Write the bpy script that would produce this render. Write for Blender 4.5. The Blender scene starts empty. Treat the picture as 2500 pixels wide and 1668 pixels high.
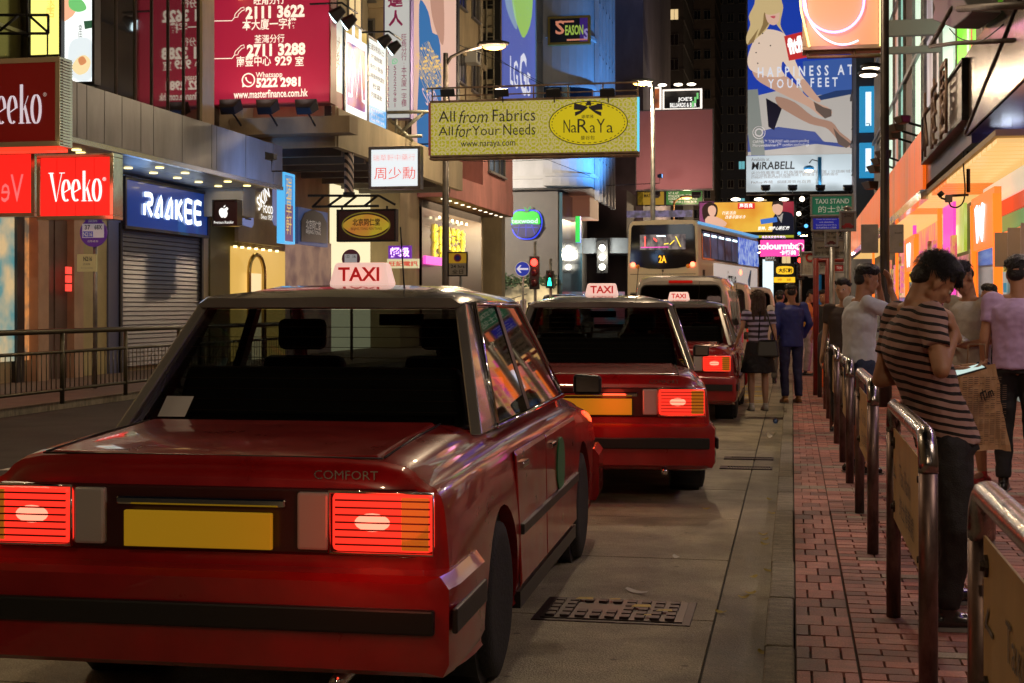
import bpy, bmesh, math, random
from math import sin, cos, tan, atan, atan2, pi, radians, sqrt, floor
from mathutils import Vector, Matrix
random.seed(11)
SC = bpy.context.scene
COL = SC.collection
# ------------------------------------------------------------------ camera
F = 3472.0; CX = 1250.0; HY = 750.0; CH = 1.4
TH = atan(684.0 / F); SN, CS = sin(TH), cos(TH)
cam = bpy.data.cameras.new('camera')
cam.lens = 50.0; cam.sensor_width = 36.0; cam.sensor_fit = 'HORIZONTAL'
cam.shift_y = -84.0 / 2500.0
cam.clip_start = 0.05; cam.clip_end = 2000.0
camo = bpy.data.objects.new('camera', cam); COL.objects.link(camo)
camo.location = (0, 0, CH); camo.rotation_euler = (pi / 2, 0, TH)
SC.camera = camo
cam.dof.use_dof = True; cam.dof.focus_distance = 7.5; cam.dof.aperture_fstop = 16.0
# ------------------------------------------------------------------ night sky
w = bpy.data.worlds.new('World'); SC.world = w; w.use_nodes = True
nt = w.node_tree; bg = nt.nodes['Background']
sky = nt.nodes.new('ShaderNodeTexSky'); sky.sky_type = 'NISHITA'; sky.sun_disc = False
sky.sun_elevation = radians(-5.0); sky.sun_rotation = radians(200)
nt.links.new(sky.outputs[0], bg.inputs[0]); bg.inputs[1].default_value = 0.15
SC.view_settings.view_transform = 'Standard'; SC.view_settings.look = 'None'
SC.view_settings.exposure = 0.0; SC.view_settings.gamma = 1.0
SC.view_settings.use_curve_mapping = False
cy = SC.cycles
cy.use_denoising = True; cy.max_bounces = 6; cy.diffuse_bounces = 3; cy.glossy_bounces = 4
cy.transmission_bounces = 4; cy.transparent_max_bounces = 8
cy.caustics_reflective = False; cy.caustics_refractive = False
cy.sample_clamp_indirect = 4.0
# ------------------------------------------------------------------ lamps, those of the place and added ones
def lamp(kind, loc, col, power, size=0.3, rot=(0, 0, 0), sy=None, spot=None):
    l = bpy.data.lights.new(kind.lower() + '_light', kind); l.color = col; l.energy = power
    if kind == 'AREA':
        l.size = size
        if sy: l.shape = 'RECTANGLE'; l.size_y = sy
    else:
        l.shadow_soft_size = size
    if kind == 'SPOT':
        l.spot_size = radians(spot or 120); l.spot_blend = 0.6
    o = bpy.data.objects.new(kind.lower() + '_light', l); COL.objects.link(o)
    o.location = loc; o.rotation_euler = rot; o['kind'] = 'helper'
    return o
# ------------------------------------------------------------------ photo-ray helpers (used to work out real positions)
def uv(px): return (px - CX) / F
def P(px, py, d):
    u = uv(px); return Vector((d * (-SN + u * CS), d * (CS + u * SN), CH + (HY - py) / F * d))
def onX(px, py, X):
    return P(px, py, X / (-SN + uv(px) * CS))
def onY(px, py, Y):
    return P(px, py, Y / (CS + uv(px) * SN))
# ------------------------------------------------------------------ materials
MC = {}
def M(name, col=(.5, .5, .5), rough=.6, metal=0, em=None, es=0, noise=None, bump=None, coat=0, spec=None, alpha=None):
    if name in MC: return MC[name]
    m = bpy.data.materials.new(name); m.use_nodes = True; MC[name] = m
    n = m.node_tree; N = n.nodes; L = n.links; b = N['Principled BSDF']
    c = (*col, 1); b.inputs['Base Color'].default_value = c
    b.inputs['Roughness'].default_value = rough; b.inputs['Metallic'].default_value = metal
    if coat: b.inputs['Coat Weight'].default_value = coat; b.inputs['Coat Roughness'].default_value = .04
    if spec is not None: b.inputs['Specular IOR Level'].default_value = spec
    if es:
        b.inputs['Emission Color'].default_value = (*(em or col), 1)
        b.inputs['Emission Strength'].default_value = es
    if noise or bump:
        tc = N.new('ShaderNodeTexCoord')
        wp = N.new('ShaderNodeNewGeometry').outputs['Position'] if ('concrete' in name or 'paver' in name or 'kerb' in name or 'asphalt' in name) else None
    if noise:
        t = N.new('ShaderNodeTexNoise'); t.inputs['Scale'].default_value = noise[0]; t.inputs['Detail'].default_value = 6
        t.inputs['Roughness'].default_value = .65
        if len(noise) > 2:
            mp = N.new('ShaderNodeMapping'); mp.inputs['Scale'].default_value = noise[2]
            L.new(tc.outputs['Object'], mp.inputs[0]); L.new(mp.outputs[0], t.inputs[0])
        else: L.new(wp or tc.outputs['Object'], t.inputs[0])
        r = N.new('ShaderNodeMapRange'); a = noise[1]
        r.inputs[1].default_value = .3; r.inputs[2].default_value = .7
        r.inputs[3].default_value = 1 - a; r.inputs[4].default_value = 1 + a * .6
        L.new(t.outputs[0], r.inputs[0])
        mx = N.new('ShaderNodeVectorMath'); mx.operation = 'SCALE'; mx.inputs[0].default_value = col
        L.new(r.outputs[0], mx.inputs['Scale']); L.new(mx.outputs[0], b.inputs['Base Color'])
        if wp:      # aggregate speckle, broad stains and old gum spots
            sp = N.new('ShaderNodeTexNoise'); sp.inputs['Scale'].default_value = 210; sp.inputs['Detail'].default_value = 2; L.new(wp, sp.inputs[0])
            s1 = N.new('ShaderNodeMapRange'); s1.inputs[1].default_value = .3; s1.inputs[2].default_value = .7; s1.inputs[3].default_value = .6; s1.inputs[4].default_value = 1.4; L.new(sp.outputs[0], s1.inputs[0])
            st_ = N.new('ShaderNodeTexNoise'); st_.inputs['Scale'].default_value = .9; st_.inputs['Detail'].default_value = 5; st_.inputs['Distortion'].default_value = 1.2; L.new(wp, st_.inputs[0])
            s2 = N.new('ShaderNodeMapRange'); s2.inputs[1].default_value = .35; s2.inputs[2].default_value = .55; s2.inputs[3].default_value = .72; s2.inputs[4].default_value = 1.1; L.new(st_.outputs[0], s2.inputs[0])
            vo = N.new('ShaderNodeTexVoronoi'); vo.inputs['Scale'].default_value = 4.5; L.new(wp, vo.inputs['Vector'])
            s3 = N.new('ShaderNodeMapRange'); s3.inputs[1].default_value = .05; s3.inputs[2].default_value = .09; s3.inputs[3].default_value = .45; s3.inputs[4].default_value = 1.0; L.new(vo.outputs['Distance'], s3.inputs[0])
            q1 = N.new('ShaderNodeMath'); q1.operation = 'MULTIPLY'; L.new(s1.outputs[0], q1.inputs[0]); L.new(s2.outputs[0], q1.inputs[1])
            q2 = N.new('ShaderNodeMath'); q2.operation = 'MULTIPLY'; L.new(q1.outputs[0], q2.inputs[0]); L.new(s3.outputs[0], q2.inputs[1])
            q3 = N.new('ShaderNodeMath'); q3.operation = 'MULTIPLY'; L.new(q2.outputs[0], q3.inputs[0]); L.new(r.outputs[0], q3.inputs[1]); L.new(q3.outputs[0], mx.inputs['Scale'])
        if es and em is None:
            L.new(mx.outputs[0], b.inputs['Emission Color'])
        r2 = N.new('ShaderNodeMapRange'); r2.inputs[3].default_value = max(.02, rough - .12); r2.inputs[4].default_value = min(1, rough + .15)
        L.new(t.outputs[0], r2.inputs[0]); L.new(r2.outputs[0], b.inputs['Roughness'])
    if bump:
        t = N.new('ShaderNodeTexNoise'); t.inputs['Scale'].default_value = bump[0]; t.inputs['Detail'].default_value = 5
        L.new(tc.outputs['Object'], t.inputs[0])
        bp = N.new('ShaderNodeBump'); bp.inputs['Strength'].default_value = bump[1]; bp.inputs['Distance'].default_value = .02
        L.new(t.outputs[0], bp.inputs['Height']); L.new(bp.outputs[0], b.inputs['Normal'])
    return m
def E(name, col=0, s=1.0):           # lit sign face / lamp
    if name in MC: return MC[name]
    return M(name, tuple(min(.5, c * .3) for c in col), .4, em=col, es=s)
def lit_noise(name, c1, c2, s, scale=2.0, vec=(1, 1, 1)):   # a lit printed face with soft coloured motifs
    if name in MC: return MC[name]
    m = bpy.data.materials.new(name); m.use_nodes = True; MC[name] = m
    n = m.node_tree; N = n.nodes; L = n.links; b = N['Principled BSDF']
    tc = N.new('ShaderNodeTexCoord'); mp = N.new('ShaderNodeMapping'); mp.inputs['Scale'].default_value = vec
    t = N.new('ShaderNodeTexNoise'); t.inputs['Scale'].default_value = scale; t.inputs['Detail'].default_value = 3
    cr = N.new('ShaderNodeValToRGB'); cr.color_ramp.elements[0].position = .38; cr.color_ramp.elements[1].position = .62
    cr.color_ramp.elements[0].color = (*c1, 1); cr.color_ramp.elements[1].color = (*c2, 1)
    L.new(tc.outputs['Object'], mp.inputs[0]); L.new(mp.outputs[0], t.inputs[0]); L.new(t.outputs[0], cr.inputs[0])
    L.new(cr.outputs[0], b.inputs['Emission Color']); dk_ = N.new('ShaderNodeVectorMath'); dk_.operation = 'SCALE'; dk_.inputs['Scale'].default_value = .35; L.new(cr.outputs[0], dk_.inputs[0]); L.new(dk_.outputs[0], b.inputs['Base Color'])
    b.inputs['Emission Strength'].default_value = s; b.inputs['Roughness'].default_value = .4
    return m
def glassmat(name, tint, rough=.03, refl=.12):    # pane one can see through, with a reflection
    if name in MC: return MC[name]
    m = bpy.data.materials.new(name); m.use_nodes = True; MC[name] = m
    n = m.node_tree; N = n.nodes; L = n.links; N.remove(N['Principled BSDF'])
    out = N['Material Output']
    tr = N.new('ShaderNodeBsdfTransparent'); tr.inputs[0].default_value = (*tint, 1)
    gl = N.new('ShaderNodeBsdfGlossy'); gl.inputs['Roughness'].default_value = rough
    lw = N.new('ShaderNodeLayerWeight'); lw.inputs[0].default_value = .5; fr = N.new('ShaderNodeMath'); fr.operation = 'POWER'; fr.inputs[1].default_value = 5; L.new(lw.outputs['Facing'], fr.inputs[0])
    ad = N.new('ShaderNodeMath'); ad.operation = 'ADD'; ad.inputs[1].default_value = refl; ad.use_clamp = True
    mx = N.new('ShaderNodeMixShader')
    L.new(fr.outputs[0], ad.inputs[0]); L.new(ad.outputs[0], mx.inputs[0]); L.new(tr.outputs[0], mx.inputs[1]); L.new(gl.outputs[0], mx.inputs[2])
    L.new(mx.outputs[0], out.inputs[0])
    return m
# ------------------------------------------------------------------ tags
def tag(o, label=None, cat=None, group=None, kind=None):
    if label: o['label'] = label
    if cat: o['category'] = cat
    if group: o['group'] = group
    if kind: o['kind'] = kind
    return o
def thing(name, label, cat, loc=(0, 0, 0), rz=0, group=None):
    o = bpy.data.objects.new(name, None); COL.objects.link(o); o.empty_display_size = .1
    o.location = loc; o.rotation_euler = (0, 0, rz)
    return tag(o, label, cat, group)
def link(name, me, parent=None, loc=None, rot=None):
    o = bpy.data.objects.new(name, me); COL.objects.link(o)
    if parent is not None: o.parent = parent
    if loc is not None: o.location = loc
    if rot is not None: o.rotation_euler = rot
    return o
def dup(o, parent=None):
    kids = list(o.children)
    c = o.copy(); COL.objects.link(c); c.parent = parent
    for k in kids: dup(k, c)
    return c
# ------------------------------------------------------------------ mesh builder
class B:
    def __init__(s): s.b = bmesh.new(); s.mi = 0; s.sm = False
    def _f(s, fs):
        for f in fs: f.material_index = s.mi; f.smooth = s.sm
    def box(s, x0, x1, y0, y1, z0, z1):
        v = [s.b.verts.new((x, y, z)) for z in (z0, z1) for y in (y0, y1) for x in (x0, x1)]
        s._f([s.b.faces.new([v[i] for i in q]) for q in ((0, 2, 3, 1), (4, 5, 7, 6), (0, 1, 5, 4), (2, 6, 7, 3), (0, 4, 6, 2), (1, 3, 7, 5))]); return s
    def hexa(s, lo, hi):     # two rings of 4 points, bottom and top
        v = [s.b.verts.new(p) for p in list(lo) + list(hi)]
        s._f([s.b.faces.new([v[i] for i in q]) for q in ((3, 2, 1, 0), (4, 5, 6, 7), (0, 1, 5, 4), (1, 2, 6, 5), (2, 3, 7, 6), (3, 0, 4, 7))]); return s
    def ring(s, c, ax, ay, n, tw=0):
        return [s.b.verts.new(c + ax * cos(2 * pi * i / n + tw) + ay * sin(2 * pi * i / n + tw)) for i in range(n)]
    def skin(s, rings, cap=(True, True), close=True):
        n = len(rings[0]); fs = []
        for a, b_ in zip(rings, rings[1:]):
            for i in range(n if close else n - 1):
                j = (i + 1) % n; fs.append(s.b.faces.new((a[i], a[j], b_[j], b_[i])))
        s._f(fs)
        if cap[0]: s._f([s.b.faces.new(list(reversed(rings[0])))])
        if cap[1]: s._f([s.b.faces.new(rings[-1])])
        return s
    def cone(s, p0, p1, r0, r1=None, n=12, cap=(True, True)):
        p0 = Vector(p0); p1 = Vector(p1); r1 = r0 if r1 is None else r1
        z = (p1 - p0)
        if z.length < 1e-6: return s
        z.normalize()
        x = z.orthogonal().normalized(); y = z.cross(x)
        return s.skin([s.ring(p0, x * r0, y * r0, n), s.ring(p1, x * r1, y * r1, n)], cap)
    def tube(s, pts, r, n=8, smooth=True):
        pts = [Vector(p) for p in pts]; o = s.sm; s.sm = smooth; rings = []; x = None
        for i, p in enumerate(pts):
            t = (pts[min(i + 1, len(pts) - 1)] - pts[max(i - 1, 0)]).normalized()
            if x is None: x = t.orthogonal().normalized()
            x = (x - t * x.dot(t)).normalized(); y = t.cross(x)
            rr = r[i] if isinstance(r, (list, tuple)) else r
            rings.append(s.ring(p, x * rr, y * rr, n))
        s.skin(rings); s.sm = o; return s
    def ball(s, c, r, sc=(1, 1, 1), seg=12, rot=None):
        m = Matrix.Translation(Vector(c)) @ (rot.to_4x4() if rot else Matrix()) @ Matrix.Diagonal((r * sc[0], r * sc[1], r * sc[2], 1))
        rn = max(5, seg * 2 // 3)
        top = s.b.verts.new(m @ Vector((0, 0, 1))); bot = s.b.verts.new(m @ Vector((0, 0, -1)))
        R_ = [[s.b.verts.new(m @ Vector((sin(pi * i / rn) * cos(2 * pi * j / seg), sin(pi * i / rn) * sin(2 * pi * j / seg), cos(pi * i / rn)))) for j in range(seg)] for i in range(1, rn)]
        fs = []
        for j in range(seg):
            k = (j + 1) % seg; fs.append(s.b.faces.new((top, R_[0][j], R_[0][k]))); fs.append(s.b.faces.new((bot, R_[-1][k], R_[-1][j])))
            for q, r in zip(R_, R_[1:]): fs.append(s.b.faces.new((q[j], r[j], r[k], q[k])))
        for f in fs: f.material_index = s.mi; f.smooth = True
        return s
    def poly(s, pts, y, th=0):      # outline in the local x-z plane at depth y; th>0 gives thickness behind it
        a = [s.b.verts.new((p[0], y, p[1])) for p in pts]
        ar = sum(pts[i][0] * pts[(i + 1) % len(pts)][1] - pts[(i + 1) % len(pts)][0] * pts[i][1] for i in range(len(pts)))
        f = s.b.faces.new(a if ar > 0 else list(reversed(a)))
        s._f([f])
        if th:
            c = [s.b.verts.new((p[0], y + th, p[1])) for p in pts]
            s._f([s.b.faces.new((a[i], a[i - 1], c[i - 1], c[i])) for i in range(len(pts))]); s._f([s.b.faces.new(c)])
        return s
    def prism(s, pts, z0, z1):      # outline in x-y, upright
        a = [s.b.verts.new((p[0], p[1], z0)) for p in pts]; c = [s.b.verts.new((p[0], p[1], z1)) for p in pts]
        s._f([s.b.faces.new(list(reversed(a))), s.b.faces.new(c)]); n = len(pts)
        s._f([s.b.faces.new((a[i], a[(i + 1) % n], c[(i + 1) % n], c[i])) for i in range(n)]); return s
    def quad(s, *p):
        s._f([s.b.faces.new([s.b.verts.new(Vector(q)) for q in p])]); return s
    def lathe(s, prof, axis='X', c=(0, 0, 0), n=24):
        c = Vector(c); X = {'X': Vector((1, 0, 0)), 'Y': Vector((0, 1, 0)), 'Z': Vector((0, 0, 1))}[axis]
        u = X.orthogonal().normalized(); v = X.cross(u)
        return s.skin([s.ring(c + X * t, u * max(r, 1e-4), v * max(r, 1e-4), n) for t, r in prof])
    def mesh(s, mats, name='m', recalc=True):
        if recalc: bmesh.ops.recalc_face_normals(s.b, faces=s.b.faces)
        me = bpy.data.meshes.new(name); s.b.to_mesh(me); s.b.free()
        for m in (mats if isinstance(mats, (list, tuple)) else [mats]): me.materials.append(m)
        return me
    def obj(s, name, mats, parent=None, bev=0, loc=None, rot=None, recalc=True, seg=2):
        o = link(name, s.mesh(mats, name, recalc), parent, loc, rot)
        if bev: bevel(o, bev, seg)
        return o
def bevel(o, w, seg=2):
    m = o.modifiers.new('b', 'BEVEL'); m.width = w; m.segments = seg; m.limit_method = 'ANGLE'; m.angle_limit = radians(35)
    m.harden_normals = False
    return o
def smooth_auto(o):
    for p in o.data.polygons: p.use_smooth = True
    m = o.modifiers.new('w', 'WEIGHTED_NORMAL'); m.keep_sharp = True
def cat_rom(pts, n=4, closed=True):
    out = []; L = len(pts)
    for i in range(L if closed else L - 1):
        p = [pts[(i + k - 1) % L] if closed else pts[min(max(i + k - 1, 0), L - 1)] for k in range(4)]
        for j in range(n):
            t = j / n
            out.append(tuple(.5 * (2 * p[1][a] + (p[2][a] - p[0][a]) * t + (2 * p[0][a] - 5 * p[1][a] + 4 * p[2][a] - p[3][a]) * t * t + (3 * p[1][a] - p[0][a] - 3 * p[2][a] + p[3][a]) * t ** 3) for a in range(len(p[1]))))
    if not closed: out.append(pts[-1])
    return out
# ------------------------------------------------------------------ lettering (built-in font, turned into meshes in one go)
TX = []
def text(parent, s, cx, cz, w_, h_, mat, y=-.012, ext=.004, bold=0.0, name='lettering', shear=0, mirror=False, rotz=None, sp=1.0):
    c = bpy.data.curves.new('l', 'FONT'); c.body = s; c.align_x = 'LEFT'; c.resolution_u = 2
    c.offset = bold; c.shear = shear; c.space_character = sp; c.space_line = .95
    if '\n' in s: c.align_x = 'CENTER'; c.space_line = .88
    c.materials.append(mat)
    o = bpy.data.objects.new(name, c); COL.objects.link(o)
    TX.append((o, parent, cx, cz, w_, h_, y, ext, mirror, rotz)); return o
def flush_text():
    bpy.context.view_layer.update()
    dg = bpy.context.evaluated_depsgraph_get()
    for (o, parent, cx, cz, w_, h_, y, ext, mirror, rotz) in TX:
        me = bpy.data.meshes.new_from_object(o.evaluated_get(dg))
        if not len(me.vertices): bpy.data.objects.remove(o); continue
        xs = [v.co.x for v in me.vertices]; ys = [v.co.y for v in me.vertices]
        x0, x1, y0, y1 = min(xs), max(xs), min(ys), max(ys)
        sx = w_ / (x1 - x0) if w_ else None; sy = h_ / (y1 - y0) if h_ else sx
        if sx is None: sx = sy
        if mirror: sx = -sx
        for v in me.vertices:
            a = (v.co.x - (x0 + x1) / 2) * sx; b_ = (v.co.y - (y0 + y1) / 2) * sy
            if rotz: a, b_ = a * cos(rotz) - b_ * sin(rotz), a * sin(rotz) + b_ * cos(rotz)
            v.co = (a + cx, y, b_ + cz)
        nm = o.name.split('.')[0]; bpy.data.objects.remove(o)
        n = link(nm, me, parent)
        if ext > .006:
            m = n.modifiers.new('s', 'SOLIDIFY'); m.thickness = ext; m.offset = 0
    TX.clear()
# ------------------------------------------------------------------ sign boards
MET = M('frame_metal', (.22, .21, .2), .35, .9, noise=(6, .4))
DARK = M('dark_metal', (.03, .03, .032), .45, .6, noise=(9, .4))
class Board:
    def __init__(s, name, label, cat, pl, val, x0, y0, x1, y1, t=.15, face=None, frame=MET, fr=.04, group=None, side=None):
        f = onY if pl == 'Y' else onX
        a = f(x0, y0, val); b_ = f(x1, y0, val)
        s.pl, s.val, s.f = pl, val, f
        if pl == 'Y':
            m = f((x0 + x1) / 2, y0, val); m2 = f((x0 + x1) / 2, y1, val); s.W = abs(b_.x - a.x); zt, zb = m.z, m2.z; rz = 0; org = (a.x, val, zb)
        else:
            s.W = abs(b_.y - a.y); zt, zb = f(x0, y0, val).z, f(x0, y1, val).z
            rz = pi / 2 if val < 0 else -pi / 2; org = (val, a.y, zb)
        s.H = zt - zb; s.t = t; s.org = Vector(org); s.rz = rz
        s.root = thing(name, label, cat, org, rz, group)
        b = B(); b.box(0, s.W, 0, t, 0, s.H)
        s.panel = b.obj('panel', side or face, s.root) if face is not None else None
        if face is not None and side is not None:
            b = B(); b.box(fr * .5, s.W - fr * .5, -.004, .02, fr * .5, s.H - fr * .5); b.obj('face', face, s.root)
        if frame is not None and fr:
            b = B(); e = .02
            for (p, q, r, u) in ((-e, s.W + e, s.H - fr, s.H + e), (-e, s.W + e, -e, fr), (-e, fr, fr, s.H - fr), (s.W - fr, s.W + e, fr, s.H - fr)):
                b.box(p, q, -.03, t + e, r, u)
            b.obj('frame', frame, s.root, bev=.006)
    def l(s, px, py):       # photo point -> local x, z
        p = s.f(px, py, s.val)
        return ((p.x - s.org.x) if s.pl == 'Y' else abs(p.y - s.org.y), p.z - s.org.z)
    def text(s, st, x0, y0, x1, y1, mat, **k):
        if s.pl == 'Y':
            a = s.l(x0, y0); b_ = s.l(x1, y1)
            text(s.root, st, (a[0] + b_[0]) / 2, (a[1] + b_[1]) / 2, abs(b_[0] - a[0]), abs(a[1] - b_[1]), mat, **k)
        else:
            a = s.l(x0, y0); b_ = s.l(x0, y1); c = s.l(x1, y0)
            text(s.root, st, (a[0] + c[0]) / 2, (a[1] + b_[1]) / 2, abs(c[0] - a[0]), abs(a[1] - b_[1]), mat, **k)
    def rel(s, st, fx, fz, fw, fh, mat, **k):   # fractions of the board
        text(s.root, st, fx * s.W, fz * s.H, fw * s.W, fh * s.H if fh else None, mat, **k)
    def shape(s, pts, mat, y=-.008, th=0, name='print', n=0):
        q = [s.l(*p) for p in pts]
        if n: q = cat_rom(q, n)
        b = B(); b.poly(q, y, th); return b.obj(name, mat, s.root, recalc=False)
    def rect(s, fx0, fz0, fx1, fz1, mat, y=-.006, name='print', th=.003):
        b = B(); b.box(fx0 * s.W, fx1 * s.W, y, y + th, fz0 * s.H, fz1 * s.H); return b.obj(name, mat, s.root)
# ================================================================== THE SETTING
asphalt = M('asphalt', (.05, .047, .043), .75, noise=(1.3, .5), bump=(90, .5))
concrete = M('concrete', (.37, .33, .225), .62, noise=(2.2, .42), bump=(120, .6))
concrete2 = M('concrete_worn', (.29, .26, .18), .6, noise=(1.4, .5), bump=(100, .6))
kerbm = M('kerb_granite', (.27, .245, .18), .75, noise=(7, .45, (1, 3, 1)), bump=(60, .8))
def brickmat(name, col, rnd):
    m = M(name, col, .62, noise=(14, .3), bump=(130, .35))
    n = m.node_tree; N = n.nodes; b = N['Principled BSDF']
    src = b.inputs['Base Color'].links[0].from_socket
    oi = N.new('ShaderNodeObjectInfo'); r = N.new('ShaderNodeMapRange'); r.inputs[3].default_value = 1 - rnd; r.inputs[4].default_value = 1 + rnd * .7
    mx = N.new('ShaderNodeVectorMath'); mx.operation = 'SCALE'
    n.links.new(oi.outputs['Random'], r.inputs[0]); n.links.new(src, mx.inputs[0]); n.links.new(r.outputs[0], mx.inputs['Scale']); n.links.new(mx.outputs[0], b.inputs['Base Color'])
    return m
bricks = [brickmat('red_paver', (.33, .115, .088), .34), brickmat('dark_paver', (.19, .075, .062), .3), brickmat('grey_paver', (.26, .2, .15), .25), brickmat('pink_paver', (.4, .165, .13), .3)]
mortar = M('mortar', (.09, .06, .05), .9, noise=(20, .4))
RZ = -0.10
b = B(); b.box(-400, 400, -60, 700, RZ - .5, RZ - .06); tag(b.obj('ground', asphalt), kind='structure')
b = B(); b.box(-10.6, -.11, -14, 64, RZ - .06, RZ - .012); b.box(-60, 3.5, 64, 82, RZ - .06, RZ - .012); b.box(-11.4, 3.0, 82, 400, RZ - .06, RZ - .012)
road = tag(b.obj('road', asphalt), kind='structure')
# concrete slabs of the kerbside lane, each its own piece with an open joint
slab_me = {}
y = -6.35
i = 0
while y < 46:
    L = 1.65
    for k, (xa, xb) in enumerate(((-3.55, -.37),)):
        bb = B(); bb.box(xa, xb, 0, L - .014, 0, .014)
        if i not in (5,): pass
        if 'm' not in slab_me: slab_me['m'] = bb.mesh([concrete]); slab_me['n'] = None
        else: bb.b.free()
        o = link('concrete_slab', slab_me['m'], road, (0, y, RZ - .012 + random.uniform(-.001, .001)))
    y += L; i += 1
b = B(); b.box(-.358, -.112, -8, 60, RZ - .012, RZ + .002); b.obj('gutter', concrete2, road)
# painted marks: yellow box lines and bay edge near the vans, lane line
yl = M('road_paint_yellow', (.55, .4, .05), .6, noise=(9, .5)); wl = M('road_paint_white', (.7, .68, .62), .6, noise=(9, .5))
b = B()
for (x0, x1, y0, y1) in ((-3.4, -.4, 22.6, 22.75), (-3.4, -.4, 23.0, 23.15), (-1.1, -.45, 24.2, 24.5), (-1.2, -.45, 25.4, 25.7), (-1.0, -.45, 27, 27.3)):
    b.box(x0, x1, y0, y1, RZ + .002, RZ + .006)
b.obj('painted_marking', yl, road)
b = B()
for k in range(16): b.box(-3.75, -3.65, -4 + k * 4, -2 + k * 4, RZ - .012, RZ - .007)
for k in range(16): b.box(-7.2, -7.1, -4 + k * 4, -2 + k * 4, RZ - .012, RZ - .007)
for k in range(6): b.box(-10 + k * 1.6, -9.2 + k * 1.6, 65, 68.5, RZ - .012, RZ - .007)
b.obj('painted_marking', wl, road)
# ---- right-hand pavement
b = B(); b.box(.013, 3.6, -14, 64, RZ - .05, -.022); b.box(3.0, 14, 64, 400, RZ - .05, -.02)
pave = tag(b.obj('pavement', mortar), kind='structure')
ks = B(); ks.box(-.112, .009, 0, .988, RZ - .06, .0); ksm = ks.mesh([kerbm])
for k in range(64):
    o = link('kerbstone', ksm, pave, (random.uniform(-.003, .003), -8 + k, random.uniform(-.003, .002)))
    bevel(o, .012, 2) if k < 30 else None
# bricks
spots = []
def course(x0, x1, stag, lx, ly, y0, y1, off=0):
    r = 0; yy = y0
    while yy < y1:
        sh = (r % 2) * lx * .5 if stag else 0
        xx = x0 - sh
        while xx < x1 - .01:
            a = max(xx, x0); c = min(xx + lx, x1)
            if c - a > .03:
                h = (r * 7919 + int((yy + off) * 3)) % 23
                band = (int(floor(yy / .2)) * 2654435761 >> 7) % 17
                mi = 2 if band in (3, 11) else (3 if random.random() < .25 else (1 if random.random() < .3 else 0))
                if .26 < a < .75 and (band % 3 == 0): mi = 1 if random.random() < .7 else 2
                spots.append((a, c, yy, yy + ly, mi))
            xx += lx
        yy += ly; r += 1
course(.013, .253, True, .12, .2, -2, 33)
course(.255, 3.58, True, .2, .1, -2, 33)
def infr(s):
    x = (s[0] + s[1]) / 2; y_ = (s[2] + s[3]) / 2
    d = -x * SN * -1 * -1 + y_ * CS if False else (-x * SN + y_ * CS)
    if d < 1: return None
    u = (x * CS + y_ * SN) / d; px = CX + F * u; py = HY + F * CH / d
    return d if (1900 < px < 2520 and py < 1690) else None
cand = sorted([(infr(s), i) for i, s in enumerate(spots) if infr(s)], key=lambda q: q[0])
single = set(i for _, i in cand[:300])
bm_cache = {}
st = B()
for i, s in enumerate(spots):
    g = .0022; lx = s[1] - s[0]; ly = s[3] - s[2]
    dz = random.uniform(-.0022, .0012)
    if i in single:
        key = (round(lx, 2), round(ly, 2), s[4])
        if key not in bm_cache:
            q = B(); q.hexa([(g, g, -.03), (lx - g, g, -.03), (lx - g, ly - g, -.03), (g, ly - g, -.03)], [(g + .003, g + .003, 0), (lx - g - .003, g + .003, 0), (lx - g - .003, ly - g - .003, 0), (g + .003, ly - g - .003, 0)])
            bm_cache[key] = q.mesh([bricks[s[4]]])
        link('brick', bm_cache[key], pave, (s[0], s[2], dz))
    else:
        st.mi = s[4]; st.box(s[0] + g, s[1] - g, s[2] + g, s[3] - g, -.03, dz)
tag(st.obj('brick', bricks, pave, recalc=False), kind='stuff')
b = B(); b.box(.013, 3.6, 33.0, 64, -.02, -.001); b.obj('paving', M('far_paving', (.2, .085, .06), .65, noise=(3, .4)), pave)
# ---- left-hand pavement
b = B(); b.box(-14.3, -10.75, -14, 64, RZ - .05, 0); b.box(-60, -11.4, 82, 400, RZ - .05, 0)
lp = tag(b.obj('pavement', M('left_paving', (.17, .11, .085), .65, noise=(2.5, .4))), kind='structure')
lk = B(); lk.box(-10.75, -10.6, 0, .99, RZ - .05, .003); lkm = lk.mesh([kerbm])
for k in range(44): link('kerbstone', lkm, lp, (0, 14 + k, 0))
# refuge island under the signal poles
b = B(); b.prism(cat_rom([(-7.9, 46), (-6.9, 45), (-6.2, 46), (-6.1, 60), (-7, 61), (-7.9, 60)], 3), RZ - .03, .02); tag(b.obj('refuge_island', kerbm), kind='structure')
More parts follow.
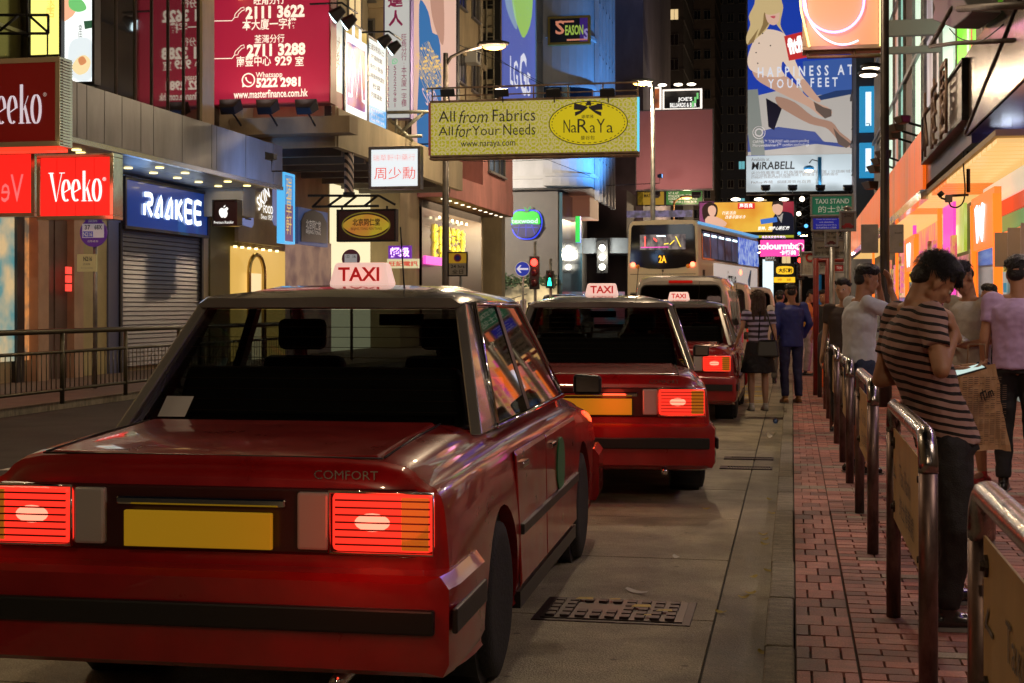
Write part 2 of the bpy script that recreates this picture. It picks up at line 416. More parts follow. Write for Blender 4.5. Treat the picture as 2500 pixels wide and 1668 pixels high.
# sky-dark hill of nothing: the night sky itself is the world
# ---- ironwork and litter on the lane
iron = M('cast_iron', (.055, .035, .035), .5, .6, noise=(20, .5)); 
t = thing('manhole_cover', 'rusty rectangular cast iron cover with yellow paint dabs in the lane', 'manhole cover', (-.93, 6.72, RZ + .003))
b = B(); b.box(-.3, .46, -.02, .52, -.02, .004); b.obj('frame', iron, t, bev=.004)
b = B(); b.box(-.26, .42, .02, .48, .0, .009); b.obj('plate', M('iron_plate', (.075, .055, .05), .45, .6, noise=(18, .5)), t)
for r in range(5):
    for c in range(9):
        if 1 < r < 4 and 1 < c < 5: continue
        if r == 0 and c == 0: b = B(); b.box(0, .045, 0, .06, 0, .011); stm = b.mesh([iron])
        link('tread_stud', stm, t, (-.24 + c * .072, .04 + r * .086, .009))
for (x, y_, r) in ((-.1, .43, .045), (.05, .44, .03), (.2, .3, .05), (.32, .22, .04), (.25, .1, .02)):
    b = B(); b.quad((x - r, y_ - r * .6, .0215), (x + r, y_ - r * .5, .0215), (x + r * .8, y_ + r * .7, .0215), (x - r * .7, y_ + r * .5, .0215)); b.obj('paint_dab', yl, t)
for j, y_ in enumerate((13.3, 14.15)):
    t = thing('drain_grate', ('nearer' if j == 0 else 'farther') + ' of two narrow slotted drain gratings beside the kerb', 'drain grate', (-.66, y_ * .998, RZ + .003), 0, 'drain gratings by the kerb')
    b = B(); b.box(0, .48, 0, .02, -.01, .008); b.box(0, .48, .2, .22, -.01, .008); b.box(0, .07, .02, .2, -.01, .008); b.box(.46, .48, .02, .2, -.01, .008); b.obj('frame', iron, t)
    sb = B(); sb.box(0, .012, .02, .2, -.01, .006); sm_ = sb.mesh([iron])
    for k in range(15): link('bar', sm_, t, (.085 + k * .025, 0, 0))
    b = B(); b.box(.02, .47, .01, .21, -.02, -.012); b.obj('sump', mortar, t)
paper = M('paper_litter', (.7, .68, .6), .8)
def scrap(name, label, cat, px, py, w_, h_, m, z=RZ, group=None, curl=.012):
    d = (CH - z) * F / (py - HY); p = P(px, py, d)
    b = B(); pts = []
    n = 5
    for i in range(n + 1):
        a = -1 + 2 * i / n
        pts.append((Vector((a * w_, -h_ * (1 - a * a * .5), curl * a * a + .006)), Vector((a * w_, h_ * (1 - a * a * .6), curl * (a * a + .3) + .006 + random.uniform(0, .004)))))
    for q, r in zip(pts, pts[1:]): b.quad(q[0], r[0], r[1], q[1])
    o = b.obj(name, m); o.location = (p.x, p.y, z); o.rotation_euler = (0, 0, random.uniform(-.7, .7))
    return tag(o, label, cat, group)
scrap('paper_scrap', 'long pale paper scrap just behind the cast iron cover', 'litter', 1555, 1449, .075, .02, paper)
scrap('paper_scrap', 'small white paper scrap in the middle of the lane', 'litter', 1653, 1364, .028, .02, paper)
scrap('paper_scrap', 'crumpled white paper in the gutter before the grates', 'litter', 1883, 1070, .05, .05, paper, curl=.05)
b = B(); b.sm = True; b.lathe([(0, .0), (0, .03), (.02, .033), (.11, .033), (.14, .014), (.165, .014), (.165, 0)], 'Y', n=12)
p = P(1893, 1035, (CH - RZ) * F / (1035 - HY)); o = b.obj('plastic_bottle', glassmat('bottle_plastic', (.3, .5, .9), .1, .1)); o.location = (p.x, p.y, RZ + .035); tag(o, 'small blue plastic bottle lying in the gutter', 'bottle')
leafm = M('dry_leaf', (.42, .32, .05), .7)
for k_, (px, py) in enumerate(((1880, 1222), (1886, 1256), (1863, 1308), (1866, 1320), (1868, 1332), (1878, 1397), (1838, 1412), (1832, 1452), (1815, 1462), (1760, 1499), (1724, 1245), (1865, 1599))):
    scrap('fallen_leaf', ('highest yellow leaf by the kerb', 'second yellow leaf below the kerb grates', 'upper of three yellow leaves close together', 'middle of three yellow leaves close together', 'lowest of three yellow leaves close together', 'lone yellow leaf on the slab joint', 'yellow leaf just below the slab joint', 'left of two yellow leaves on the slab', 'lower of two yellow leaves on the slab', 'yellow leaf nearest the cast iron cover', 'yellow leaf far out in the lane', 'yellow leaf at the very bottom by the kerb')[k_], 'leaf', px, py, .03, .014, leafm, group='yellow leaves by the gutter', curl=.01)
# ================================================================== BUILDINGS
def wallm(n, c, s=.8, **k): return M(n, c, .8, noise=(s, .35, (1, 1, .35)), bump=(40, .15), **k)
W_BEIGE = wallm('beige_tile_wall', (.42, .33, .2)); W_CREAM = wallm('cream_wall', (.5, .42, .27)); W_GREY = wallm('grey_wall', (.2, .18, .16))
W_PINK = wallm('pink_wall', (.55, .24, .22)); W_BLUE = wallm('pale_tower_wall', (.33, .35, .38)); W_DARK = wallm('dark_tower_wall', (.075, .06, .06)); W_RED = wallm('brick_red_wall', (.3, .1, .07))
W_PURP = wallm('dull_purple_wall', (.16, .13, .15)); W_BLACK = M('black_fascia', (.012, .012, .014), .35, coat=.4)
GLZ = M('window_glass', (.012, .014, .02), .06, spec=.9); LITW = E('lit_window', (1, .72, .35), .8); LITC = E('cyan_lit_window', (.25, .8, .9), .5)
WFR = M('window_frame', (.16, .15, .14), .5, .3)
WM = {}
def window_mesh(w_, h_, pane, bars=1):
    k = (round(w_, 2), round(h_, 2), pane.name, bars)
    if k in WM: return WM[k]
    b = B(); f = .06; b.mi = 0
    for q in ((-w_ / 2, w_ / 2, h_ / 2 - f, h_ / 2), (-w_ / 2, w_ / 2, -h_ / 2, -h_ / 2 + f), (-w_ / 2, -w_ / 2 + f, -h_ / 2 + f, h_ / 2 - f), (w_ / 2 - f, w_ / 2, -h_ / 2 + f, h_ / 2 - f)): b.box(q[0], q[1], -.07, .0, q[2], q[3])
    for i in range(bars):
        x = -w_ / 2 + w_ * (i + 1) / (bars + 1); b.box(x - .025, x + .025, -.06, 0, -h_ / 2 + f, h_ / 2 - f)
    b.box(-w_ / 2 - .06, w_ / 2 + .06, -.14, 0, -h_ / 2 - .07, -h_ / 2 - .002)
    b.mi = 1; b.box(-w_ / 2 + f, w_ / 2 - f, -.03, -.012, -h_ / 2 + f, h_ / 2 - f)
    WM[k] = b.mesh([WFR, pane]); return WM[k]
def windows(root, side, c, u0, u1, z0, z1, nx, nz, w_, h_, lit=0.0, bars=1, litm=None):
    for i in range(nx):
        for j in range(nz):
            u = u0 + (u1 - u0) * (i + .5) / nx; z = z0 + (z1 - z0) * (j + .5) / nz
            pm = (litm or LITW) if random.random() < lit else GLZ
            loc, r = {'S': ((u, c, z), 0), 'E': ((c, u, z), pi / 2), 'W': ((c, u, z), -pi / 2)}[side]
            link('window', window_mesh(w_, h_, pm, bars), root, loc, (0, 0, r))
def bld(name, label, x0, x1, y0, y1, z0, z1, m, floors=(), floorm=None):
    t = thing(name, label, 'building', (0, 0, 0))
    b = B(); b.box(x0, x1, y0, y1, z0, z1); b.obj('wall', m, t)
    if floors:
        b = B()
        for z in floors: b.box(x0 - .12, x1 + .12, y0 - .12, y1 + .12, z - .12, z + .12)
        b.obj('floor_band', floorm or m, t)
    return t
# ---- left row
cb = bld('corner_shop_building', 'beige corner building behind the red lightboxes at far left', -24, -14.2, -14, 30.1, -.1, 24, W_BEIGE)
windows(cb, 'E', -14.19, 21.5, 26.0, 6.2, 12, 3, 2, 1.25, 2.2, .2)
def wallpatch(root, name, px0, px1, X, z0, z1, m, th=.06):
    a = onX(px0, 600, X); c = onX(px1, 600, X); b = B(); b.box(X - .0, X + th, min(a.y, c.y), max(a.y, c.y), z0, z1); return b.obj(name, m, root)
wallpatch(cb, 'shop_window', -60, 28, -14.2, .4, 3.6, lit_noise('flower_window', (.75, .55, .28), (.12, .32, .33), .75, 1.5))
wallpatch(cb, 'mullion', 28, 46, -14.2, 0, 3.6, W_BLACK, .12)
wallpatch(cb, 'display_window', 46, 64, -14.2, .4, 3.6, lit_noise('display_glow', (.9, .35, .1), (.2, .15, .1), .6, 3))
wallpatch(cb, 'pillar', 64, 90, -14.2, 0, 3.6, M('tan_pillar', (.45, .3, .2), .5, noise=(2, .2)), .25)
wallpatch(cb, 'wall_panel', 90, 122, -14.2, 0, 3.6, M('brown_panel', (.14, .1, .085), .4, noise=(2, .3)), .08)
wallpatch(cb, 'wall_panel', 123, 153, -14.2, 0, 3.6, M('brown_panel', (.1, .08, .07)), .1)
wallpatch(cb, 'pillar', 153, 176, -14.2, 0, 3.6, M('tan_pillar'), .25)
wallpatch(cb, 'wall_panel', 176, 190, -14.2, 0, 3.3, E('green_panel_light', (.3, .5, .03), .55), .1)
wallpatch(cb, 'wall_panel', 190, 252, -14.2, 0, 3.3, M('olive_cream', (.45, .38, .18), .5, noise=(2, .2)), .08)
wallpatch(cb, 'wall_panel', 252, 288, -14.2, 0, 3.6, M('blue_grey_panel', (.1, .12, .22), .4), .12)
red_led = E('red_led', (1, .06, .04), 1.3)
for k in range(3): wallpatch(cb, 'led_character', 159, 172, -13.95, 2.05 - k * .17, 2.19 - k * .17, red_led, .03)
# second building with the canopy
gb = bld('canopy_building', 'beige building with grey metal canopy over the shuttered shop', -24, -14.3, 30.2, 47, -.1, 30, W_CREAM)
b = B(); b.box(-14.3, -13.3, 25.2, 33.2, 5.0, 5.2); b.obj('roof_slab', W_GREY, gb)
dark_in = M('dim_interior', (.10, .07, .045), .8, noise=(1, .5))
b = B(); b.box(-14.19, -13.6, 25.4, 33.0, 5.2, 13); b.obj('room_wall', dark_in, gb)
mir = M('tinted_glass', (.02, .015, .012), .04, spec=1.0, coat=1.0)
pxs = (235, 283, 329, 370, 410, 448, 484)
for a, c in zip(pxs, pxs[1:]):
    p = onX(a, 300, -13.05); q = onX(c, 300, -13.05)
    b = B(); b.box(-13.1, -13.05, p.y + .02, q.y - .02, 5.2, 11); b.obj('glass_pane', mir, gb)
    b = B(); b.box(-13.12, -13.02, q.y - .02, q.y + .02, 5.2, 11); b.obj('mullion', M('bronze_mullion', (.06, .045, .03), .4, .7), gb)
p = onX(486, 300, -13.05); q = onX(512, 300, -13.05)
b = B(); b.box(-13.9, -12.98, p.y + .02, q.y + .1, 5.0, 14); b.obj('pillar', W_CREAM, gb)
b = B(); b.box(-13.1, -12.2, 25.4, 32.6, 8.75, 8.95); b.obj('upper_soffit', W_CREAM, gb)
warm = E('warm_tube', (1, .62, .2), 2.2)
b = B(); b.box(-12.9, -12.8, 27, 32.4, 8.70, 8.745); b.obj('tube_light', warm, gb)
# canopy
cn = thing('street_canopy', 'long grey metal-clad canopy above the shop shutters', 'canopy', (0, 0, 0))
alum = M('canopy_aluminium', (.26, .26, .27), .42, .35, noise=(1.6, .3, (1, 1, .3)))
edges = [150, 188, 212, 255, 298, 344, 375, 445, 517, 529, 600, 667, 690]
for a, c in zip(edges, edges[1:]):
    p = onX(a, 300, -12.0); q = onX(c, 300, -12.0)
    b = B(); b.box(-12.07, -12.0, p.y + .012, q.y - .012, 4.3, 5.25); b.obj('panel', alum, cn)
y0c = onX(150, 300, -12).y; y1c = onX(690, 300, -12).y
b = B(); b.box(-14.2, -12.08, y0c, y1c, 4.32, 5.2); b.obj('slab', M('canopy_core', (.1, .09, .08), .7), cn)
b = B(); b.box(-12.1, -11.98, y0c, y1c, 4.2, 4.29); b.obj('edge_trim', M('steel_trim', (.5, .5, .52), .25, .9), cn)
sof = M('soffit_panel', (.3, .29, .25), .35, .2, noise=(1, .2))
yy = y0c
while yy < y1c - .2:
    b = B(); b.box(-14.2, -13.16, yy + .01, min(yy + 1.6, y1c), 4.27, 4.31); b.obj('soffit_panel', sof, cn)
    b = B(); b.box(-13.14, -12.11, yy + .01, min(yy + 1.6, y1c), 4.27, 4.31); b.obj('soffit_panel', sof, cn); yy += 1.62
dl = B(); dl.lathe([(0, .0), (0, .085), (.02, .085), (.02, 0)], 'Z', n=16); dlm = dl.mesh([E('downlight_yellow', (1, .8, .3), 3)])
k = 0
for (px, py) in ((313, 412), (390, 411), (375, 424), (452, 424), (433, 436), (485, 446), (556, 445), (533, 456), (603, 455), (187, 368), (197, 375), (100, 330), (20, 300)):
    zz = 4.245; d = (zz - CH) * F / (HY - py); p_ = P(px, py, d)
    if p_.x > -12.15: p_.x = -12.4
    link('downlight', dlm, cn, (p_.x, p_.y, zz))
lamp('AREA', (-13.1, 27.5, 4.2), (1, .8, .5), 22, 1.2, (0, 0, 0), 10)
# shutter shop
sh = thing('roller_shutter', 'closed grey roller shutter under the blue fascia', 'shutter', (-14.12, onX(288, 600, -14.15).y, 0))
Ls = onX(483, 600, -14.15).y - onX(288, 600, -14.15).y
sb = B(); sb.sm = False; sb.hexa([(0, 0, 0), (.03, 0, .02), (.03, Ls, .02), (0, Ls, 0)], [(0, 0, .1), (.005, 0, .1), (.005, Ls, .1), (0, Ls, .1)]); sbm = sb.mesh([M('shutter_steel', (.16, .15, .16), .35, .6, noise=(2, .2))])
for k in range(30): link('slat', sbm, sh, (0, 0, .1 + k * .1))
b = B(); b.box(-.02, .08, -.1, 0, 0, 3.2); b.obj('guide_rail', DARK, sh); b = B(); b.box(-.02, .08, Ls, Ls + .1, 0, 3.2); b.obj('guide_rail', DARK, sh)
# third block with balcony slab (behind the hanging signs)
tb = bld('balcony_building', 'pale block with deep first-floor balcony behind the hanging signs', -24, -13.2, 47.1, 60.5, -.1, 30, W_BEIGE, (8.6, 11.8, 15))
windows(tb, 'S', 47.0, -13.2 - 3, -13.3, 9.2, 14, 1, 2, 1.4, 1.8, 0)
b = B(); b.box(-14.2, -10.9, 33.2, 46.5, 5.45, 5.62); b.box(-11.05, -10.85, 33.2, 46.5, 5.3, 6.25); b.box(-14.2, -10.9, 33.1, 33.3, 5.3, 6.3); b.obj('balcony_slab', W_CREAM, gb)
for k in range(7): b = B(); b.box(-14.2, -11.1, 34.2 + k * 1.9, 34.4 + k * 1.9, 5.2, 5.44); b.obj('beam', W_GREY, gb)
# ground floor shops of second/third block
def shop(root, px0, px1, X, z0, z1, m): return wallpatch(root, 'shopfront', px0, px1, X, z0, z1, m, .05)
shop(gb, 509, 582, -14.3, 0, 4.2, M('olive_fascia', (.16, .14, .05), .5, noise=(2, .2)))
shop(gb, 582, 692, -14.25, 3.0, 4.2, M('tan_plaster', (.42, .32, .16), .6, noise=(2, .2)))
shop(gb, 560, 692, -14.27, 0, 2.98, E('golden_shop_glow', (.75, .45, .1), .9))
ar = thing('shop_arch', 'small arched doorway lit with gold light under the tan fascia', 'doorway', (-14.05, onX(627, 600, -14.05).y, 0), pi / 2)
b = B(); b.tube([( -.55, 0, 0), (-.55, 0, 2.3)] + [(.55 * -cos(a * pi / 10), 0, 2.3 + .5 * sin(a * pi / 10)) for a in range(11)] + [(.55, 0, 0)], .06); b.obj('arch_frame', M('brass', (.5, .35, .12), .3, .9), ar)
b = B(); b.box(-.45, .45, .05, .08, 0, 2.3); b.obj('door', E('door_glow', (1, .75, .4), 1.0), ar)
for k in range(7):
    l_ = B(); l_.lathe([(0, 0), (0, .05), (.05, .05), (.05, 0)], 'Z', n=8); p = onX(570 + k * 17, 580, -14.1); l_.obj('downlight', E('gold_spot', (1, .8, .35), 4), ar, loc=(p.y - ar.location.y, 0, 2.93)) 
shop(gb, 692, 805, -14.3, 0, 3.4, lit_noise('herbal_shop', (.25, .14, .12), (.5, .3, .2), .5, 1.5))
shop(gb, 805, 905, -14.3, 0, 5.3, E('cream_shop_wall', (1, .88, .55), 1.0))
shop(gb, 905, 1000, -14.3, 0, 3.5, lit_noise('phone_shop', (.75, .6, .45), (.2, .2, .55), .9, 1.2))
# pink overhanging block
pk = thing('pink_building', 'pink-walled block with sloping parapet over gold lettered shop columns', 'building', (0, 0, 0))
pa = onX(1098, 485, -12.0); pb = onX(1253, 528, -12.0); pm_ = onX(1180, 500, -12.0)
zb = 5.35
b = B(); b.hexa([(-14.5, pa.y, zb), (-12, pa.y, zb), (-12, pb.y, zb), (-14.5, pb.y, zb)], [(-14.5, pa.y, 6.15), (-12, pa.y, 6.15), (-12, pb.y, 6.3), (-14.5, pb.y, 6.3)]); b.obj('parapet', W_PINK, pk)
b = B(); b.box(-14.4, -12.02, pm_.y, pb.y - .02, 6.2, 9.6); b.obj('wall', W_PINK, pk)
windows(pk, 'E', -12.01, onX(1182, 400, -12).y, onX(1240, 400, -12).y, 6.75, 8.6, 1, 1, 3.3, 1.6, 0, 2)
b = B(); b.box(-22, -14.45, pa.y - 2.2, pb.y + 1, 0, 14); b.obj('wall', M('maroon_tile', (.2, .07, .06), .5, noise=(2, .3)), pk)
b = B(); b.box(-13.2, -13.1, pa.y + .3, pb.y - 1.5, .1, 5.0); b.obj('shop_facade', M('brown_gloss', (.16, .09, .06), .3, coat=.5), pk)
b = B(); b.box(-14.4, -13.12, pa.y + .3, pb.y - 1.5, .0, 5.3); b.obj('wall', W_DARK, pk)
dl2 = B(); dl2.lathe([(0, .0), (0, .07), (.02, .07), (.02, 0)], 'Z', n=12); d2m = dl2.mesh([E('downlight_warm', (1, .85, .6), 4)])
for k in range(11): link('downlight', d2m, pk, (-12.45, pa.y + .8 + k * 1.05, zb - .03))
b = B(); b.box(-14.3, -12.05, pa.y + .05, pb.y - .05, zb - .012, zb - .004); b.obj('soffit', M('wood_soffit', (.35, .22, .1), .5, noise=(1, .3)), pk)
lamp('AREA', (-12.7, (pa.y + pb.y) / 2, zb - .06), (1, .75, .45), 90, .9, (0, 0, 0), 9)
gold = E('gold_letter', (1, .72, .05), 1.6)
for k, (px, ch) in enumerate(((1064, '鐘錶'), (1078, '珠寶'), (1095, '金行'), (1107, '參茸'), (1118, '藥行'), (1130, '海味'))):
    q = onX(px, 600, -13.08); g = thing('gold_sign', ('first', 'second', 'third', 'fourth', 'fifth', 'sixth')[k] + ' from the left of the gold vertical signs on brown facade', 'sign', (q.x, q.y, 3.2), pi / 2, 'gold characters on the brown shopfront')
    text(g, '\n'.join(ch), 0, .55, .62, 1.5, gold, y=-.02, bold=.03, ext=.03)
    b = B(); b.lathe([(0, 0), (0, .05), (.1, .04), (.1, 0)], 'Z', (0, -.15, 1.5), n=8); b.obj('lamp_head', E('gold_sign_spot', (1, .85, .5), 5), g)
    lamp('SPOT', (q.x + .25, q.y, 4.75), (1, .8, .4), 14, .03, (0, radians(8), 0), spot=50)
# tile tower, ladder recess, curved corner tower
tt = bld('tiled_tower', 'narrow beige mosaic-tiled tower behind the fabric shop banner', -22, onY(1225, 0, 66).x, 66, 66.8, -.1, 30, W_BEIGE)
b = B(); b.box(-22, onY(1225, 0, 66).x - .02, 66.75, 75.4, 9.6, 30); b.obj('wall', W_BEIGE, tt)
xa, xb_ = onY(1168, 0, 66).x, onY(1222, 0, 66).x
b = B(); b.box(xa, xb_, 65.8, 66.0, 6.3, 26); b.obj('recess_shade', M('painted_recess_shade', (.015, .014, .013), .9), tt)  # black slab puts the shade of the recess into colour
for k, (ya, yb) in enumerate(((24, 64), (70, 80), (128, 168), (196, 206), (-40, 0), (232, 300))):
    za, zb2 = onY(1195, ya, 65.7).z, onY(1195, yb, 65.7).z
    b = B(); b.box(xa + .05, xb_ - .25, 65.5, 65.79, zb2, za); b.obj('balcony_panel', W_CREAM, tt)
b = B()
for x in (xb_ - .55, xb_ - .2): b.tube([(x, 65.4, 6.4), (x, 65.4, 24)], .04)
for k in range(34): b.tube([(xb_ - .55, 65.4, 6.6 + k * .5), (xb_ - .2, 65.4, 6.6 + k * .5)], .02, 6)
b.obj('ladder', M('galv_pipe', (.4, .36, .25), .5, .6, noise=(4, .4)), tt)
# curved tower over the green apple sign
Y0 = 82.0
ct = thing('curved_corner_tower', 'grey office tower with curved bay above the green apple sign', 'building', (0, 0, 0))
x0_, x1_ = onY(1172, 0, Y0).x, onY(1362, 0, Y0).x
b = B(); b.box(x0_ - 6, x1_, Y0, Y0 + 12, 0, 8.2); b.obj('ground_storey', M('dark_cladding', (.16, .145, .13), .6, noise=(.8, .15), bump=(30, .1)), ct)
xr = onY(1440, 0, Y0 - 2).x; xl = onY(1308, 0, Y0 - 1).x
prof = [(xl - 8, Y0 - 1.0), (onY(1336, 0, Y0 - 1).x, Y0 - 1.0)]
xc0 = prof[-1][0]
for k in range(9):
    a = k / 8 * pi / 2; prof.append((xc0 + (xr - xc0) * sin(a), Y0 - 2.4 + 1.6 * (1 - cos(a))))
xe = onX(1487, 0, prof[-1][0]).x
prof += [(xr, Y0 + 8), (xl - 8, Y0 + 8)]
CT = M('tower_cladding', (.46, .46, .47), .5, noise=(.6, .2, (1, 1, .4)), bump=(20, .08))
b = B(); b.prism(prof, 8.3, 45); b.obj('wall', CT, ct)
b = B()
out = [(p[0] + .16, p[1] - .16) for p in prof]
for z in (8.9, 12.2, 14.0, 16.8, 19.4, 22.2, 25, 28): b.prism(out, z - .1, z + .1)
b.obj('floor_band', M('band_cladding', (.42, .42, .42), .5), ct)
out2 = [(p[0] + .05, p[1] - .05) for p in prof[1:11]]
for (z0_, z1_) in ((12.5, 14.0 - .1), (19.6, 22.0), (25.2, 27.6)):
    for q, r in zip(out2, out2[1:]):
        bb = B(); bb.hexa([(q[0], q[1], z0_), (r[0], r[1], z0_), (r[0], r[1] + .02, z0_), (q[0], q[1] + .02, z0_)], [(q[0], q[1], z1_), (r[0], r[1], z1_), (r[0], r[1] + .02, z1_), (q[0], q[1] + .02, z1_)]); bb.obj('curved_pane', GLZ, ct)
for k in range(6):
    yq = prof[-3][1] + .6 + k * 1.5
    b = B(); b.box(xr + .03, xr + .28, yq, yq + .22, 7.6, 40); b.obj('fin', CT, ct)
windows(ct, 'E', xr + .03, Y0 + .2, Y0 + 7.5, 9.4, 31, 5, 7, 1.05, 1.7, .0, 0)
b = B(); b.box(xl - 8, xr, Y0 - .9, Y0 + 8, 8.21, 8.29); b.obj('soffit', W_BLACK, ct)
b = B(); b.box(x1_ + .02, x1_ + .25, Y0 + .1, Y0 + 8, .2, 8.1); b.obj('side_panel', M('teal_glass_panel', (.04, .12, .18), .2, coat=.5), ct)
# added blue floodlight for the blue wash on the corner tower, its source unseen
fl_m = M('black_housing', (.015, .015, .016), .5)
def floodlight(label, loc, rx=0, rz=0, s=1.0, lit=None, group=None, arm=None):
    t = thing('floodlight', label, 'floodlight', loc, rz, group)
    b = B(); b.hexa([(-.2 * s, -.12 * s, -.08 * s), (.2 * s, -.12 * s, -.08 * s), (.13 * s, .1 * s, -.06 * s), (-.13 * s, .1 * s, -.06 * s)], [(-.2 * s, -.12 * s, .13 * s), (.2 * s, -.12 * s, .13 * s), (.13 * s, .1 * s, .08 * s), (-.13 * s, .1 * s, .08 * s)])
    o = b.obj('housing', fl_m, t, bev=.01 * s, rot=(rx, 0, 0))
    if lit:
        b = B(); b.box(-.17 * s, .17 * s, -.126 * s, -.121 * s, -.06 * s, .11 * s); b.obj('lens', lit, t, rot=(rx, 0, 0))
    if arm:
        b = B(); b.tube([(0, 0, 0)] + list(arm), .018 * s, 6); b.obj('bracket', DARK, t)
    return t
bx = Vector((xr + 3.5, Y0 + 3, 9.2))
floodlight('blue floodlight on a bracket beside the curved tower', bx, 0, pi / 2, 1.2, E('blue_lens', (.1, .45, 1), 2), arm=[(0, .0, -.4), (0, 3.3, -.5)])
lamp('SPOT', (xr + 4.5, Y0 - 2.5, 7.5), (.08, .36, 1), 7500, .3, tuple((Vector((-5, 2.5, 9))).to_track_quat('-Z', 'Y').to_euler()), spot=110)  # added blue spot colouring the tower, set apart from the fixture
# row beyond
nb = bld('purple_grey_block', 'plain purple-grey block right of the curved tower', -26, onY(1570, 0, 104).x, 104, 128, -.1, 60, W_PURP)
windows(nb, 'S', 103.98, onY(1460, 0, 104).x, onY(1500, 0, 104).x, 5.5, 8.6, 1, 1, 1.6, 2.2, 0)
rb = bld('red_brown_block', 'red-brown tenement with air conditioners beyond the grey block', -26, onY(1578, 0, 128.2).x, 128.2, 150, -.1, 70, W_RED, [8 + 3.2 * k for k in range(16)])
windows(rb, 'S', 128.1, onY(1528, 0, 128).x, onY(1572, 0, 128).x, 6.5, 50, 2, 13, 1.0, 1.5, .06)
for k in range(9):
    q = B(); q.box(-.4, .4, -.45, 0, -.25, .25); q.mi = 1; q.lathe([(-.46, 0), (-.46, .18), (-.452, .18), (-.452, 0)], 'Y', n=12)
    o = q.obj('air_conditioner', [M('ac_casing', (.45, .45, .42), .6), DARK]); o.location = (onY(1532 + (k * 17) % 38, 0, 127.8).x, 128.0, 9 + k * 4.1)
    tag(o, ('lowest', 'second lowest', 'third lowest', 'fourth', 'fifth', 'sixth', 'seventh', 'second highest', 'highest')[k] + ' boxy air conditioner counted up the red-brown tenement wall', 'air conditioner', 'air conditioners on the tenement wall')
tw = [('dark_tenement', 'dark weathered tenement with rusty balconies above the bar sign', 1568, 1668, 190, 110), ('dark_tower', 'very dark brown apartment tower in the middle of the street canyon', 1660, 1745, 240, 150), ('dark_tower', 'blue-black tower with few cyan windows beside the sandal billboard', 1738, 1830, 260, 160)]
for j, (nm, lb, pa_, pb_, Y, zt) in enumerate(tw):
    xa, xb_ = onY(pa_, 0, Y).x, onY(pb_, 0, Y).x
    m = (W_DARK, M('brown_tower_wall', (.085, .06, .05), .8, noise=(.3, .3)), M('blue_black_wall', (.035, .037, .055), .8, noise=(.3, .3)))[j]
    t = bld(nm, lb, xa, xb_, Y, Y + 20, -.1, zt, m, [10 + 3.3 * k for k in range(int(zt / 3.3) - 3)])
    windows(t, 'S', Y - .13, xa + .4, xb_ - .4, 12, 62, 3, 15, 1.15, 1.5, .07, 1, LITC if j else LITW)
# closing row far down the street
t = bld('far_tower', 'distant tower closing the end of the street behind the pink sign', -9, 16, 330, 345, -.1, 120, M('far_wall', (.06, .055, .06), .8, noise=(.2, .3)))
windows(t, 'S', 329.9, -8, 8, 10, 40, 6, 7, 2, 2, .12)
# pipes, air conditioners and extra windows on the left facades
windows(gb, 'E', -14.28, 33.6, 46.6, 6.6, 16, 5, 3, 1.5, 1.7, .25)
windows(tb, 'E', -13.18, 47.5, 60, 6.6, 22, 5, 5, 1.3, 1.5, .2)
pipem = M('drain_pipe', (.3, .26, .19), .6, .2, noise=(6, .5))
for (x, y_, r) in ((-13.1, 47.6, .06), (-13.08, 52.2, .05), (-13.08, 59.5, .07), (-14.2, 33.5, .06)):
    b = B(); b.tube([(x, y_, 6.3), (x, y_, 28)], r, 8)
    b.obj('drain_pipe', pipem, tb if x > -14 else gb)
acq = B(); acq.box(-.4, .4, -.5, 0, -.28, .28); acq.mi = 1; acq.lathe([(-.515, 0), (-.515, .2), (-.505, .2), (-.505, 0)], 'Y', n=14); acm = acq.mesh([M('ac_casing', (.45, .45, .42), .6), DARK])
for k, (y_, z, lb) in enumerate(((49.5, 8.6, 'lower left'), (54.8, 8.6, 'lower right'), (52.0, 11.7, 'middle'), (57.2, 11.7, 'right middle'), (49.6, 14.8, 'upper left'), (55.0, 15.0, 'upper right'))):
    o = link('air_conditioner', acm); o.location = (-13.17, y_, z); o.rotation_euler = (0, 0, pi / 2); tag(o, lb + ' air conditioner on the pale balcony block facing the road', 'air conditioner', 'air conditioners on the pale block')
# ---- right row (continues past the camera on the right-hand side)
rr = bld('right_arcade_building', 'long right-hand building whose lit advertising facade rises over the shop canopy', 3.4, 16, -14, 62, -.1, 30, M('arcade_wall', (.2, .17, .14), .7, noise=(.6, .3)), (5.2,))
r2 = bld('right_far_block', 'dark block beyond the arcade on the right side', 4.0, 16, 64, 150, -.1, 40, W_DARK, (6, 9.2, 12.4, 15.6))
windows(r2, 'W', 3.98, 64, 110, 6.5, 15.6, 8, 3, 2, 1.8, .2)
gl_w = E('lit_glass_white', (.72, .92, .72), .95); gl_c = E('lit_glass_teal', (.35, .75, .6), .7); po1 = lit_noise('poster_grey', (.75, .72, .78), (.4, .3, .32), .6, .8, (1, 1, .4)); po2 = lit_noise('poster_cream', (.8, .76, .7), (.75, .25, .12), .6, .7, (1, 1, .3)); po3 = M('poster_brown', (.16, .11, .1), .5, noise=(.7, .4))
seq = [(2172, 2186, gl_w), (2187, 2200, po2), (2201, 2209, gl_c), (2213, 2233, po3), (2236, 2256, gl_w), (2258, 2262, E('cream_tube', (.95, .9, .65), 1)), (2264, 2286, po1), (2288, 2302, po2), (2303, 2330, gl_w)]
for k, (a, c, m) in enumerate(seq):
    p, q = onX(a, 100, 3.32), onX(c, 100, 3.32)
    b = B(); b.box(3.3, 3.38, q.y + .06, p.y - .06, 5.3, 22); b.obj('light_panel', m, rr)
    b = B(); b.box(3.22, 3.38, p.y - .05, p.y + .05, 5.3, 22); b.obj('mullion', MET, rr)
for z in (8.0, 10.9, 13.8, 17.2): b = B(); b.box(3.2, 3.29, 28, 60, z, z + .12); b.obj('transom', MET, rr)
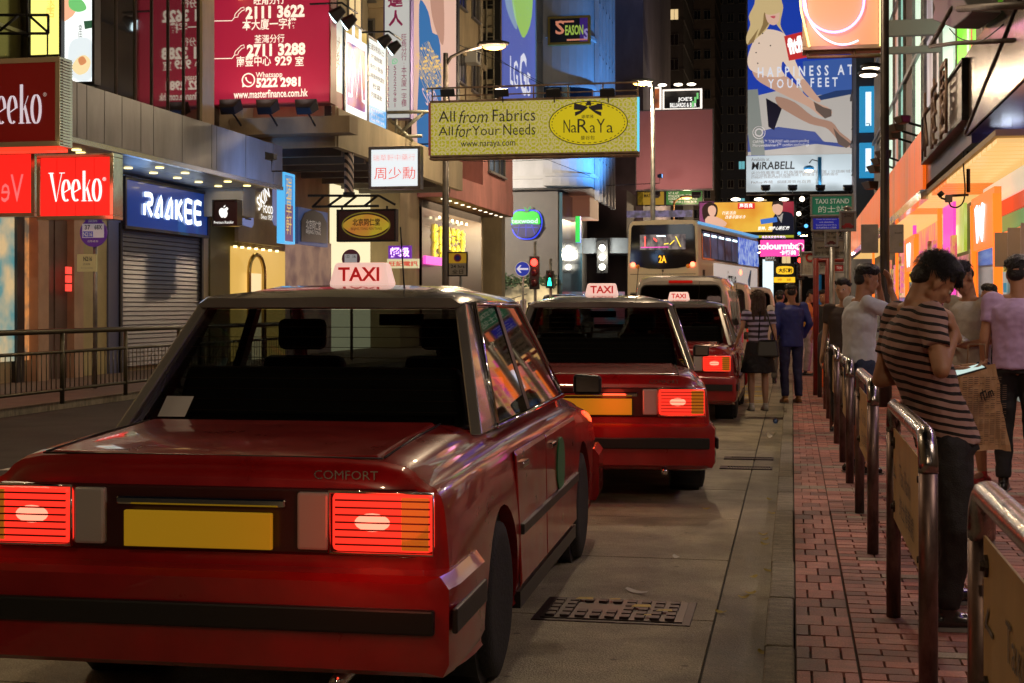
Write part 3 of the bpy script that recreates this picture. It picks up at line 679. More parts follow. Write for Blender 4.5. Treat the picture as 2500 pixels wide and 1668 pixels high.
p, q = onX(2335, 100, 3.2), onX(2400, 100, 3.2)
t = Board('lit_sign_box', 'bright green lit sign panel above the bronze canopy', 'sign', 'X', 3.1, 2336, -60, 2402, 205, .2, E('lime_face', (.25, .95, .03), .95), fr=.05)
t.rect(.42, 0, .5, 1, E('lime_white', (.9, .9, .8), .8)); t.rect(.56, 0, .62, 1, E('lime_red', (.8, .12, .05), .8)); t.rect(.75, 0, 1, 1, M('poster_brown', (.16, .11, .1)))
# canopy on the right
rc = thing('arcade_canopy', 'wide shop canopy with orange glass fascia and glowing slatted ceiling on the right', 'canopy', (0, 0, 0))
org = lit_noise('orange_fascia', (.95, .13, .004), (.6, .14, .03), .8, 1.6, (1, 1, .08))
YA = onX(2253, 400, 2.4).y; YB = onX(2355, 400, 2.4).y; YC = 62
yy = YA + .02
while yy < YC:
    b = B(); b.box(2.4, 2.46, yy, min(yy + 1.5, YC) - .03, 3.62, 4.75); b.obj('fascia_panel', org, rc); yy += 1.5
b = B(); b.box(2.36, 2.5, YA, YC, 3.42, 3.6); b.obj('chrome_edge', M('wavy_chrome', (.6, .6, .65), .12, 1.0, bump=(1.2, .8)), rc)
b = B(); b.box(2.47, 3.4, YB - .2, YC, 3.7, 4.7); b.obj('slab', W_BLACK, rc)
ceil = E('ceiling_glow', (1, .6, .2), .85); ceil2 = E('ceiling_orange', (1, .25, .04), .9)
yy = YB - 2.5
ob = None
while yy < YC:
    if ob is None:
        b = B(); b.box(2.5, 3.4, 0, .4, 3.44, 3.5); ob = b.mesh([ceil])
    o = link('ceiling_slat', ob, rc, (0, yy, 0)); yy += .5
    if 25 < yy < 27.5 or 31 < yy < 33: o.data = ob2 if 'ob2' in globals() else globals().setdefault('ob2', ob.copy()); o.data.materials[0] = ceil2
b = B(); b.box(2.47, 3.4, YB - 2.6, YC, 3.52, 3.6); b.obj('ceiling_back', M('ceiling_back', (.4, .3, .18), .6), rc)
# bronze mirrored canopy nearer the camera
nc = thing('bronze_canopy', 'bronze mirrored canopy fascia at the right edge of the street', 'canopy', (0, 0, 0))
brz = M('bronze_panel', (.2, .14, .12), .2, .7, noise=(1, .2), bump=(1.5, .12))
yy = -14
while yy < YB - .05:
    y2 = min(yy + 1.35, YB); b = B(); b.box(2.4, 2.45, yy + .008, y2 - .008, 3.82, 4.95); b.obj('bronze_panel', brz, nc); yy += 1.35
b = B(); b.box(2.45, 3.4, -14, YB - .02, 3.86, 4.9); b.obj('slab', W_BLACK, nc)
b = B(); b.box(2.42, 3.4, -14, YB - .02, 3.82, 3.855); b.obj('mirror_soffit', M('painted_violet_reflection', (.35, .28, .7), .2, .8, bump=(1.2, .15)), nc)  # violet neon reflection put into the soffit's own colour
b = B(); b.tube([(3.32, 5, 3.72), (3.32, YB - .3, 3.72)], .035); b.obj('added_violet_tube', E('added_violet_glow', (.35, .12, 1), 5), nc)  # added violet tube under the canopy to colour the soffit
b = B(); b.tube([(2.39, YB - .1, 3.85), (2.39, YB - 6.5, 4.95)], .02); b.obj('brace', DARK, nc)
for k in range(10):
    b = B(); b.box(2.7, 3.1, -12 + k * 3.1, -11.5 + k * 3.1, 3.79, 3.815); b.obj('ceiling_light', E('soffit_light', (1, .85, .7), 5), nc)
dk = Board('dark_letter_sign', 'dark brown sign box with projecting wooden block characters', 'sign', 'X', 2.34, 2253, 289, 2353, 400, .3, M('dark_brown_box', (.11, .075, .07), .4, noise=(1, .2)), DARK, .03)
blk = M('rusty_block', (.19, .12, .08), .5, .3, noise=(5, .4))
for i_, c_ in enumerate('木庭園'): text(dk.root, c_, dk.W * (.25 + .24 * i_), dk.H * .62, dk.W * .13, 1.1, blk, y=-.1, ext=.04, bold=-.008)
INK_ = M('cord_black', (.01, .01, .01))
E('magenta_face', (1, .1, .6), 1.2); E('yellow_neon', (1, .7, .05), 2); E('signal_red', (1, .03, .02), 8)
# shops under the canopy
pinkl = E('pink_column', (1, .06, .5), 1.1); orl = E('orange_tube', (1, .17, .012), 1.5)
def rshop(px0, px1, z0, z1, m, X=3.36, name='shopfront', th=.05, root=rr):
    p, q = onX(px0, 500, X), onX(px1, 500, X); b = B(); b.box(X - th, X, min(p.y, q.y), max(p.y, q.y), z0, z1); return b.obj(name, m, root)
cloth = lit_noise('garment_display', (.85, .35, .28), (.9, .6, .25), .8, 5, (1, 6, 1))
rshop(2200, 2303, 1.7, 2.7, cloth); rshop(2200, 2303, 2.72, 3.4, lit_noise('warm_pink_wall', (1, .4, .1), (.9, .1, .25), .8, 1.6, (1, 3, 1))); rshop(2200, 2303, .1, 1.68, lit_noise('shop_blue_lights', (.1, .25, .6), (.5, .15, .3), .6, 2.5))
rshop(2303, 2309, 0, 3.4, DARK, th=.08)
rshop(2308, 2334, 0, 5.3, pinkl, X=3.1, name='light_column', th=.05)
rshop(2306, 2361, 2.45, 3.35, lit_noise('green_shop_sign', (.42, .55, .05), (.6, .7, .2), .9, 2.5, (1, 4, .7)), X=3.2, name='green_fascia')
rshop(2316, 2334, 2.6, 3.0, E('white_menu', (.9, .92, .95), 1.3), X=3.12, name='lit_menu')
rshop(2331, 2372, 0, 2.4, lit_noise('cream_interior', (.5, .3, .12), (.1, .06, .05), .8, 2.2, (1, 3, 1)), X=3.3)
po = rshop(2345, 2368, .7, 1.95, M('cream_poster', (.75, .68, .58), .6, em=(.9, .75, .55), es=.35), X=3.2, name='poster')
rshop(2372, 2436, .0, 2.5, lit_noise('dark_interior', (.12, .09, .07), (.3, .2, .12), .7, 2), X=3.35)
rshop(2436, 2640, 0, 2.2, lit_noise('store_interior', (.16, .2, .16), (.5, .55, .5), .6, 1.6), X=3.35)
# striped convenience fascia
for k, (za, zb3, c) in enumerate(((2.3, 2.52, (.85, .35, .12)), (2.54, 2.76, (.1, .38, .14)), (2.78, 3.0, (.75, .08, .04)), (3.02, 3.34, (.85, .8, .65)))):
    rshop(2408, 2640, za, zb3, M('stripe%d' % k, c, .5, em=c, es=.55), X=3.15, name='stripe')
for k in range(3):
    p = onX(2462 + k * 34, 600, 2.9)
    b = B(); b.box(2.72, 2.95, p.y - .02, p.y + .02, 1.95, 2.42); b.obj('hanging_blind', M('plastic_blind', (.45, .36, .28), .4), rr)
# orange portal frames with the white winged mark
def portal(label, pxa, pxb, X=2.85):
    p, q = onX(pxa, 500, X), onX(pxb, 500, X); L = p.y - q.y
    t = thing('portal_frame', label, 'shop portal', (X, p.y, 0), -pi / 2, 'orange leaning shop portals')
    for s0, s1 in ((0.0, .34), (L - .3, L + .05)):
        b = B(); b.hexa([(s1, 0, .2), (s1 + .07, 0, .2), (s1 + .07, .12, .2), (s1, .12, .2)], [(s0, 0, 3.05), (s0 + .12, 0, 3.05), (s0 + .12, .12, 3.05), (s0, .12, 3.05)]); b.obj('leg', orl, t)
    b = B(); b.box(.0, L - .18, .02, .12, 2.3, 3.15); b.obj('head_panel', E('orange_panel', (1, .22, .03), 1.0), t)
    b = B()
    cx = L * .42
    b.poly([(cx - .55, 2.95), (cx - .3, 3.0), (cx - .12, 2.62), (cx, 2.98), (cx + .12, 2.62), (cx + .3, 3.0), (cx + .55, 2.95), (cx + .3, 2.4), (cx, 2.6), (cx - .3, 2.4)], -.01, .02); b.obj('emblem', E('emblem_white', (.8, .85, 1), 1.8), t)
    b = B(); b.box(.36, L - .25, .05, .07, .3, 2.28); b.obj('door_glass', M('tinted_glass'), t)
gr2 = random.Random(8)
for k in range(26):
    y_ = 28.5 + k * 1.0 + gr2.uniform(-.2, .2); c_ = ('magenta_face', 'orange_tube', 'yellow_neon', 'pink_column', 'signal_red', 'lime_face')[k % 6]
    b = B(); b.box(3.02, 3.1, y_, y_ + gr2.uniform(.15, .45), 1.9 + gr2.uniform(-.2, .3), 2.6 + gr2.uniform(-.1, .3)); b.obj('hanging_garment', [lit_noise('garment_a', (.8, .08, .2), (.9, .5, .1), .7, 9), lit_noise('garment_b', (.7, .1, .5), (.9, .3, .15), .8, 7), lit_noise('garment_c', (.6, .5, .2), (.3, .06, .04), .6, 8)][k % 3], rr)
for k in range(5):
    b = B(); y_ = 30 + k * 6.0; b.box(2.9, 2.98, y_, y_ + .12, .2, 3.4); b.obj('neon_upright', E(('orange_tube', 'pink_column')[k % 2], (1, .2, .02), 1.5), rr)
bb_ = B()
for i in range(240):
    y_ = gr2.uniform(14, 25.5); z = .35 + .32 * gr2.randrange(6); bb_.mi = gr2.randrange(4); bb_.box(3.2, 3.29, y_, y_ + gr2.uniform(.06, .16), z, z + gr2.uniform(.1, .24))
tag(bb_.obj('glowing_shelf_goods', [M('goods_%d' % q, c, .4, em=c, es=.5) for q, c in enumerate(((.7, .1, .08), (.75, .6, .15), (.1, .35, .5), (.6, .6, .55)))], rr), kind='stuff')  # goods given a glow of their own to look lit
for k, (px, py) in enumerate(((2472, 362), (2446, 379), (2422, 392), (2403, 407))):
    p = P(px, py, 2.2 * F / (HY - py)); b = B(); b.ball((0, 0, 0), .16, (1, 1, .14), 16); o = b.obj('pendant_lamp', E('pendant_white', (.85, 1, .95), 5), loc=p); b = B(); b.tube([(0, 0, .02), (0, 0, .2)], .008, 5); b.obj('cord', INK_, o); tag(o, ('nearest', 'second', 'third', 'farthest')[k] + ' flat white pendant lamp hanging under the bronze canopy', 'lamp')
portal('nearer orange glowing portal frame with white winged emblem', 2368, 2428)
portal('farther orange glowing portal frame left of the striped-shirt man', 2208, 2232)
# ================================================================== SIGNS
WHT = E('white_letter', (1, .97, .92), 1.25); WHS = M('white_print', (.75, .75, .75), .6, em=(.9, .85, .8), es=.25)
NAVY = M('navy_print', (.015, .015, .05), .5); INK = M('black_print', (.012, .012, .012), .5); GREY = M('grey_print', (.2, .19, .18), .5)
CREAML = E('cream_letter', (1, .86, .68), 1.0)
def stroke(parent, pts, wid, mat, y=-.012, name='lettering', closed=False):   # flat pen stroke with varying width
    if closed: pts = pts + [pts[0]]
    b = B(); n = len(pts); L = []; R = []
    for i, p in enumerate(pts):
        a = pts[max(i - 1, 0)]; c = pts[min(i + 1, n - 1)]
        if closed and i in (0, n - 1): a, c = pts[-2], pts[1]
        t = Vector((c[0] - a[0], c[1] - a[1]));
        if t.length < 1e-6: t = Vector((1, 0))
        t.normalize(); nn = Vector((-t.y, t.x))
        w_ = wid[i] if isinstance(wid, (list, tuple)) else (wid(t, i) if callable(wid) else wid)
        L.append((p[0] + nn.x * w_ / 2, y, p[1] + nn.y * w_ / 2)); R.append((p[0] - nn.x * w_ / 2, y, p[1] - nn.y * w_ / 2))
    for i in range(n - 1): b.quad(L[i], R[i], R[i + 1], L[i + 1])
    for f in b.b.faces:
        f.normal_update()
        if f.normal.y > 0: f.normal_flip()
    return b.obj(name, mat, parent, recalc=False)
def oval(cx, cz, rx, rz, n=28, a0=0, a1=2 * pi): return [(cx + rx * cos(a0 + (a1 - a0) * i / n), cz + rz * sin(a0 + (a1 - a0) * i / n)) for i in range(n + (0 if a1 - a0 > 6.2 else 1))]
def didone(parent, word, x0, z0, cw, ch, mat, thick=.24, y=-.014):     # tall high-contrast capitals/lowercase: V e k o
    x = x0
    wv = lambda t, i: cw * (.05 + thick * abs(t.y) ** 1.5)
    for c in word:
        if c == 'V':
            w_ = cw * 1.25; b = B(); T = cw * .3
            b.poly([(x, z0 + ch), (x + T, z0 + ch), (x + w_ * .5 + T * .25, z0), (x + w_ * .5 - T * .12, z0)], y)
            b.poly([(x + w_ - .07 * cw, z0 + ch), (x + w_, z0 + ch), (x + w_ * .5 + T * .25, z0), (x + w_ * .5 + T * .1, z0)], y)
            for xx in (x - .12 * cw, x + w_ - .28 * cw): b.poly([(xx, z0 + ch), (xx + .55 * cw, z0 + ch), (xx + .55 * cw, z0 + ch * .975), (xx, z0 + ch * .975)], y)
            b.obj('lettering', mat, parent, recalc=False); x += w_ * .98
        elif c == 'e':
            h = ch * .76; stroke(parent, oval(x + cw * .42, z0 + h / 2, cw * .34, h * .48, 28, .1, 2 * pi - 1.0), wv, mat, y)
            stroke(parent, [(x + cw * .17, z0 + h * .4), (x + cw * .76, z0 + h * .56)], .09 * cw, mat, y - .001); x += cw * .98
        elif c == 'o':
            h = ch * .76; stroke(parent, oval(x + cw * .42, z0 + h / 2, cw * .36, h * .5, 32), wv, mat, y, closed=True); x += cw * 1.0
        elif c == 'k':
            b = B(); T = cw * .27
            b.poly([(x + .1 * cw, z0), (x + .1 * cw + T, z0), (x + .1 * cw + T, z0 + ch * 1.05), (x + .1 * cw, z0 + ch * 1.05)], y)
            b.poly([(x + .36 * cw, z0 + ch * .36), (x + .78 * cw, z0 + ch * .74), (x + .84 * cw, z0 + ch * .74), (x + .42 * cw, z0 + ch * .36)], y - .001)
            b.poly([(x + .44 * cw, z0 + ch * .44), (x + .6 * cw, z0 + ch * .5), (x + .98 * cw, z0), (x + .72 * cw, z0)], y - .002)
            for (a, e_) in ((-.02, .5), (.62, 1.08)): b.poly([(x + a * cw, z0), (x + e_ * cw, z0), (x + e_ * cw, z0 + ch * .025), (x + a * cw, z0 + ch * .025)], y - .003)
            b.obj('lettering', mat, parent, recalc=False); x += cw * 1.08
    return x
CHR = M('chrome_frame', (.6, .58, .52), .15, 1.0, bump=(1.5, .25))
# upper and lower red lightboxes
t = Board('lightbox_sign', 'large dark red lightbox sign with pale lettering above the canopy at far left', 'sign', 'Y', 21.4, -150, 147, 146, 358, .35, E('deep_red_face', (.30, .004, .004), .2), CHR, .07)
x, z = t.l(-42, 305); xe_, z2 = t.l(108, 305); zt = t.l(0, 225)[1]
didone(t.root, 'Veeko', x, z, (xe_ - x) / 5.35, (t.l(0, 213)[1] - z), M('pale_letter', (.7, .7, .75), .4, em=(.65, .6, .7), es=.75), .2)
t.text('®', 106, 226, 115, 236, WHS)
b = B(); b.box(.02, t.W - .02, -.05, .3, -.09, -.03); b.obj('added_underlight', E('added_red_glow', (1, .05, .02), 1.2), t.root)  # added red strip brightening the foot of the sign
b = B()
for k in range(30): b.box(t.W + .03, t.W + .05, .02, .33, k * t.H / 30 + .01, k * t.H / 30 + .03)
b.obj('side_louvre', CHR, t.root)
REDF = E('red_lightbox', (1, .018, .012), 1.1)
t = Board('lightbox_sign', 'bright red square lightbox sign with white lettering under the grey canopy', 'sign', 'Y', 22.3, 94, 378, 276, 534, .3, REDF, CHR, .05)
x, z = t.l(122, 493); xe_, _ = t.l(254, 493)
didone(t.root, 'Veeko', x, z, (xe_ - x) / 5.35, t.l(0, 425)[1] - z, WHT, .22)
t.text('®', 251, 433, 260, 442, WHT)
for fx in (.25, .5, .75):
    b = B(); b.box(fx * t.W - .003, fx * t.W + .003, -.003, 0, .05, t.H - .05); b.obj('seam', M('seam_red', (.6, .02, .02)), t.root)
t = Board('lightbox_sign', 'red lightbox sign with faint mirrored letters at the left edge', 'sign', 'Y', 22.6, -130, 372, 84, 528, .3, REDF, CHR, .05)  # stands for the lightbox's reflection in glass, drawn as a glowing panel
x, z = t.l(4, 494); 
text(t.root, 'Ve', t.l(31, 0)[0], z + .24, t.l(58, 0)[0] - x, .48, M('reflected_letter', (.7, .2, .2), .5, em=(1, .14, .14), es=1.1), mirror=True, y=-.012)
lamp('POINT', (-11.9, 20.6, 3.3), (1, .1, .06), 16, .4)
# lit strips at the upper left
t = Board('lit_poster', 'tall yellow lit sign strip at the top left', 'sign', 'Y', 24.2, 72, -80, 149, 138, .2, E('yellow_sign_face', (1, .92, .22), 1.25), DARK, .03)
t.text('記\n飯\n店', 112, -40, 135, 45, E('faded_orange', (1, .6, .12), 1.2), bold=.02)
t = Board('lit_poster', 'white lit food poster with noodle bowls at the top left', 'poster', 'Y', 24.3, 153, -80, 230, 205, .2, E('poster_white', (.93, .98, .95), 1.25), DARK, .035)
t.shape([(176, 100), (210, 92), (226, 110), (226, 185), (200, 200), (172, 180), (166, 135)], E('bowl_white', (.8, .88, .9), 1.0), n=4)
t.shape([(177, 165), (190, 142), (208, 135), (222, 150), (214, 175), (192, 183)], E('noodle', (.95, .75, .4), 1.0), y=-.012, n=4)
t.shape([(192, 145), (204, 138), (212, 152), (198, 160)], E('prawn', (.75, .3, .12), .9), y=-.016, n=3)
t.shape([(172, -5), (200, 0), (212, 22), (190, 30), (170, 18)], E('leaf_green', (.2, .65, .2), .9), y=-.014, n=4)
t.shape([(205, 52), (228, 50), (228, 68), (208, 72)], E('dark_green_print', (.05, .16, .08), .6), y=-.012)
t.shape([(153, 0), (172, -4), (185, 30), (160, 52), (154, 45)], E('salmon', (1, .5, .3), 1.0), y=-.01, n=3)
t.text('幸\n田', 192, 60, 202, 92, INK)
tr = thing('sign_truss', 'black steel truss bracket in front of the dark window at top left', 'bracket', (0, 0, 0))
def pl(pts, Y): return [onY(px, py, Y) for px, py in pts]
b = B()
for seg in (((-40, 37), (118, 37)), ((-40, 82), (118, 82)), ((118, 37), (118, 82)), ((70, 37), (118, 80)), ((0, 75), (44, 38)), ((66, -60), (68, 90))): b.tube(pl(seg, 23.0), .025, 6)
b.obj('bar', DARK, tr)
b = B()
for k in range(12):
    q = onY(116, 86 + k * 4.2, 23.0); b.ball(q, .018, (1, 1, 1.4), 6)
b.obj('chain', DARK, tr)
b = B(); p = onX(-60, 40, -14.1); b.box(-14.15, -14.1, 20, 24.6, 5.3, 9); b.obj('window_wall', M('olive_glass', (.05, .045, .02), .15), tr)
# crimson finance board
t = Board('billboard', 'large crimson billboard with cream telephone numbers', 'billboard', 'Y', 31.9, 512, -190, 806, 254, .4, E('crimson_face', (.5, .018, .055), .62), M('crimson_edge', (.25, .02, .03), .5), .02)
hb = .045
t.text('旺角分行', 620, -8, 695, 10, CREAML, bold=.02)
t.text('2111 3622', 600, 16, 744, 42, CREAML, bold=hb)
t.text('本大廈一字樓', 592, 48, 724, 70, CREAML, bold=.014)
t.text('荃灣分行', 622, 86, 695, 104, CREAML, bold=.01)
t.text('2711 3288', 603, 109, 746, 135, CREAML, bold=hb)
t.text('南豐中心', 578, 138, 662, 161, CREAML, bold=.014); t.text('929', 671, 138, 713, 160, CREAML, bold=.03); t.text('室', 721, 138, 742, 161, CREAML, bold=.014)
t.text('Whatsapp', 625, 177, 690, 192, CREAML, bold=.01)
t.text('5222 2981', 626, 191, 734, 212, CREAML, bold=.045)
t.text('www.masterfinance.com.hk', 571, 222, 752, 236, CREAML, bold=.02)
for py in (0, 92):
    q = [t.l(px, y_) for px, y_ in ((513, 52 + py), (567, 51 + py), (573, 43 + py))]
    stroke(t.root, q, .02, CREAML)
    q = [t.l(px, y_ + py) for px, y_ in ((573, 40), (575, 34), (583, 26), (589, 20), (596, 18), (597, 25), (591, 27), (583, 35), (581, 42), (574, 43))]
    stroke(t.root, q, .018, CREAML, closed=True, name='handset_mark')
def phone_mark(t, px, py, r, mat, tail=True):
    c = t.l(px, py); R_ = abs(t.l(px + r, py)[0] - c[0])
    stroke(t.root, oval(c[0], c[1], R_, R_, 26), R_ * .2, mat, closed=True, name='phone_mark')
    b = B(); b.poly([(c[0] - R_ * .95, c[1] - R_ * .4), (c[0] - R_ * 1.02, c[1] - R_ * 1.1), (c[0] - R_ * .4, c[1] - R_ * .92)], -.012); b.obj('phone_mark', mat, t.root, recalc=False)
    stroke(t.root, [(c[0] - R_ * .45, c[1] + R_ * .45), (c[0] - R_ * .3, c[1]), (c[0] + R_ * .05, c[1] - R_ * .35), (c[0] + R_ * .5, c[1] - R_ * .45)], [R_ * .3, R_ * .18, R_ * .18, R_ * .3], mat, name='phone_mark')
phone_mark(t, 607, 196, 15, CREAML)
for k, px in enumerate((560, 650, 745)):
    p = onY(px, 266, 31.2); floodlight(('left', 'middle', 'right')[k] + ' black floodlight under the crimson billboard', p, -.6, pi, 1.35, E('flood_lens', (1, .8, .6), 3), arm=[(0, -.4, -.15), (0, -.7, -.3)])
    lamp('SPOT', p + Vector((0, -.35, .1)), (1, .72, .6), 60, .05, tuple(Vector((0, .75, 1.1)).to_track_quat('-Z', 'Y').to_euler()), spot=110)
b = B(); b.box(-13.3, -10.3, 32.35, 33.0, 5.55, 5.95); tag(b.obj('sign_ledge', W_BEIGE), 'beige rounded ledge under the crimson billboard', 'ledge')
b = B(); b.box(-14.2, -13.0, 32.4, 33.2, 3.6, 9.5); tag(b.obj('column', W_CREAM), 'cream column between the glass wall and crimson billboard', 'column')
# maroon strips and LM board group (faces the road)
XL = -11.0
t = Board('side_sign', 'maroon and pale side sign with phone number right of the crimson billboard', 'sign', 'X', XL, 806, 24, 838, 298, .12, E('pale_board', (.42, .5, .5), .8), DARK, .03)
t.rect(0, 0, 1, .3, M('maroon_print', (.16, .02, .03), .5, em=(.2, .02, .03), es=.4)); t.rel('2111 3622', .5, .12, .85, .07, WHS)
t.rel('財\n務', .5, .65, .5, .3, GREY)
t = Board('logo_board', 'tall lit board with white zigzag letter logo on purple and gold', 'sign', 'X', XL, 841, 45, 896, 305, .2, E('gold_face', (.62, .42, .1), .9), MET, .03)
t.rect(0, .12, 1, .88, E('lm_white', (.92, .95, 1), 1.0)); t.rect(.1, .2, .9, .8, lit_noise('lm_purple', (.5, .07, .06), (.2, .05, .5), .7, .9), y=-.012)
for fx in (.32, .62): t.rect(fx, .86, fx + .12, 1, E('lm_white', 0)); t.rect(fx, 0, fx + .12, .14, E('lm_white', 0))
W_, H_ = t.W, t.H
stroke(t.root, [(.14 * W_, .3 * H_), (.28 * W_, .3 * H_), (.36 * W_, .72 * H_), (.5 * W_, .32 * H_), (.66 * W_, .72 * H_), (.76 * W_, .3 * H_), (.92 * W_, .3 * H_)], .13, E('lm_white', 0), y=-.02)
t = Board('text_board', 'white-blue lit board with dark Chinese lines beside the logo board', 'sign', 'X', XL, 898, 88, 943, 300, .2, E('ice_face', (.5, .66, .72), .8), MET, .03)
t.rect(0, 0, 1, .22, E('sky_blue_face', (.06, .36, .8), .9)); 
for k, s in enumerate(('三藏財務達人士', '按揭物業', '免TU 現金', '公務員特快貸款', '稅貸', '汽車貸款')):
    t.rel(s, .45, .9 - k * .11, (.8, .6, .7, .85, .4, .6)[k], .06 if k else .075, NAVY, bold=.01)
for k in range(3): t.rel('旺角 荃灣 分行', .5, .17 - k * .055, .7, .03, WHS)
for (px, py, lb) in ((838, 22, 'upper pair of clip spotlights above the logo board'), (952, 90, 'lower pair of clip spotlights above the white-blue board')):
    p = onX(px, py, -10.3); t = thing('clip_spotlight', lb, 'spotlight', p)
    for k in range(2):
        b = B(); b.cone((0, k * .9, 0), (-.25, k * .9, -.18), .1, .17, 12); b.obj('spot_head', fl_m, t)
        b = B(); b.cone((-.25, k * .9, -.18), (-.27, k * .9, -.19), .15, .15, 12); b.obj('lens', E('cool_lens', (.7, .95, 1), 4), t)
    b = B(); b.tube([(-.75, -.2, .1), (0, -.1, .12), (0, 1.1, .12)], .025, 6); b.obj('arm', DARK, t)
    lamp('SPOT', p + Vector((-.1, .5, -.2)), (.75, .95, 1), 4, .05, tuple(Vector((-.6, 0, -1)).to_track_quat('-Z', 'Y').to_euler()), spot=110)
# vertical white sign
t = Board('vertical_sign', 'tall white vertical sign with maroon Chinese and phone digits', 'sign', 'Y', 39.5, 938, -120, 1002, 290, .3, E('vert_white', (.62, .62, .58), .75), M('violet_edge', (.2, .15, .4), .5), .02)
mar = M('maroon_letter', (.28, .02, .09), .5, em=(.35, .02, .1), es=.35)
t.text('人', 949, 26, 984, 64, mar, bold=.03); t.text('達', 947, -14, 984, 18, mar, bold=.03)
t.text('旺角分行', 0, 0, 1, 1, mar) if False else None
t.text('旺\n角\n分\n行\n:\n本\n大\n廈\n一\n字\n樓', 980, 84, 993, 260, mar); t.text('5\n2\n2\n2\n2\n9\n8\n1', 961, 161, 968, 262, mar); t.text('2\n1\n1\n1\n3\n6\n2\n2', 944, 161, 951, 262, mar); t.text('免\nTU', 944, 100, 966, 132, mar, bold=.01)
phone_mark(t, 964, 150, 6, E('green_mark', (.05, .6, .2), .9))
b = B()
for seg in (((967, 290), (967, 350)), ((945, 352), (1035, 275)), ((950, 290), (1008, 345)), ((940, 275), (1045, 273)), ((877, 338), (1030, 332))): b.tube(pl(seg, 39.4), .05, 6)
tag(b.obj('sign_bracket', M('pale_steel', (.42, .42, .34), .5, .5, noise=(4, .4))), 'pale crossed steel bracket under the white vertical sign', 'bracket')
# face poster
t = Board('poster', 'huge skin-toned and blue beauty poster behind the lamp post', 'poster', 'Y', 47.0, 1003, -150, 1116, 352, .3, E('skin_face', (.82, .52, .42), .8), DARK, .03)
t.shape([(1026, 0), (1046, 30), (1056, 80), (1075, 112), (1072, 360), (1020, 360), (1024, 160), (1023, 60)], E('poster_blue', (.05, .2, .5), .7), n=3)
t.shape([(1052, -20), (1080, -20), (1085, 60), (1082, 110), (1070, 90), (1055, 40)], E('skin_shadow', (.6, .33, .25), .7), y=-.012, n=3)
t.text('2016天年抽獎', 1024, 105, 1065, 180, E('gold_print', (.9, .6, .2), .8), rotz=.45, y=-.016); t.text('巴黎甘露回贈大優惠', 1025, 140, 1085, 220, E('gold_print', 0), rotz=.4, y=-.016); t.text('Sonia', 1035, 210, 1065, 255, E('pink_print', (.9, .6, .6), .8), rotz=.3, y=-.016)
t = Board('side_poster', 'pale lilac lit poster with tiny print below the beauty poster', 'poster', 'X', -12.5, 1030, 360, 1115, 432, .1, E('lilac_face', (.72, .62, .72), .75), DARK, .02)
for k in range(5): t.rel('香港旺角 分店 服務 美容 中心', .5, .85 - k * .16, .8, .06, M('violet_print', (.3, .2, .6), em=(.3, .2, .6), es=.3))
# G5 banner
t = Board('banner', 'tall blue and lime phone banner on the corner tower', 'banner', 'X', -13.42, 1229, -220, 1307, 241, .15, E('banner_blue', (.09, .12, .42), .85), None, 0)
t.shape([(1250, -60), (1296, -60), (1298, 40), (1280, 92), (1266, 70), (1252, 20)], E('banner_lime', (.35, .6, .12), .8), n=3)
t.shape([(1230, -40), (1247, -30), (1262, 60), (1256, 68), (1236, 20)], E('banner_mist', (.3, .42, .6), .7), n=3)
lgw = E('banner_white', (.75, .75, .85), .9)
t.text('LG', 1245, 135, 1264, 205, lgw, bold=.01); t.text('G', 1268, 120, 1285, 225, lgw, bold=.02); t.text('5', 1286, 175, 1295, 232, lgw, bold=.02)
b = B(); 
for k in range(220):
    px = random.uniform(1232, 1302); py = random.uniform(-20, 120) ; q = t.l(px, py); s_ = random.uniform(.02, .06); b.poly([(q[0], q[1]), (q[0] + s_ * .5, q[1]), (q[0] + s_ * .5, q[1] + s_), (q[0], q[1] + s_)], -.01)
tag(b.obj('spray', E('banner_mist', 0), t.root, recalc=False), kind='stuff')
# seasons sign in curved bay
t = Board('bar_sign', 'black curved-bay sign with rainbow lettering and a gold edge', 'sign', 'Y', 79.2, 1338, 40, 1440, 108, .3, M('black_sign', (.015, .012, .02), .3), M('gold_trim', (.35, .25, .05), .4, .5), .12)
t.rect(.76, .06, .98, .94, M('indigo_print', (.06, .02, .25), .4, em=(.06, .02, .25), es=.4))
t.text('S', 1356, 51, 1378, 84, E('season_pink', (.7, .25, .15), .7), bold=.02); t.text('EASON', 1380, 62, 1424, 85, E('season_green', (.35, .5, .08), .75), bold=.03); t.text('S', 1425, 70, 1438, 96, E('season_violet', (.3, .25, .55), .7), bold=.03)
t.rect(.18, .78, .62, .84, E('season_pink', 0)); t.rect(.45, .12, .95, .18, E('season_pink', 0))
# ---- the yellow fabrics banner over the road
t = Board('overhead_sign', 'wide lime-yellow patterned sign hung over the road with oval logo', 'sign', 'Y', 37.2, 1052, 245, 1556, 375, .35, None, None, 0)
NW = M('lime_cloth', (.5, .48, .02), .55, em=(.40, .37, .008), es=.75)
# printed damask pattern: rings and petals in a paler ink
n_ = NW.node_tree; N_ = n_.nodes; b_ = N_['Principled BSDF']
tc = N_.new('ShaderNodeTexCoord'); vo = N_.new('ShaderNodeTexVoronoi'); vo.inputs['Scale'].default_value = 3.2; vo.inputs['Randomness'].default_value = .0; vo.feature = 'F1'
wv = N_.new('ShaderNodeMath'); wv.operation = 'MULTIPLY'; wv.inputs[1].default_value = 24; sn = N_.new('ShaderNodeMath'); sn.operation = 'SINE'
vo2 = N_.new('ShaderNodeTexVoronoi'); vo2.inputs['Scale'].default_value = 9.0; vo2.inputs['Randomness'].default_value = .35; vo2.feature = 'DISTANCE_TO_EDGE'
gt = N_.new('ShaderNodeMath'); gt.operation = 'GREATER_THAN'; gt.inputs[1].default_value = .35; lt = N_.new('ShaderNodeMath'); lt.operation = 'LESS_THAN'; lt.inputs[1].default_value = .08
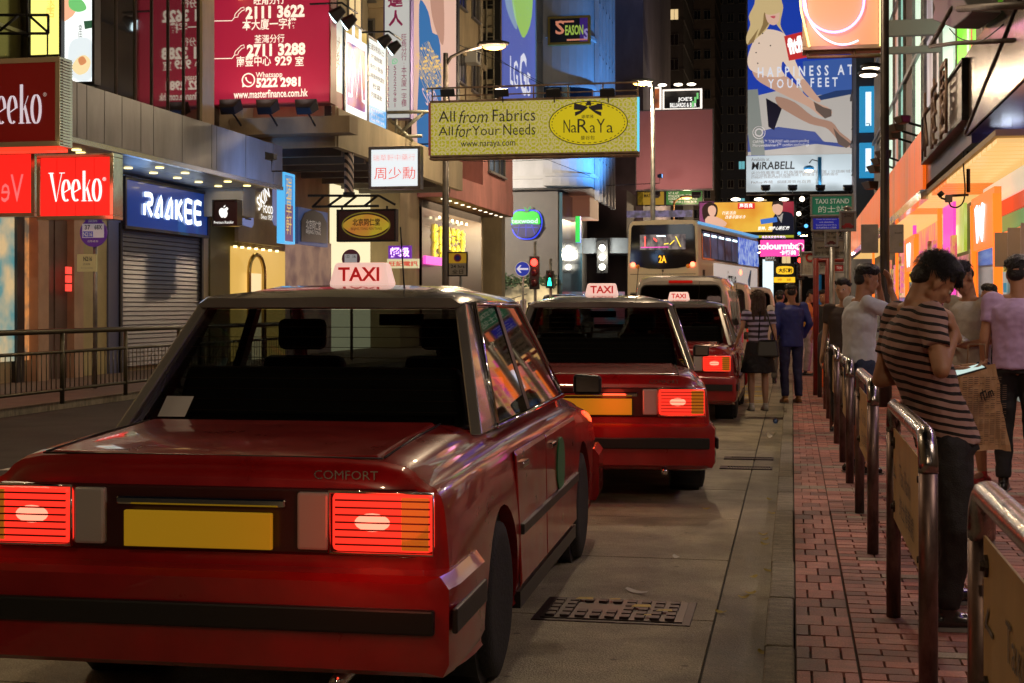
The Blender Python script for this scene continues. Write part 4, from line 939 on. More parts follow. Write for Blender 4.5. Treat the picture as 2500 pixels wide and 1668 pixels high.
mxm = N_.new('ShaderNodeMath'); mxm.operation = 'MAXIMUM'; mix = N_.new('ShaderNodeMix'); mix.data_type = 'RGBA'; mix.inputs[6].default_value = (.34, .32, .004, 1); mix.inputs[7].default_value = (.42, .36, .16, 1)
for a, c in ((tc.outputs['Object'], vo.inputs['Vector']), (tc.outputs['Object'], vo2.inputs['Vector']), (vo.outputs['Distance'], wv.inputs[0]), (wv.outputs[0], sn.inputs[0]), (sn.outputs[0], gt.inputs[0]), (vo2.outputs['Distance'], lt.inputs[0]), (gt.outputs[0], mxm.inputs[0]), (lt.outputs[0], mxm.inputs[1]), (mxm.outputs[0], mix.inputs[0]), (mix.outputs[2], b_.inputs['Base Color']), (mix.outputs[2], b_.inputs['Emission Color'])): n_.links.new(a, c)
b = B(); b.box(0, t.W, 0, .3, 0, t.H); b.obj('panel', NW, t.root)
RST = M('rusty_pipe', (.3, .2, .12), .6, .4, noise=(5, .5))
b = B()
for z in (-.09, -.02): b.box(-.03, t.W + .03, -.05, .35, z - .025, z + .025)
b.box(-.03, t.W + .03, -.03, .33, t.H, t.H + .06); b.obj('frame', RST, t.root, bev=.008)
b = B(); b.box(-.06, 0, -.03, .33, 0, t.H); b.obj('side_frame', M('red_white_edge', (.5, .12, .14), .5), t.root)
b = B(); b.box(t.W, t.W + .05, -.04, .05, 0, t.H); b.obj('side_tube', E('blue_tube', (.1, .55, .8), 1.3), t.root)
b = B()
for k in range(7): b.tube([(t.W * k / 6, .15, t.H), (t.W * k / 6, .15, t.H + .42)], .022, 6)
b.tube([(-.15, .15, t.H + .42), (t.W, .15, t.H + .42)], .025, 6); b.tube([(0, .1, t.H + .2), (t.W, .1, t.H + .2)], .018, 6); b.obj('rail', RST, t.root)
DKI = M('dark_ink', (.02, .022, .03), .5)
def serif_text(s, x0, y0, x1, y1): t.text(s, x0, y0, x1, y1, DKI, bold=.0)
for (s_, x0, x1, ya, yb) in (('All', 1071, 1111, 272, 297), ('from', 1121, 1191, 270, 300), ('Fabrics', 1203, 1307, 268, 295), ('All', 1071, 1106, 310, 331), ('for', 1112, 1151, 305, 335), ('Your', 1153, 1220, 308, 330), ('Needs', 1229, 1307, 304, 329)):
    t.text(s_, x0, ya, x1, yb, DKI, shear=.25 if s_ in ('from', 'for') else 0, bold=-.004)
t.text('www.naraya.com', 1125, 348, 1258, 361, DKI)
c = t.l(1436, 301); rx = (t.l(1532, 301)[0] - c[0]); rz_ = t.l(1436, 248)[1] - c[1]
b = B(); b.poly(oval(c[0], c[1], rx, rz_, 48), -.006); b.obj('oval', M('oval_yellow', (.5, .42, .01), .5, em=(.45, .36, .003), es=.85), t.root, recalc=False)
stroke(t.root, oval(c[0], c[1], rx, rz_, 48), .022, DKI, closed=True, name='oval_ring')
for k in range(40):
    a = k / 40 * 2 * pi; stroke(t.root, [(c[0] + rx * .93 * cos(a + e), c[1] + rz_ * .91 * sin(a + e)) for e in (0, .04, .08)], .018, DKI, name='dash')
for s_, x0, x1, ya in (('N', 1376, 1392, 293), ('a', 1394, 1408, 306), ('R', 1410, 1436, 291), ('a', 1440, 1454, 306), ('Y', 1457, 1477, 291), ('a', 1481, 1497, 306)): t.text(s_, x0, ya, x1, 324, DKI, bold=-.004)
t.text('娜萊雅', 1420, 281, 1449, 289, DKI); t.text('曼谷包', 1418, 332, 1452, 341, DKI)
for sgn in (-1, 1):
    for (q) in ([(1436, 262), (1436 + sgn * 10, 258), (1436 + sgn * 34, 252), (1436 + sgn * 35, 268), (1436 + sgn * 12, 270)], [(1436 + sgn * 4, 266), (1436 + sgn * 18, 270), (1436 + sgn * 32, 274), (1436 + sgn * 32, 284), (1436 + sgn * 20, 278)]):
        t.shape(q, NAVY, y=-.014, name='bow')
    stroke(t.root, [t.l(1436 + sgn * 6 + 4 * cos(a), 262 + 4 * sin(a)) for a in [i * .7 for i in range(9)]], .014, DKI, y=-.018, name='rose')
t.shape([(1430, 258), (1434, 247), (1442, 246), (1444, 257)], NAVY, y=-.016, name='bow')
for k, px in enumerate((1095, 1226, 1352, 1484)):
    p = onY(px, 226, 36.9); floodlight(('first', 'second', 'third', 'fourth')[k] + ' black floodlight from the left on the yellow sign', p, .5, 0, 1.0, None, arm=[(0, .1, -.25)])
lamp('AREA', (-5.5, 35.2, 8.2), (1, .95, .7), 12, 5, (radians(28), 0, 0), .4)
# white lit sign and dark oval sign
t = Board('lightbox_sign', 'white lit box sign with pink Chinese characters below the vertical sign', 'sign', 'Y', 33.5, 902, 360, 1025, 460, .25, E('white_box_face', (.86, .92, .95), .95), MET, .05)
pk_ = M('pink_ink', (.7, .18, .15), .5, em=(.85, .12, .1), es=.8); 
t.text('瑞草軒中藥行', 911, 378, 1014, 392, M('pink_ink2', (.7, .3, .3), .5, em=(.9, .45, .42), es=.8)); t.text('周少勳', 914, 409, 1014, 437, pk_)
t = Board('hanging_sign', 'dark brown hanging sign with gold oval and black calligraphy', 'sign', 'Y', 32.6, 824, 513, 965, 588, .2, M('dark_maroon', (.05, .012, .012), .4), DARK, .02)
c = t.l(894, 550); rx, rz_ = t.W * .42, t.H * .35
b = B(); b.poly([(c[0] + rx * (-1 + 2 * i / 24), c[1] + rz_ * (1 - (-1 + 2 * i / 24) ** 2) ** .8) for i in range(25)] + [(c[0] + rx * (1 - 2 * i / 24), c[1] - rz_ * (1 - (1 - 2 * i / 24) ** 2) ** .8) for i in range(1, 24)], -.006); b.obj('oval', lit_noise('oval_gold', (.5, .14, .03), (.42, .36, .02), .75, .9), t.root, recalc=False)
stroke(t.root, oval(c[0], c[1], rx * .98, rz_ * 1.18, 40), .03, M('olive_scroll', (.2, .16, .02), .5, em=(.2, .16, .02), es=.5), closed=True, name='scroll_border')
t.text('北京同仁堂', 861, 534, 928, 551, INK, bold=.02); t.text('BEIJING TONG REN TANG', 857, 556, 932, 563, INK)
b = B()
for seg in (((752, 478), (925, 478)), ((762, 505), (925, 503)), ((765, 504), (790, 479)), ((800, 504), (835, 479)), ((840, 503), (870, 479)), ((890, 503), (920, 479)), ((835, 505), (835, 515)), ((945, 503), (945, 515)), ((925, 478), (965, 500))): b.tube(pl(seg, 32.7), .03, 6)
tag(b.obj('sign_truss', DARK), 'black lattice truss holding the dark oval sign', 'bracket')
# barber pole like striped post
t = thing('striped_pole', 'spiral striped pole hanging left of the white box sign', 'pole', onX(852, 470, -11.0)); b = B(); b.cone((0, 0, 0), (0, 0, 1.1), .12, n=14); b.obj('cylinder', M('spiral_post', (.5, .3, .2), .4), t)
m = MC['spiral_post']; n_ = m.node_tree; tcx = n_.nodes.new('ShaderNodeTexCoord'); wt = n_.nodes.new('ShaderNodeTexWave'); wt.inputs['Scale'].default_value = 3; wt.bands_direction = 'DIAGONAL'; rr_ = n_.nodes.new('ShaderNodeValToRGB'); rr_.color_ramp.elements[0].position = .4; rr_.color_ramp.elements[1].position = .5; rr_.color_ramp.elements[0].color = (.04, .03, .03, 1); rr_.color_ramp.elements[1].color = (.6, .45, .35, 1)
n_.links.new(tcx.outputs['Object'], wt.inputs[0]); n_.links.new(wt.outputs[0], rr_.inputs[0]); n_.links.new(rr_.outputs[0], n_.nodes['Principled BSDF'].inputs[0])
b = B(); b.cone((0, 0, -.12), (0, 0, 0), .15, n=14); b.cone((0, 0, 1.1), (0, 0, 1.25), .15, n=14); b.obj('cap', DARK, t)
# RAAKEE fascia
t = Board('shop_fascia', 'blue shop fascia with glowing white rounded letters over the roller shutter', 'sign', 'X', -14.0, 305, 432, 508, 556, .15, M('deep_blue_fascia', (.005, .045, .26), .3, em=(.004, .05, .28), es=.35, coat=.5), W_BLACK, .05)
xa_, za_ = t.l(346, 508); 
RK = E('raakee_glow', (.8, .93, 1), 2.2)
def seg_letter(ch, x, z, w_, h_):
    k = {'R': [[(0, 0), (0, .55)], [(0, 1), (.85, 1), (.85, .6), (.35, .55), (.9, 0)]], 'A': [[(0, 0), (.75, 1), (.8, 0)], [(.1, .05), (.5, .05)]], 'K': [[(.1, 0), (.1, 1)], [(.85, 1), (.35, .5), (.9, 0)]], 'E': [[(.95, 1), (.1, 1), (.1, 0), (.95, 0)], [(.1, .5), (.9, .5)]]}[ch]
    for pts in k:
        p3 = cat_rom([(x + a * w_, z + c_ * h_) for a, c_ in pts], 3, False); stroke(t.root, p3, w_ * .27, RK, y=-.03)
zl = t.H * .3; hl = t.H * .42; xs = t.W * .2; wl_ = t.W * .108
for k, ch in enumerate('RAAKEE'): seg_letter(ch, xs + k * wl_ * 1.12, zl, wl_ * .85, hl)
lamp('POINT', (-13.4, 27.6, 3.9), (.3, .55, 1), 6, .3)
p = Vector((-10.9, 28.8, 4.6))
floodlight('blue floodlight on an outrigger in front of the grey canopy fascia', p, 0, -pi / 2, .8, E('blue_lens', 0), arm=[(0, 0, -.3), (0, 1.1, -.3)])  # added fixture for the blue wash on the canopy, real source unseen
lamp('SPOT', (-10.3, 30.2, 4.0), (.12, .35, 1), 160, .1, tuple(Vector((-1.4, .2, .7)).to_track_quat('-Z', 'Y').to_euler()), spot=120)  # added blue spot that tints the fascia
# small black fruit-logo box
t = Board('box_sign', 'small black box sign with white fruit logo between blue and tan fascias', 'sign', 'Y', 28.6, 521, 490, 578, 550, .25, M('black_sign', 0), W_BLACK, .015)
t.shape([(549.5, 509), (555, 506), (557.5, 511), (554.5, 515), (556, 523), (552, 531), (548.5, 532), (545.5, 530.5), (542, 532), (537, 526), (535, 517), (537, 511), (542, 508), (547, 510)], WHT, n=3, name='fruit_logo'); t.shape([(546, 507), (547, 503), (551, 501), (550, 505)], WHT, name='fruit_logo')
t.text('Premium Reseller', 523, 540, 571, 546, WHT)
# tan fascia lettering
t = Board('shop_fascia', 'tan fascia with slanted white letters between two pale blue plaques', 'sign', 'X', -13.85, 582, 458, 692, 590, .1, M('tan_plaster', 0), None, 0)
plq = M('pale_blue_plaque', (.25, .3, .55), .5, em=(.25, .3, .6), es=.45)
for (a, c_) in ((587, 615), (664, 690)):
    t.shape([(a, 452), (c_, 458), (c_, 548), (c_ - 4, 556), (a + 4, 550), (a, 540)], plq, y=-.05, th=.04, name='plaque')
for k in range(7): t.rel('▬▬▬▬', .16, .95 - k * .085, .13, .03, INK, y=-.056)
t.rel('SINCE\nFOOD', .87, .62, .12, .2, INK, y=-.056)
t.text('SKIN', 623, 462, 655, 497, WHT, rotz=.5, y=-.04, bold=.02); t.text('FOOD', 640, 500, 663, 520, WHT, y=-.04, bold=.02); t.text('Since 1957', 634, 522, 663, 534, WHT, y=-.04)
t = Board('narrow_sign', 'narrow blue-to-maroon vertical sign with three herbal shop characters', 'sign', 'X', -12.6, 692, 422, 717, 592, .15, E('blue_red_face', (.2, .1, .22), .7), E('cyan_edge', (.1, .5, .9), 1), .04)
t.rect(0.05, .55, .95, .97, E('aqua_face', (.08, .35, .75), .8)); t.text('瑞\n草\n軒', 698, 432, 711, 572, E('gold_print', 0))
t = Board('arched_sign', 'black arched sign with silver Chinese name above a half shutter', 'sign', 'X', -13.6, 728, 505, 800, 595, .15, M('blue_marble', (.06, .1, .22), .4, noise=(3, .5), em=(.05, .09, .25), es=.4), None, 0)
t.shape([(733, 590), (733, 540), (742, 520), (762, 512), (784, 522), (796, 545), (796, 595)], M('black_sign', 0), y=-.03, th=.02, n=0, name='arch_panel')
t.text('北京同仁堂', 744, 535, 780, 558, WHS, y=-.04); t.text('BEIJING TONG', 744, 560, 780, 572, WHS, y=-.04)
# neon words behind the traffic
t = Board('neon_sign', 'vertical yellow neon characters for phone cards among the shops', 'sign', 'Y', 41.0, 900, 650, 918, 694, .08, W_BLACK, None, 0); t.text('電\n話\n卡', 902, 653, 916, 692, E('yellow_neon', (1, .7, .05), 2), bold=.02)
t = Board('neon_sign', 'purple neon shop sign left of the pink building', 'sign', 'Y', 43.0, 948, 600, 1004, 632, .1, M('violet_back', (.1, .02, .25), em=(.2, .03, .5), es=.6), None, 0); t.text('超級', 952, 604, 1000, 628, E('violet_neon', (.8, .5, 1), 2.2), bold=.03)
t = Board('shop_sign', 'cream shop sign with red phone-shop characters', 'sign', 'Y', 42.0, 945, 632, 1022, 655, .1, E('cream_sign', (.8, .7, .4), .8), None, 0); t.text('旺記電訊', 950, 638, 1020, 650, M('red_ink', (.6, .03, .02), em=(.8, .03, .02), es=.5), bold=.02)
t = Board('neon_strip', 'magenta lit strip sign under the brown shop columns', 'sign', 'X', -12.9, 1040, 624, 1085, 644, .1, E('magenta_face', (1, .1, .6), 1.2), None, 0)
# green apple sign and SHOP letters
Yt = 81.9
t = Board('apple_sign', 'round sign of a green apple with blue halo on the dark corner wall', 'sign', 'Y', Yt, 1248, 500, 1322, 584, .05, None, None, 0)
t.shape([(1254, 528), (1262, 518), (1278, 517), (1288, 520), (1300, 516), (1315, 522), (1319, 535), (1318, 548), (1286, 546), (1252, 548)], E('apple_green', (.02, .6, .03), 1.0), y=-.25, th=.12, n=3, name='apple_top')
t.shape([(1253, 549), (1319, 549), (1316, 562), (1306, 576), (1288, 581), (1268, 577), (1256, 564)], M('apple_net', (.02, .02, .1), .4), y=-.25, th=.12, n=3, name='apple_base')
t.shape([(1284, 517), (1281, 506), (1286, 508), (1289, 513), (1296, 504), (1298, 508), (1291, 517)], E('stem_green', (.02, .3, .08), .8), y=-.24, th=.05, name='leaf')
halo = E('blue_halo', (.05, .08, 1), 1.2); q = [t.l(*p_) for p_ in cat_rom([(1251, 530), (1262, 515), (1286, 514), (1312, 516), (1323, 535), (1320, 560), (1306, 579), (1288, 584), (1266, 580), (1252, 562)], 4)]
stroke(t.root, q, .07, halo, y=-.04, closed=True, name='halo_tube')
t.text('texwood', 1251, 535, 1315, 546, E('silver_letter', (.6, .75, .7), .9), y=-.3, bold=.03)
for seg in (((1256, 556), (1316, 556)), ((1286, 549), (1286, 578)), ((1270, 550), (1266, 575)), ((1300, 550), (1308, 573))): stroke(t.root, [t.l(*p_) for p_ in seg], .05, E('net_blue', (.05, .06, .5), .7), y=-.27, name='net_line')
lamp('POINT', onY(1286, 545, Yt - .8), (.1, .15, 1), 14, .3)
t = Board('shop_letters', 'green SHOP letters above the lit ground floor of the dark corner', 'sign', 'Y', Yt, 1158, 659, 1234, 675, .05, None, None, 0); t.text('SHOP', 1158, 660, 1231, 674, E('dim_green_letter', (.05, .35, .03), .8), y=-.1, bold=.05, ext=.05)
b = B(); x0q = onY(1165, 0, Yt).x; x1q = onY(1360, 0, Yt).x; b.box(x0q, x1q, Yt - .05, Yt - .02, .2, 3.1); b.obj('shopfront', lit_noise('glowing_shop', (.9, .68, .35), (.12, .1, .06), .8, .8), ct)
b = B(); rr2 = random.Random(4)
for k in range(700):
    c_ = Vector((rr2.uniform(x0q, x1q), Yt - .3 + rr2.uniform(-.3, .2), 2.9 + rr2.gauss(0, .16))); a = rr2.uniform(.05, .12)
    b.quad(c_ + Vector((-a, 0, 0)), c_ + Vector((0, rr2.uniform(-a, a), -a * .6)), c_ + Vector((a, 0, 0)), c_ + Vector((0, 0, a * .6)))
tag(b.obj('garland', M('garland_leaf', (.03, .06, .02), .7), recalc=False), 'leafy green garland over the glowing corner shopfront', 'garland', kind='stuff')
# small green tube sign on the side wall and lit lamp cluster
t = Board('blade_sign', 'slim blade sign glowing green and blue on the narrow side street wall', 'sign', 'Y', 84, 1405, 528, 1416, 592, .4, E('blade_green', (.05, .7, .1), 1.2), None, 0, side=E('blade_blue', (.05, .1, 1), 1.5))
b = B(); b.box(*sorted((onY(1380, 0, 86).x, onY(1440, 0, 86).x)), 86, 90, 6.9, 9); b.obj('orange_hoarding', M('hoarding', (.35, .14, .07), .6, em=(.4, .15, .08), es=.25), nb)
b = B(); b.box(*sorted((onY(1395, 0, 92).x, onY(1545, 0, 92).x)), 92, 97, 4.9, 5.9); tag(b.obj('footbridge_canopy', M('grey_canopy', (.17, .2, .24), .6, noise=(1, .3))), 'grey concrete canopy in the narrow street left of the bus', 'canopy')
b = B(); b.box(*sorted((onY(1400, 0, 98).x, onY(1530, 0, 98).x)), 98, 104, -.1, 9.5); b.obj('side_wall', W_DARK, nb)
b = B(); xq = onY(1468, 0, 91).x
b.box(onY(1400, 0, 91.9).x, onY(1525, 0, 91.9).x, 91.9, 91.95, .3, 2.4); b.obj('shopfront', lit_noise('side_shop', (.5, .12, .15), (.1, .3, .4), .6, 1.2), nb)
t = thing('floodlight_cluster', 'three blinding white floodlights stacked in the narrow street', 'floodlight', (xq, 91.5, 4.0))
for k in range(3):
    b = B(); b.ball((0, -.1, .0 + k * .62), .2, (1, .6, 1), 12); b.obj('lens', E('blinding_white', (1, .96, .8), 9), t)
b = B(); b.box(-.35, .35, 0, .15, -.4, 1.7); b.obj('housing', DARK, t)
lamp('POINT', (xq, 90.6, 4.8), (1, .93, .75), 350, .3)
# signs round the bus
t = Board('blank_billboard', 'blank dusty pink billboard behind the tall lamp post', 'billboard', 'Y', 96, 1552, 268, 1741, 464, .5, M('pink_board', (.52, .25, .27), .7, noise=(.25, .12)), MET, .05)
p = onY(1640, 490, 93); lamp('SPOT', (p.x, 90, 8.0), (1, .55, .45), 900, .3, tuple(Vector((0, 6, 4)).to_track_quat('-Z', 'Y').to_euler()), spot=100)
for k, px in enumerate((1600, 1700)):
    q = onY(px, 478, 94.5); floodlight(('left', 'right')[k] + ' floodlight under the blank pink billboard', q, -.6, pi, 1.6, E('flood_lens', 0), arm=[(0, -.8, .1), (0, -1.2, .3)])
t = Board('bar_sign', 'black billiards bar sign with white script and green bottles', 'sign', 'Y', 110, 1618, 218, 1713, 268, .4, M('black_sign', 0), E('white_edge', (1, .9, .8), 1.2), .12)
t.text("JOE'S", 1655, 238, 1690, 249, WHT, bold=.02); t.text('BILLIARDS & BAR', 1636, 252, 1700, 261, WHT, bold=.02)
for k in range(3): t.rect(.75 + k * .06, .1 + .2 * k, .8 + k * .06, .4 + .2 * k, E('leaf_green', 0), y=-.03)
t = Board('bar_sign', 'dark round-emblem bar sign with orange glow left of the lamp post', 'sign', 'Y', 110, 1562, 214, 1613, 268, .4, lit_noise('ember_face', (.03, .015, .02), (.8, .2, .04), .8, .5), E('white_edge', 0), .1)
c = t.l(1583, 238); stroke(t.root, oval(c[0], c[1], .42, .42, 24), .06, WHT, closed=True, y=-.03); t.text('80', 1576, 228, 1590, 246, WHT, y=-.03, bold=.02)
for k, (px, py) in enumerate(((1580, 209), (1617, 208), (1656, 207), (1688, 206))):
    q = onY(px, py, 108); b = B(); b.ball(q, .28, (1.2, 1, .35), 12); tag(b.obj('spot_lamp', E('hot_white', (1, .85, .65), 6)), ('first', 'second', 'third', 'fourth')[k] + ' small hot lamp from the left above the bar signs', 'lamp')
t = Board('hoarding', 'yellow hoarding reading MATCHES under the blank pink billboard', 'sign', 'Y', 104, 1555, 467, 1623, 502, .3, E('ochre_face', (.4, .24, .02), .6), DARK, .05); t.text('MATCHES', 1572, 474, 1607, 482, INK, bold=.03); t.text('SOCCER', 1572, 466, 1605, 472, INK, bold=.03)
t = Board('hoarding', 'green hoarding with white opening hours text', 'sign', 'Y', 104, 1625, 465, 1716, 501, .3, E('grass_face', (.025, .17, .03), .7), DARK, .05); t.text('6/F & 6/F,', 1632, 469, 1658, 475, WHS); t.text('MONG KOK CITY CENTRE.', 1632, 476, 1692, 482, WHS); t.text('BUSINESS HOUR | 11:00 - 05:00', 1632, 484, 1702, 489, WHS); t.text('TEL: 2155 | 3188 3618', 1634, 491, 1700, 496, WHS)
t = Board('shop_band', 'dim violet sign band just above the bus roof', 'sign', 'Y', 90, 1530, 514, 1690, 530, .3, lit_noise('violet_band', (.25, .2, .35), (.12, .1, .12), .6, 3), None, 0)
b = B(); x0q, x1q = onY(1555, 0, 112).x, onY(1720, 0, 112).x; b.box(x0q, x1q, 112, 118, -.1, 8.2); tag(b.obj('shop_block', lit_noise('mixed_shop_lights', (.05, .05, .06), (.35, .45, .45), .5, .6)), 'block of dim mixed shop lights behind the bus', 'building')
t = Board('billboard', 'orange medicine billboard with a woman at left and a suited man at right', 'billboard', 'Y', 100, 1706, 492, 1942, 583, .5, lit_noise('orange_ad', (.75, .28, .02), (.95, .55, .06), .85, .35), DARK, .05)
t.shape([(1706, 492), (1745, 492), (1730, 540), (1712, 583), (1706, 583)], E('plum_face', (.25, .03, .16), .7)); t.shape([(1890, 492), (1942, 492), (1942, 583), (1900, 583), (1895, 540)], E('crimson_ad', (.4, .02, .05), .7))
t.shape([(1716, 530), (1714, 510), (1722, 498), (1737, 495), (1750, 502), (1752, 518), (1745, 532), (1722, 540)], M('hair_print', (.03, .015, .01), em=(.03, .015, .01), es=.5), y=-.012, n=3); t.shape([(1730, 506), (1740, 502), (1748, 510), (1746, 524), (1737, 530), (1729, 518)], E('face_print', (.85, .5, .35), .85), y=-.018, n=3)
t.shape([(1728, 528), (1750, 530), (1775, 545), (1760, 556), (1722, 545)], E('face_print', 0), y=-.016, n=2)
t.shape([(1886, 560), (1888, 530), (1900, 518), (1925, 518), (1938, 530), (1938, 570), (1890, 570)], M('suit_print', (.01, .012, .03), em=(.01, .012, .03), es=.5), y=-.012, n=2); t.shape([(1887, 500), (1896, 493), (1908, 497), (1911, 512), (1903, 525), (1892, 522), (1886, 512)], E('face_print', 0), y=-.02, n=3); t.shape([(1884, 506), (1886, 493), (1900, 489), (1912, 495), (1911, 503), (1900, 498), (1888, 500)], MC['hair_print'], y=-.024)
t.shape([(1895, 524), (1902, 530), (1912, 520), (1908, 545)], WHS, y=-.018)
t.shape([(1856, 536), (1896, 530), (1898, 542), (1858, 548)], E('box_blue', (.05, .2, .7), .8), y=-.026)
t.shape([(1801, 496), (1843, 496), (1843, 510), (1801, 511)], E('badge_red', (.8, .02, .02), .9), y=-.012); t.text('馬百良', 1805, 497, 1838, 507, WHT, y=-.02, bold=.03)
t.text('行氣活血', 1763, 516, 1797, 524, WHT, rotz=.02, y=-.014, shear=.3); t.text('改善手腳冰冷', 1770, 526, 1820, 534, WHT, y=-.014, shear=.3); t.rect(.3, 0, 1, .18, INK, y=-.01); t.text('安神，維持心臟健康', 1850, 553, 1928, 562, WHT, y=-.03, shear=.25, bold=.02)
t.rect(.28, .0, 1, .085, E('lime_band', (.5, .5, .03), .8), y=-.016); t.text('馬百良安宮牛黃丸', 1860, 576, 1918, 582, E('violet_neon', 0), y=-.03)
for k, px in enumerate((1796, 1853, 1914)): q = onY(px, 487, 98.8); b = B(); b.ball(q, .22, (1.5, 1, .5), 10); tag(b.obj('spot_lamp', E('hot_white', 0)), ('left', 'middle', 'right')[k] + ' white lamp on the top edge of the orange billboard', 'lamp')
t = Board('shop_sign', 'hot pink lit sign with rounded white letters right of the bus', 'sign', 'Y', 84, 1856, 586, 1963, 626, .3, E('hot_pink_face', (1, .06, .38), 1.15), None, 0)
t.text('colourmix', 1848, 593, 1948, 609, WHT, bold=.04); t.text('卡萊美', 1904, 611, 1944, 623, WHT, bold=.04); phone_mark(t, 1954, 602, 8, WHT)
t = Board('shop_sign', 'small dark sign reading EASY under the pink sign', 'sign', 'Y', 82, 1868, 626, 1896, 638, .2, M('sign_brown', (.08, .04, .05)), None, 0); t.text('EASY', 1869, 627, 1893, 633, WHS, bold=.03); t.text('60421618', 1869, 634, 1894, 637, WHS)
t = Board('shop_sign', 'yellow and black pawnshop-style sign right of the bus', 'sign', 'Y', 80, 1889, 643, 1941, 690, .3, INK, None, 0); yel = E('amber_face', (1, .55, .02), 1.1)
t.shape([(1895, 660), (1900, 651), (1932, 651), (1937, 660), (1932, 669), (1900, 669)], yel, y=-.012, n=3); t.text('大興利', 1900, 655, 1934, 666, INK, y=-.02, bold=.05); t.rect(0, 0, 1, .28, yel, y=-.012); t.text('押 · 錶', 1898, 680, 1932, 687, M('ochre_print', (.5, .3, .05)), y=-.02)
b = B(); b.box(*sorted((onY(1862, 0, 85).x, onY(1888, 0, 85).x)), 85, 85.2, .5, 4.2); tag(b.obj('lit_shop_sign', E('ice_panel', (.7, .9, .95), 1.2)), 'pale blue lit shop panel just right of the bus front', 'sign')
# sandal billboard
SY = 100.0
t = Board('billboard', 'giant billboard of a seated blonde woman in sandals against blue sky', 'billboard', 'Y', SY, 1822, -230, 2110, 467, .6, E('deep_blue_sky', (.012, .05, .42), .8), MET, .1)
t.shape([(1822, 240), (1990, 200), (2110, 180), (2110, 380), (1822, 380)], E('pale_dune', (.52, .48, .44), .75), y=-.01)
t.shape([(1960, 150), (2110, 140), (2110, 226), (2000, 232), (1960, 240)], E('haze_blue', (.05, .12, .4), .75), y=-.014)
t.shape([(1990, 237), (2040, 222), (2110, 216), (2110, 224), (2000, 246)], E('hill_blue', (.02, .05, .16), .7), y=-.016)
t.shape([(1822, 330), (1900, 310), (1990, 322), (2010, 345), (2060, 360), (2080, 352), (1990, 352), (1880, 366), (1822, 372)], E('shade_blue', (.07, .1, .32), .7), y=-.018)
t.shape([(1822, 220), (1850, 218), (1868, 380), (1834, 380), (1822, 300)], E('steel_print', (.3, .33, .3), .6), y=-.02)
t.shape([(1870, 240), (1910, 262), (1890, 318), (1876, 310)], NAVY, y=-.022)
skn = E('skin_print', (.6, .36, .26), .8); skd = E('skin_print_dark', (.42, .24, .17), .75)
t.shape([(1838, 170), (1880, 168), (1925, 190), (1965, 232), (1990, 250), (2020, 262), (2032, 275), (2020, 288), (2000, 282), (1975, 262), (1930, 240), (1880, 215), (1848, 195)], skn, y=-.03, n=3)
t.shape([(1895, 236), (1940, 250), (1985, 285), (2030, 298), (2050, 322), (2078, 345), (2076, 358), (2058, 358), (2035, 330), (2015, 312), (1975, 302), (1925, 275), (1900, 258)], skd, y=-.028, n=3)
t.shape([(1986, 248), (2010, 262), (2030, 268), (2030, 284), (2014, 290), (1992, 270)], E('sandal_print', (.16, .11, .09), .6), y=-.034); t.shape([(2034, 312), (2050, 330), (2078, 352), (2066, 362), (2046, 352)], E('sandal_print', 0), y=-.034)
blouse = E('blouse_print', (.78, .6, .47), .85)
t.shape([(1828, 130), (1850, 80), (1868, 72), (1900, 76), (1922, 92), (1942, 150), (1958, 185), (1966, 198), (1952, 204), (1930, 180), (1912, 150), (1908, 170), (1915, 186), (1880, 188), (1840, 176), (1826, 160)], blouse, y=-.036, n=3)
t.shape([(1954, 198), (1966, 196), (1990, 228), (2004, 246), (1996, 250), (1974, 236), (1958, 218)], skn, y=-.038, n=3)
hair = E('blonde_print', (.62, .46, .22), .85); hair2 = E('blonde_dark', (.28, .18, .07), .8)
t.shape([(1846, -20), (1875, -60), (1905, -50), (1908, 0), (1912, 20), (1905, 60), (1916, 84), (1900, 66), (1886, 50), (1872, 72), (1850, 92), (1826, 110), (1822, 90), (1832, 60), (1828, 40), (1842, 10)], hair, y=-.04, n=3)
t.shape([(1866, 30), (1878, 28), (1876, 60), (1850, 90), (1862, 60)], hair2, y=-.043, n=3); t.shape([(1830, 100), (1852, 70), (1840, 104), (1824, 112)], hair2, y=-.043)
t.shape([(1870, 28), (1900, 25), (1902, 50), (1890, 62), (1874, 54)], E('face_print2', (.72, .46, .34), .85), y=-.046, n=3); t.shape([(1880, 41), (1893, 39), (1890, 46)], E('lip_print', (.6, .1, .12), .8), y=-.05, n=2)
t.shape([(1866, 22), (1902, 14), (1912, 22), (1896, 34), (1872, 36)], hair, y=-.052, n=3)
for (px, py) in ((1862, 82), (1853, 106), (1881, 112), (1846, 129), (1850, 155)): b = B(); q = t.l(px, py); b.poly(oval(q[0], q[1], .05, .05, 8), -.05); b.obj('button', INK, t.root, recalc=False)
t.shape([(1914, 89), (1975, 74), (2000, 135), (1926, 149)], E('tag_red', (.6, .03, .03), .8), y=-.055); t.text('fitflop', 1924, 88, 1990, 138, WHT, rotz=.2, y=-.06, bold=.05)
t.text('HAPPINESS AT', 1850, 165, 2083, 183, E('soft_white', (.7, .72, .8), .9), y=-.06, bold=.02, sp=1.7); t.text('YOUR FEET', 1875, 194, 2045, 212, E('soft_white', 0), y=-.06, bold=.02, sp=1.7)
stroke(t.root, oval(*t.l(1853, 324), .42, .42, 24), .05, WHS, closed=True, y=-.05); stroke(t.root, oval(*t.l(1853, 324), .25, .25, 24), .1, WHS, closed=True, y=-.05)
t.text('CARMEL™ TOE-POST with patent-pending', 1838, 343, 1975, 349, WHS, y=-.05); t.text('Microwobbleboard™ comfort technology', 1838, 352, 1975, 358, WHS, y=-.05)
t.rect(0, 0, 1, .127, E('billboard_white', (.6, .7, .74), .6), y=-.06)
